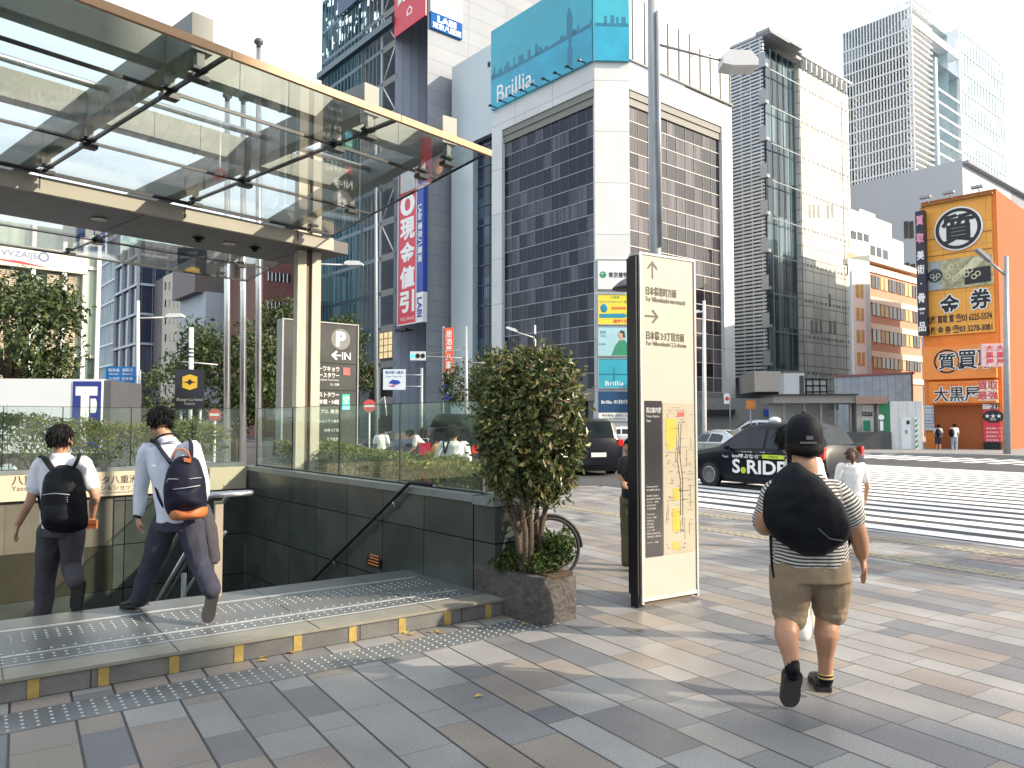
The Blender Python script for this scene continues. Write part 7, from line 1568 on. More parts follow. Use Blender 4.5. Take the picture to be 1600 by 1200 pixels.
def mat_stripes():
    m, t, b, N, L = _new('striped_knit'); tc = N('ShaderNodeTexCoord'); sp = N('ShaderNodeSeparateXYZ'); at_ = N('ShaderNodeAttribute'); at_.attribute_name = 'stripe'
    mu = N('ShaderNodeMath'); mu.operation = 'MULTIPLY'; mu.inputs[1].default_value = 1/.0205; L(at_.outputs['Fac'], mu.inputs[0])
    fr = N('ShaderNodeMath'); fr.operation = 'FRACT'; L(mu.outputs[0], fr.inputs[0]); gt = N('ShaderNodeMath'); gt.operation = 'GREATER_THAN'; gt.inputs[1].default_value = .52; L(fr.outputs[0], gt.inputs[0])
    mx = N('ShaderNodeMix'); mx.data_type = 'RGBA'; mx.inputs[6].default_value = (.50,.48,.44,1); mx.inputs[7].default_value = (.035,.035,.045,1); L(gt.outputs[0], mx.inputs[0]); L(mx.outputs[2], b.inputs['Base Color']); b.inputs['Roughness'].default_value = .9
    return m
M['stripes'] = mat_stripes()
def shoe(mb, heel, toe, up, w=.046, h=.075, mi=0):
    """a shoe from heel to toe lying on its sole; up = away from the sole"""
    d = (toe-heel); L = d.length; d.normalize(); u = (up-d*up.dot(d)).normalized(); s = d.cross(u); vs = []
    secs = [(0,.72,.0,.85),(.06,.86,0,1.0),(.22,.92,0,1.05),(.42,.86,.0,.95),(.62,.98,0,.68),(.82,.95,0,.52),(.96,.62,.05,.4),(1.0,.3,.1,.3)]
    n = 12
    for t, ww, z0, zh in secs:
        for j in range(n):
            a = 2*math.pi*j/n; zz = math.sin(a); yy = math.cos(a)
            vs.append(heel + d*L*t + s*w*ww*math.copysign(abs(yy)**.7, yy) + u*(h*z0 + h*zh*(.5+.5*math.copysign(abs(zz)**.6, zz))))
    k = len(secs); mb.add(vs, [(i*n+j, i*n+(j+1) % n, (i+1)*n+(j+1) % n, (i+1)*n+j) for i in range(k-1) for j in range(n)] + [tuple(range(n-1,-1,-1)), tuple(range((k-1)*n, k*n))], mi, True)
    # sole
    vs = []
    for t, ww, z0, zh in secs:
        for (yy, zz) in ((-1.07,-.008),(1.07,-.008),(1.07,.018),(-1.07,.018)): vs.append(heel + d*(L*t*1.03-.006) + s*w*ww*yy + u*zz)
    mb.add(vs, [(i*4+j, i*4+(j+1) % 4, (i+1)*4+(j+1) % 4, (i+1)*4+j) for i in range(k-1) for j in range(4)] + [(3,2,1,0), tuple(range((k-1)*4, k*4))], 1)
def puff(mb, outline, F, T, y0=0.0, rings=7, back=.35):
    """a cushion from an outline in the frame's x/z plane, T thick towards the viewer"""
    n = len(outline); cx = sum(p[0] for p in outline)/n; cz = sum(p[1] for p in outline)/n; vs = []; fs = []
    for sgn_, TT in ((1, T), (-1, T*back)):
        b = len(vs)
        for k in range(rings+1):
            f = 1-k/rings; hgt = TT*math.sqrt(max(0, 1-f**2.4))
            for (x, z) in outline: vs.append(F.p(cx+(x-cx)*f, y0+sgn_*hgt, cz+(z-cz)*f))
        for k in range(rings):
            for j in range(n):
                q = (b+k*n+j, b+k*n+(j+1) % n, b+(k+1)*n+(j+1) % n, b+(k+1)*n+j); fs.append(q if sgn_ > 0 else q[::-1])
    mb.add(vs, fs, 0, True)
def smooth_outline(pts, n=48):
    m = len(pts); out = []
    for k in range(n):
        t = k*m/n; i = int(t); f = t-i; p0, p1, p2, p3 = [Vector((*pts[(i+q-1) % m], 0)) for q in range(4)]
        q = (p1*2+(p2-p0)*f+(p0*2-p1*5+p2*4-p3)*f*f+(p1*3-p0-p2*3+p3)*f**3)*.5; out.append((q.x, q.y))
    return out
X3, Y3 = Vector((1,0,0)), Vector((0,1,0))
# ---------------------------------------------------------------- big man in a striped shirt walking away on the right
Y0 = 4.85
J = lambda px, py, dy=0.0: V(px, py, Y0+dy)
rt, fd = (X3*.985+Y3*-.17).normalized(), (Y3*.985+X3*.17).normalized()
hc = J(1256, 694, .03); mb = MB()
head(mb, hc, (fd+X3*.12-ZU*.08).normalized(), ZU, 1.16)
limb(mb, [J(1258,750), J(1257,728,.0), hc-ZU*.03], [.085,.078,.07], 3)
sL, sR = J(1211,772,-.01), J(1305,772,.0)
stack(mb, [(J(1262,905,.02),.2,.15),(J(1263,870,.02),.215,.165),(J(1262,820,.02),.22,.16),(J(1260,780,.01),.215,.135),(J(1259,752,.0),.13,.1)], rt, fd)
eL, wL = J(1194,818,.0), J(1200,826,.24); eR, wR = J(1336,822,-.03), J(1347,868,.03)
limb(mb, [sL, eL, wL], [.075,.062,.04]); limb(mb, [sR, J(1326,800,-.01), eR, J(1343,845,.0), wR], [.078,.072,.06,.055,.04])
hand(mb, wR, (J(1352,900,.05)-wR), (-X3*.8+Y3*.2), 1 if False else -1, 1.12, .35)
hand(mb, wL, (Y3*.8+X3*.3-ZU*.1), -ZU, 1, 1.0, .9)
hL, hR = J(1238,895,.0), J(1293,895,.02); kL, kR = J(1231,968,.0), J(1293,968,.08); aL, aR = J(1238,1047,-.13), J(1290,1058,.10)
limb(mb, [hL, J(1233,930,.02), kL, J(1229,992,-.07), J(1234,1020,-.11), aL], [.10,.092,.074,.074,.052,.038], 4, 16)
limb(mb, [hR, J(1294,930,.05), kR, J(1291,992,.05), J(1290,1022,.08), aR], [.10,.092,.074,.075,.052,.038], 4, 16)
body = mk('person', fuse(mb, .0085, 5, mats=[M['skin2']], name='person'), None, label='large man in a black cap, striped shirt and khaki shorts walking away on the right', cat='person')
def kid(name, me, m=None): return mk(name, me, m, body)
mb = MB(); 
stack(mb, [(J(1264,882,.02),.226,.175),(J(1264,862,.02),.229,.18),(J(1262,825,.02),.226,.172),(J(1259,790,.01),.222,.155),(J(1258,766,.0),.19,.126),(J(1258,748,.0),.125,.105),(J(1258,739,.0),.098,.092)], rt, fd)
limb(mb, [J(1228,768,0), sL, J(1200,800,.0), J(1195,815,.03)], [.082,.086,.08,.078]); limb(mb, [J(1290,768,0), sR, J(1324,795,-.01), J(1331,812,-.02)], [.082,.087,.085,.083])
me = fuse(mb, .0085, 4, .010, 8, 'striped_shirt', [M['stripes']], (1,1,.7), 1)
at_ = me.attributes.new('stripe', 'FLOAT', 'POINT'); Lv = []
for v in me.vertices:
    p = v.co; k = p.z
    for s_, a, b in ((-1, sL, J(1191,815,.03)), (1, sR, J(1331,812,-.02))):
        lat = (p-J(1259,780)).dot(rt)*s_
        if lat > .2: k = p.dot((a-b).normalized())+10.0*0+.013
    Lv.append(k + .02*mnoise.noise(p*5))
at_.data.foreach_set('value', Lv); kid('striped_shirt', me)
mb = MB(); stack(mb, [(J(1266,905,.02),.238,.176),(J(1266,885,.02),.236,.178),(J(1266,870,.02),.228,.174)], rt, fd)
limb(mb, [hL+ZU*.04, J(1236,915,.01), J(1234,948,.03), J(1234,962,.02)], [(.124,.14),(.125,.136),(.109,.112),(.107,.108)], 4, 18); limb(mb, [hR+ZU*.04, J(1296,912,.03), J(1297,940,.08), J(1297,954,.08)], [(.124,.14),(.126,.136),(.11,.112),(.108,.108)], 4, 18)
kid('shorts', fuse(mb, .0085, 3, .009, 7, 'shorts', [M['khaki']], (1,1,.8), 2))
mb = MB()
for k in range(9): a = .35+k*.1; p = J(1265,872,.02)+rt*.226*math.sin(a)-fd*.178*math.cos(a); mb.tube([p, p-ZU*.03], [.006,.003], 5)
kid('waistband_gathers', mb, M['khaki'])
mb = MB(); u = ZU
c = hc+ZU*.055-fd*.008
vs = []; n = 24
prof = [(1.0,-.05),(1.03,-.02),(1.02,.02),(.93,.06),(.72,.095),(.4,.117),(.05,.124)]
for a, z in prof: vs += [c + rt*.096*a*1.16*math.cos(2*math.pi*j/n) + fd*.112*a*1.16*math.sin(2*math.pi*j/n) + ZU*z*1.16 for j in range(n)]
mb.add(vs, [(i*n+j, i*n+(j+1) % n, (i+1)*n+(j+1) % n, (i+1)*n+j) for i in range(len(prof)-1) for j in range(n)] + [tuple(range((len(prof)-1)*n, len(prof)*n))], 0, True)
vs = []
for k in range(9): a = math.pi*(.18+.64*k/8); vs += [c+rt*.112*math.cos(a)+fd*.13*math.sin(a)-ZU*.05, c+rt*.125*math.cos(a)+fd*(.13*math.sin(a)+.085)-ZU*.075]
mb.add(vs, [(2*k, 2*k+1, 2*k+3, 2*k+2) for k in range(8)], 0, True); mb.ball(c+ZU*.146, (.012,.012,.008), 8, 5)
cp = kid('cap', mb, M['nylon'])
mb = MB(); mb.box(Frame(c-fd*.131-ZU*.03, rt), -.05, .05, 0, .004, -.018, -.006); mb.box(Frame(c-fd*.131-ZU*.0, rt), -.012, .03, 0, .004, -.024, .0); mk('buckle_strap', mb, mat('grey_strap', (.12,.12,.12), .5), cp)
mb = MB(); 
for k in range(30):
    a = math.pi*(1.02+.96*k/29); p = c+rt*.104*math.cos(a)+fd*.118*math.sin(a)-ZU*.05; mb.tube([p, p-ZU*.05-fd*.0, p-ZU*(.085-.02*abs(math.cos(a)))+fd*.012], [.014,.012,.004], 6)
kid('hair', mb, M['hair'])
for (hl, to, upv, nm) in ((J(1241,1052,-.14), G(1233,1103,.012), None, 0), (J(1288,1079,.09)*1, J(1292,1062,.36), None, 1)):
    mb = MB()
    if nm == 0: a = hl; b = G(1232,1104,.02); shoe(mb, a, b, (a-b).cross(X3)*-1 if ((a-b).cross(X3)*-1).y > 0 else (a-b).cross(X3), .056, .085)
    else: a = G(1288,1079,.012); b = a+Vector((.045,.27,.0)); shoe(mb, a, b, ZU, .056, .09)
    kid('shoe', mb, [M['shoe'], M['sole']])
for q, h_ in ((aL, .05), (aR, .045)):
    mb = MB(); limb(mb, [q+ZU*h_, q-ZU*.02], [.042,.046], 2); sk = kid('sock', mb, M['nylon'])
mb = MB()
for z in (.0,.022,.04): mb.lathe(aR+ZU*(z-.0), [(.046,-.005),(.046,.005)], 14)
mk('sock_stripes', mb, mat('gold_knit', (.45,.3,.12), .8), sk)
# sling bag
Fb = Frame(J(1258,800,-.20), rt); pts = smooth_outline([Fb.at(*p) for p in ((1232,726),(1250,727),(1290,754),(1318,790),(1328,826),(1317,852),(1290,868),(1260,868),(1230,855),(1207,834),(1192,804),(1192,775),(1207,748))])
sb_ = thing('sling_bag', 'big rounded black sling bag across the back of the man in the striped shirt', 'bag', J(1258,800,-.22))
mb = MB(); puff(mb, pts, Fb, .11, 0, 9, .6); me = fuse(mb, .008, 3, .016, 6, 'bag_body', [M['nylon']], (1,1,1), 4); mk('bag_body', me, None, sb_)
mb = MB(); q = [Fb.at(*p) for p in ((1203,778),(1218,752),(1236,737))]; mb.tube([Fb.p(a, .03, b) for a, b in q], .007, 6); q = [Fb.at(*p) for p in ((1272,822),(1290,838),(1312,842))]; mb.tube([Fb.p(a, .115-.02*i, b) for i, (a, b) in enumerate(q)], .005, 6); mk('zip_piping', mb, mat('grey_piping', (.045,.048,.055), .4), sb_)
mb = MB(); limb(mb, [J(1236,738,-.18), J(1232,735,-.05), J(1236,752,.13), J(1290,830,.20), J(1326,850,.0)], [(.035,.012)]*5, 4, 10); limb(mb, [J(1204,838,-.12), J(1206,880,-.16), J(1209,902,-.14)], [.009,.008,.006], 3, 6); mk('strap', mb, M['nylon'], sb_)
# ---------------------------------------------------------------- generic lighter builder for smaller figures
def walker(name, label, Yc, P, cloth, vox=.011, cat='person', face_dir=None, hairm='hair', long_hair=0, sleeves='short', group=None, legs='long', k=1.0, headtilt=ZU, shoes=True):
    """P: pixel joints {name:(px,py,dy)}"""
    J = lambda n: V(P[n][0], P[n][1], Yc+(P[n][2] if len(P[n]) > 2 else 0))
    fwd = (face_dir or Y3).normalized(); rgt = fwd.cross(ZU).normalized(); mb = MB()
    hc = J('head'); hf = fwd
    if 'look' in P: hf = Vector(P['look']).normalized()
    head(mb, hc, hf, headtilt, k); nk = J('neck'); limb(mb, [nk-ZU*.05*k, nk, hc-ZU*.04*k], [.058*k,.054*k,.055*k], 3)
    ch = (J('sL')+J('sR'))/2; pv = J('pelvis'); sw = max(.155*k, (J('sR')-J('sL')).length/2)
    stack(mb, [(pv-ZU*.05*k,.135*k,.095*k),(pv+ZU*.06*k,.14*k,.1*k),(pv.lerp(ch,.45),.128*k,.095*k),(pv.lerp(ch,.75),.15*k,.105*k),(ch+ZU*.0,.145*k,.09*k),(ch+ZU*.05*k,.075*k,.06*k)], rgt, fwd)
    for s_ in ('L','R'):
        limb(mb, [J('s'+s_), J('e'+s_), J('e'+s_).lerp(J('w'+s_),.4), J('w'+s_)], [.05*k,.04*k,.037*k,.026*k])
        dw = (J('h'+s_)-J('w'+s_)) if 'h'+s_ in P else (J('w'+s_)-J('e'+s_))
        hand(mb, J('w'+s_), dw, (rgt*(1 if s_ == 'L' else -1)+fwd*.3), (1 if s_ == 'L' else -1)*(-1 if False else 1)*(1 if s_ == 'R' else 1), .95*k, P.get('curl', .5))
        limb(mb, [J('hip'+s_), J('k'+s_), J('k'+s_).lerp(J('a'+s_),.35), J('a'+s_)], [.082*k,.056*k,.054*k,.034*k])
    o = mk(name, fuse(mb, vox, 4, mats=[M[cloth.get('skin','skin')]], name=name), None, label=label, cat=cat, group=group)
    mb = MB()
    stack(mb, [(pv+ZU*.0*k,.158*k,.118*k),(pv+ZU*.08*k,.156*k,.116*k),(pv.lerp(ch,.45),.152*k,.118*k),(pv.lerp(ch,.78),.172*k,.122*k),(ch+ZU*.015*k,sw*.92,.1*k),(ch+ZU*.052*k,.095*k,.075*k),(ch+ZU*.078*k,.066*k,.064*k)], rgt, fwd)
    for s_ in ('L','R'):
        a, b, c = J('s'+s_), J('e'+s_), J('w'+s_)
        if sleeves == 'short': limb(mb, [a+(ch-a)*.3, a, a.lerp(b,.72)], [.068*k,.066*k,.062*k])
        else: limb(mb, [a+(ch-a)*.3, a, b, b.lerp(c,.5), c.lerp(b,.06)], [.068*k,.066*k,.055*k,.05*k,.036*k])
    if sleeves == 'long' or cloth['top'] == 'shirtwhite':
        nb = J('neck'); mc = MB(); up_ = (hc-nb).normalized(); a_ = rgt; b_ = up_.cross(a_); ring_ = []
        for (rr__, hh__) in ((.066,-.035),(.064,.0),(.062,.022),(.068,.024),(.076,-.004),(.082,-.034)): ring_ += [nb + up_*hh__*k + (a_*math.cos(2*math.pi*j/20)*rr__*1.02 + b_*math.sin(2*math.pi*j/20)*rr__)*k for j in range(20)]
        mc.add(ring_, [(i*20+j, i*20+(j+1) % 20, (i+1)*20+(j+1) % 20, (i+1)*20+j) for i in range(5) for j in range(20)], 0, True); mk('collar', mc, M[cloth['top']], o)
    me = fuse(mb, vox*.9, 3, .011*k, 9, 'shirt', [M[cloth['top']]], (1,1,.55), len(label) % 7); mk('shirt', me, None, o)
    mb = MB(); stack(mb, [(pv-ZU*.07*k,.158*k,.122*k),(pv+ZU*.0,.155*k,.118*k),(pv+ZU*.055*k,.146*k,.11*k)], rgt, fwd)
    for s_ in ('L','R'):
        h_, kn, an = J('hip'+s_), J('k'+s_), J('a'+s_)
        if legs == 'long': limb(mb, [h_+ZU*.03, h_.lerp(kn,.4), kn, kn.lerp(an,.5), an-(kn-an).normalized()*.015], [.1*k,.096*k,.078*k,.072*k,.068*k], 4, 16)
        else: limb(mb, [h_+ZU*.03, h_.lerp(kn,.4), h_.lerp(kn,.85)], [.1*k,.098*k,.09*k], 4, 16)
    me = fuse(mb, vox*.9, 3, .012*k, 9, 'trousers', [M[cloth['bottom']]], (1,1,.55), 3+len(label) % 5); mk('trousers', me, None, o)
    if shoes:
        for s_ in ('L','R'):
            mb = MB(); hl, to = J('heel'+s_), J('toe'+s_); d = to-hl; upv = ZU if abs(d.normalized().z) < .8 else fwd
            shoe(mb, hl, hl+d.normalized()*.265*k if d.length < .05 else to, upv, .047*k, .078*k); mk('shoe', mb, [M[cloth.get('shoe','shoe')], M['sole']], o)
    # hair: short locks over the skull
    r = random.Random(len(label)); f = hf; u = (headtilt-f*headtilt.dot(f)).normalized(); rr_ = f.cross(u); mb = MB()
    vs = []; n, m = 18, 9
    for i in range(m+1):
        th = math.pi*.80*i/m
        for j in range(n):
            ph = 2*math.pi*j/n; q = Vector((math.sin(th)*math.cos(ph), math.sin(th)*math.sin(ph), math.cos(th)))
            kk = 1+.05*mnoise.noise(q*4)+.03*mnoise.noise(q*9)
            drop = -.012 if q.y < .3 else .0
            if q.y > .25: th2 = min(th, math.pi*.42); q = Vector((math.sin(th2)*math.cos(ph), math.sin(th2)*math.sin(ph), math.cos(th2))); kk *= (1 if th < math.pi*.42 else .95)
            vs.append(hc + (rr_*.090*q.x*kk + f*(.106*q.y*kk-.016) + u*(.100*q.z*kk+.026+drop*(i/m)))*k)
    mb.add(vs, [(i*n+j, (i+1)*n+j, (i+1)*n+(j+1) % n, i*n+(j+1) % n) for i in range(m) for j in range(n)], 0, True)
    for q in range(230):
        th = r.uniform(.1, 2.35); ph = r.uniform(0, 2*math.pi); v = Vector((math.sin(th)*math.cos(ph), math.sin(th)*math.sin(ph), math.cos(th)))
        if v.y > .2 and v.z < .3: continue
        b = hc + (rr_*.088*v.x + f*(.104*v.y-.016) + u*(.098*v.z+.03))*k; g = (rr_*v.x*.35+f*v.y*.3-u*1.2+Vector((r.uniform(-.4,.4),r.uniform(-.4,.4),0))).normalized()
        mb.tube([b, b+g*.022*k, b+g*.045*k-u*.008*k], [.009*k,.007*k,.002*k], 5)
    if long_hair:
        limb(mb, [hc-f*.09*k+u*.05*k, hc-f*.13*k, hc-f*.13*k-u*long_hair*.6*k, hc-f*.10*k-u*long_hair*k], [.03*k,.045*k,.035*k,.012*k], 4, 10)
    for q in range(120):                                              # loose strands
        th = r.uniform(.2, 2.3); ph = r.uniform(0, 2*math.pi); v = Vector((math.sin(th)*math.cos(ph), math.sin(th)*math.sin(ph), math.cos(th)))
        if v.y > .3 and v.z < .3: continue
        b = hc + (rr_*.093*v.x + f*(.108*v.y-.016) + u*(.102*v.z+.028))*k; g = (rr_*v.x*.8+f*v.y*.6-u*.7+rv(r)*.6).normalized()
        mb.tube([b, b+g*.03*k, b+g*.055*k-u*.012*k], [.003*k,.0022*k,.0008*k], 4)
    mk('hair', mb, M[cloth.get('hair', hairm)], o); return o, J, fwd, rgt
# ---------------------------------------------------------------- the two men with backpacks at the stairs
P2 = dict(head=(250,660,0), look=(-.55,.62,-.52), neck=(262,688,0), sL=(228,707,.0), sR=(302,703,.02), eL=(221,762,.05), wL=(215,808,.04), hL=(219,838,.06), eR=(316,758,.04), wR=(312,800,.2), hR=(311,818,.3), pelvis=(277,815,0), hipL=(256,824,0), hipR=(297,824,0), kL=(236,882,.12), kR=(313,884,-.02), aL=(218,934,.22), aR=(331,920,-.22), heelL=(227,945,.26), toeL=(190,948,.34), heelR=(333,927,-.24), toeR=(323,973,-.27), curl=.6)
m2, J2, f2, r2_ = walker('person', 'man in a pale blue long sleeved shirt with a navy backpack by the stairs', 6.36, P2, dict(top='shirtblue', bottom='navytrs'), .009, face_dir=Vector((-.42,.9,0)), sleeves='long', k=1.03, headtilt=(ZU+Vector((-.1,.1,0))).normalized())
def backpack(label, F, px, top, bot, m, base=None, T=.17, strap_pts=(), pocket=True):
    t = thing('backpack', label, 'backpack', F.p(0,.1,0)); A = [F.at(*p) for p in px]; mb = MB(); puff(mb, smooth_outline(A, 52), F, T, 0, 9, .35)
    me = fuse(mb, .0085, 3, .007, 8, 'bag_body', [M[m]], (1,1,1), 5); mk('bag_body', me, None, t); return t
Fp = Frame(J2('pelvis')-f2*.14+Vector((.05,-.03,.2)), (r2_*.97+f2*-.08).normalized())
b2k = backpack('navy backpack with an orange leather base on the man in the pale blue shirt', Fp, [(268,722),(280,713),(298,713),(311,720),(320,745),(323,775),(321,804),(300,808),(280,809),(264,806),(257,790),(255,760),(260,738)], 0, 0, 'navynylon', T=.16)
mb = MB(); puff(mb, smooth_outline([Fp.at(*p) for p in ((266,793),(292,796),(321,788),(322,806),(294,812),(266,811)) ], 36), Fp, .172, 0, 7, .1); mk('leather_base', mb, M['tan'], b2k)
mb = MB(); puff(mb, smooth_outline([Fp.at(*p) for p in ((266,758),(290,755),(316,752),(319,775),(318,790),(292,795),(266,792),(262,775))], 40), Fp, .19, 0, 7, .1); pk_ = mk('front_pocket', mb, M['navynylon'], b2k)
mb = MB(); q = [Fp.at(*p) for p in ((272,762),(290,760),(314,756))]; mb.tube([Fp.p(a, .165, b) for a, b in q], .0045, 6); q = [Fp.at(*p) for p in ((262,752),(265,746),(290,747),(316,744))]; mb.tube([Fp.p(a, .150, b) for a, b in q], .0035, 6); mk('zip', mb, M['greypole'], pk_)
mb = MB(); q = [Fp.at(*p) for p in ((289,720),(299,722),(300,716),(288,714))]; mb.extr(Fp, q, .1, .125); q = [Fp.at(*p) for p in ((270,718),(275,704),(285,700),(294,706),(298,716))]; mb.tube([Fp.p(a, .05, b) for a, b in q], .008, 7); mk('leather_handle', mb, M['tan'], b2k)
mb = MB()
for a, b, c, d in (((268,725),(250,700),(242,688),(238,700)), ((298,722),(299,700),(298,690),(298,705))):
    mb = MB(); q = [V(*a, 6.24), V(*b, 6.25), V(*c, 6.34), V(*d, 6.46)]; limb(mb, q, [(.036,.011)]*4, 4, 8); mk('shoulder_strap', mb, M['navynylon'], b2k)
mb = MB(); limb(mb, [V(240,745,6.3), V(247,775,6.22), V(258,797,6.24)], [.011]*3, 3, 6); mk('lower_strap', mb, M['navynylon'], b2k)
mb = MB(); limb(mb, [V(243,686,6.27), V(256,679,6.22), V(272,678,6.22), V(280,684,6.3)], [.008]*4, 4, 6); mk('lanyard', mb, M['navynylon'], m2)
mb = MB(); q = J2('wL'); mb.lathe(q+ZU*.01, [(.034,-.014),(.036,0),(.034,.014)], 14, 0, (J2('eL')-q)); mk('wrist_watch', mb, M['black'], m2)
jk = thing('folded_jacket', 'dark grey jacket folded over the right forearm of the man in the pale blue shirt', 'jacket', V(326,815,6.45))
mb = MB(); limb(mb, [V(318,790,6.5), V(328,825,6.45), V(334,858,6.42), V(337,878,6.42)], [(.05,.03),(.06,.035),(.055,.03),(.05,.02)], 4, 12); limb(mb, [V(310,800,6.52), V(322,840,6.5), V(330,872,6.48)], [(.05,.02),(.045,.02),(.035,.015)], 4, 10)
mk('cloth', fuse(mb, .009, 2, .01, 12, 'cloth', [M['greytrs']], (1,1,.4), 2), None, jk)
P1 = dict(head=(96,686,0), look=(.12,.98,-.12), neck=(95,712,0), sL=(62,728,.0), sR=(132,726,.0), eL=(49,778,-.04), wL=(28,820,.02), hL=(22,846,.05), eR=(148,772,-.02), wR=(144,806,.14), hR=(143,824,.2), pelvis=(95,824,0), hipL=(78,834,0), hipR=(113,834,0), kL=(72,898,.1), kR=(112,886,.06), aL=(66,972,.14), aR=(117,906,-.12), heelL=(66,985,.14), toeL=(64,990,.38), heelR=(120,909,-.14), toeR=(118,957,-.02), curl=.4)
m1, J1, f1, r1_ = walker('person', 'man in a white short sleeved shirt with a black backpack going down the stairs', 6.72, P1, dict(top='shirtwhite', bottom='greytrs'), .009, face_dir=Vector((.02,1,0)), k=1.03)
Fp = Frame(J1('pelvis')-f1*.135+ZU*.2, r1_)
b1k = backpack('plain black backpack on the back of the man in the white shirt', Fp, [(84,732),(94,726),(112,727),(126,737),(133,765),(137,800),(136,824),(116,832),(92,832),(74,826),(69,800),(71,765),(76,742)], 0, 0, 'nylon', T=.17)
mb = MB(); puff(mb, smooth_outline([Fp.at(*p) for p in ((80,778),(104,776),(128,778),(133,805),(130,822),(104,828),(78,822),(75,800))], 40), Fp, .2, 0, 7, .1); pk_ = mk('front_pocket', mb, M['nylon'], b1k)
mb = MB(); q = [Fp.at(*p) for p in ((80,771),(104,768),(127,770))]; mb.tube([Fp.p(a, .168, b) for a, b in q], .004, 6)
for zz in (774,777.5,781): x, z = Fp.at(124,zz); mb.ball(Fp.p(x,.172,z), (.006,.004,.004), 6, 4)
mk('zip', mb, M['greypole'], pk_)
mb = MB()
for a, b, c, d in (((84,736),(74,722),(68,714),(66,728)), ((112,736),(120,722),(124,714),(126,728))):
    mb = MB(); limb(mb, [V(*a, 6.56), V(*b, 6.58), V(*c, 6.68), V(*d, 6.82)], [(.04,.013)]*4, 4, 8); mk('shoulder_strap', mb, M['nylon'], b1k)
mb = MB(); limb(mb, [V(60,772,6.72), V(63,792,6.6), V(72,812,6.58)], [.012]*3, 3, 6); mk('lower_strap', mb, M['nylon'], b1k)
wal = thing('wallet', 'small brown wallet held in the right hand of the man in the white shirt', 'wallet', J1('wR')-ZU*.05)
mb = MB(); F = Frame(J1('wR')+Vector((.02,-.045,-.07)), r1_); mb.box(F, -.05, .05, -.012, .012, -.035, .04); mk('leather', mb, M['tan'], wal)
mb = MB(); mb.box(F, -.05, .05, .0122, .014, -.002, .002); mk('seam', mb, M['black'], wal)
# ---------------------------------------------------------------- other people
def simple(name, label, px, yhead, yfeet, Y, cloth, yaw=0, k=None, stride=.0, zf=0.0, **kw):
    """a standing or walking figure between a head top and a foot pixel row at depth Y"""
    hpx = yfeet-yhead; s = hpx/1.0
    f = Vector((math.sin(R(yaw)), math.cos(R(yaw)), 0)); q = lambda a, b, c=0: (px+a*hpx, yhead+b*hpx, c)
    kk = (hpx/F_PX*Y)/1.70; w = abs(math.cos(R(yaw)))*.85+.25; st = stride
    P = dict(head=q(0,.072), neck=q(0,.155), sL=q(-.105*w,.19), sR=q(.105*w,.19), eL=q(-.14*w,.36), wL=q(-.13*w,.5,.08), eR=q(.14*w,.36), wR=q(.13*w,.5,.08), pelvis=q(0,.47), hipL=q(-.05*w,.49), hipR=q(.05*w,.49), kL=q(-.06*w-st*.4,.73,.05), kR=q(.06*w+st*.4,.73), aL=q(-.06*w-st,.95,.02), aR=q(.06*w+st,.95,-.02), heelL=q(-.06*w-st,.985,0), toeL=q(-.06*w-st,.985,0), heelR=q(.06*w+st,.985,0), toeR=q(.06*w+st,.985,0))
    P.update(kw.pop('P', {}))
    for s_ in ('L','R'):
        h = P['heel'+s_]; hp = V(h[0], h[1], Y); tp = hp+f*.25*kk; P['toe'+s_] = None
    def run():
        return walker(name, label, Y, {**P, 'toeL': P['heelL'], 'toeR': P['heelR']}, cloth, .016 if Y > 12 else .012, face_dir=f, k=kk, **kw)
    return run()
M['blacktop'] = shirt_mat('black_tshirt', (.014,.014,.017)); M['beigetrs'] = mat('olive_trousers', (.13,.11,.07), .8, var=.1); M['whitetrs'] = mat('white_trousers', (.62,.6,.56), .8, var=.05); M['whitetee'] = shirt_mat('white_tshirt', (.74,.74,.73)); M['redcloth'] = shirt_mat('red_cloth', (.5,.02,.06)); M['denim'] = mat('pale_denim', (.25,.34,.45), .8, var=.12); M['greytop'] = shirt_mat('grey_tshirt', (.45,.46,.48))
simple('person', 'person in a black T-shirt and olive trousers half hidden behind the map pylon', 986, 683, 886, 9.4, dict(top='blacktop', bottom='beigetrs'), yaw=-70, P=dict(wL=(973,752,-.1), eL=(969,742,0)))
simple('person', 'woman with a dark ponytail and white trousers hidden behind the large man', 1232, 664, 1002, 6.1, dict(top='whitetee', bottom='whitetrs', shoe='sneaker'), yaw=10, long_hair=.34, P=dict(sL=(1238,728,0), eL=(1236,785,.05), wL=(1240,830,.12), sR=(1274,728,0), eR=(1280,785,.05), wR=(1282,840,.1), neck=(1246,716,0), pelvis=(1256,825,0), aL=(1253,985,0), heelL=(1252,998,0), kL=(1243,915,.1), aR=(1264,975,.15), heelR=(1264,992,.15), kR=(1262,905,.1), hipL=(1232,840,0), hipR=(1255,840,0)))
simple('person', 'girl with a brown ponytail in a white top walking beside the large man', 1331, 700, 860, 10.5, dict(top='whitetee', bottom='whitetrs', shoe='shoe', hair='hairbrown'), yaw=20, long_hair=.14, stride=.02)
simple('person', 'man in a white T-shirt with a dark shoulder strap standing behind the hedge', 708, 664, 838, 12.0, dict(top='whitetee', bottom='greytrs'), yaw=25)
mb = MB(); limb(mb, [V(693,690,11.95), V(695,708,11.86), V(701,690,11.86), V(705,680,11.92)], [.016]*4, 4, 6); t = thing('shoulder_bag', 'dark strap of a bag on the man in the white T-shirt behind the hedge', 'bag', V(694,705,11.9)); mk('strap', mb, M['nylon'], t)
mb = MB(); mb.ball(V(693,728,11.9), (.06,.12,.13), 12, 8); mk('bag_body', mb, M['nylon'], t)
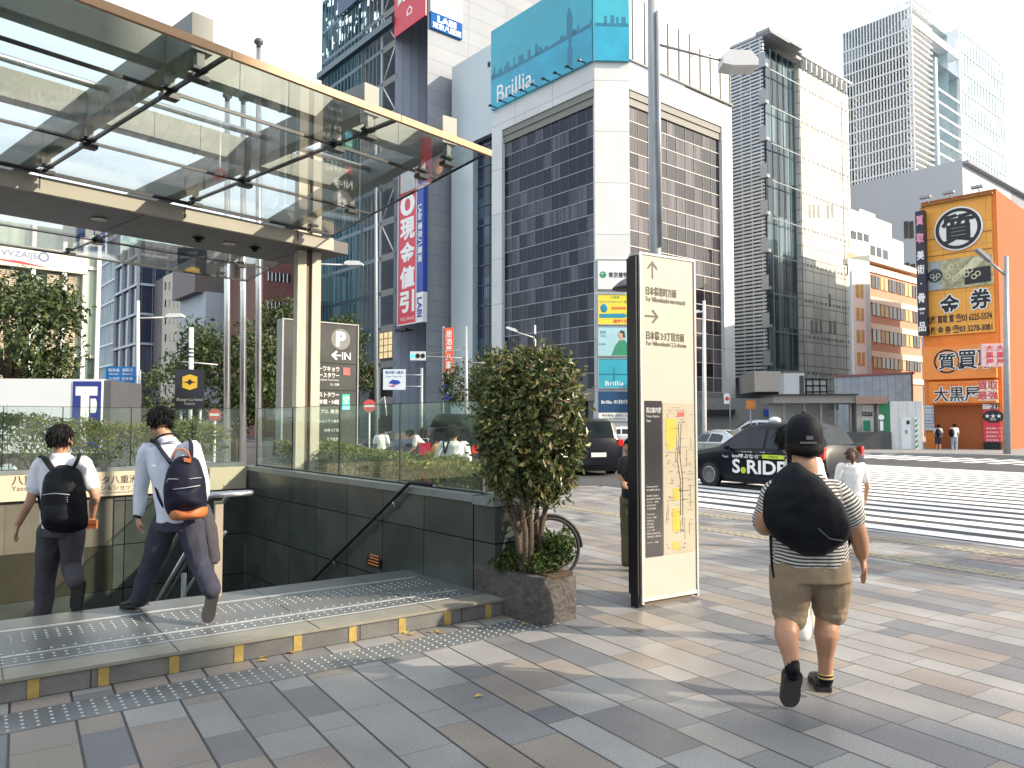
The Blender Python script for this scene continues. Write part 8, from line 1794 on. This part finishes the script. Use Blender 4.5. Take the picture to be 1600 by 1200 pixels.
Pb = dict(head=(640,679,-.1), look=(-.8,.2,-.55), neck=(646,681,0), sL=(650,684,-.12), sR=(651,686,.12), eL=(647,700,-.1), wL=(640,706,-.1), eR=(648,700,.12), wR=(641,707,.1), pelvis=(664,700,0), hipL=(663,703,-.08), hipR=(664,703,.08), kL=(662,725,0), kR=(664,725,0), aL=(664,748,0), aR=(666,748,0), heelL=(664,752,0), toeL=(658,752,0), heelR=(666,752,0), toeR=(660,752,0))
walker('person', 'person bending into the open taxi boot in a white shirt', 19.0, Pb, dict(top='whitetee', bottom='redcloth'), .016, face_dir=Vector((-1,.1,0)), k=.95)
sc_ = thing('suitcase', 'bright red suitcase standing below the open taxi boot', 'suitcase', V(664,715,18.4)); F = face(664, 18.4, 90); x0, x1 = F.S(655), F.S(672); z0, z1 = .2, F.Z(664,692)
mb = MB(); mb.box(F, x0, x1, -.2, 0, z0, z1); mk('case', mb, mat('red_shell', (.5,.01,.04), .3, coat=.5), sc_)
mb = MB(); mb.tube([F.p(x0+.05,-.1,z1), F.p(x0+.05,-.1,z1+.1), F.p(x1-.05,-.1,z1+.1), F.p(x1-.05,-.1,z1)], .01, 6); mk('handle', mb, M['steel'], sc_)
bl_ = thing('orange_bag', 'round orange bag beside the red suitcase behind the hedge', 'bag', V(682,706,18)); mb = MB(); mb.ball(V(682,706,18), (.13,.12,.2), 14, 10); mk('bag_body', mb, mat('orange_cloth', (.5,.2,.05), .7, var=.2), bl_); mb = MB(); mb.tube([V(679,694,18), V(682,689,18), V(685,694,18)], .012, 6); mk('handle', mb, M['tan'], bl_)
simple('person', 'person in a white shirt standing behind the blue car seen through the glass', 596, 668, 745, 22.5, dict(top='whitetee', bottom='greytrs'), yaw=-20)
simple('person', 'person with a navy backpack and dark shorts at the left of the orange shop entrance', 1466, 663, 705, 44.5, dict(top='greytop', bottom='navytrs'), yaw=5, legs='short')
simple('person', 'person in pale jeans and a white top at the orange shop entrance', 1491, 662, 705, 44.5, dict(top='whitetee', bottom='denim'), yaw=-10, P={})
for px, lab, m in ((1466,'navy backpack worn by the person in dark shorts at the orange shop','navynylon'),(1487,'dark backpack worn by the person in pale jeans at the orange shop','nylon')):
    t = thing('backpack', lab, 'backpack', V(px,675,44.3)); mb = MB(); c = V(px, 676, 44.3); mb.ball(c, (.16,.11,.25), 12, 8); mk('bag_body', mb, M[m], t); mb = MB(); mb.ball(c+Vector((0,-.09,-.07)), (.1,.05,.1), 8, 6); mk('front_pocket', mb, M[m], t)
bpy.data.objects.remove(_to)
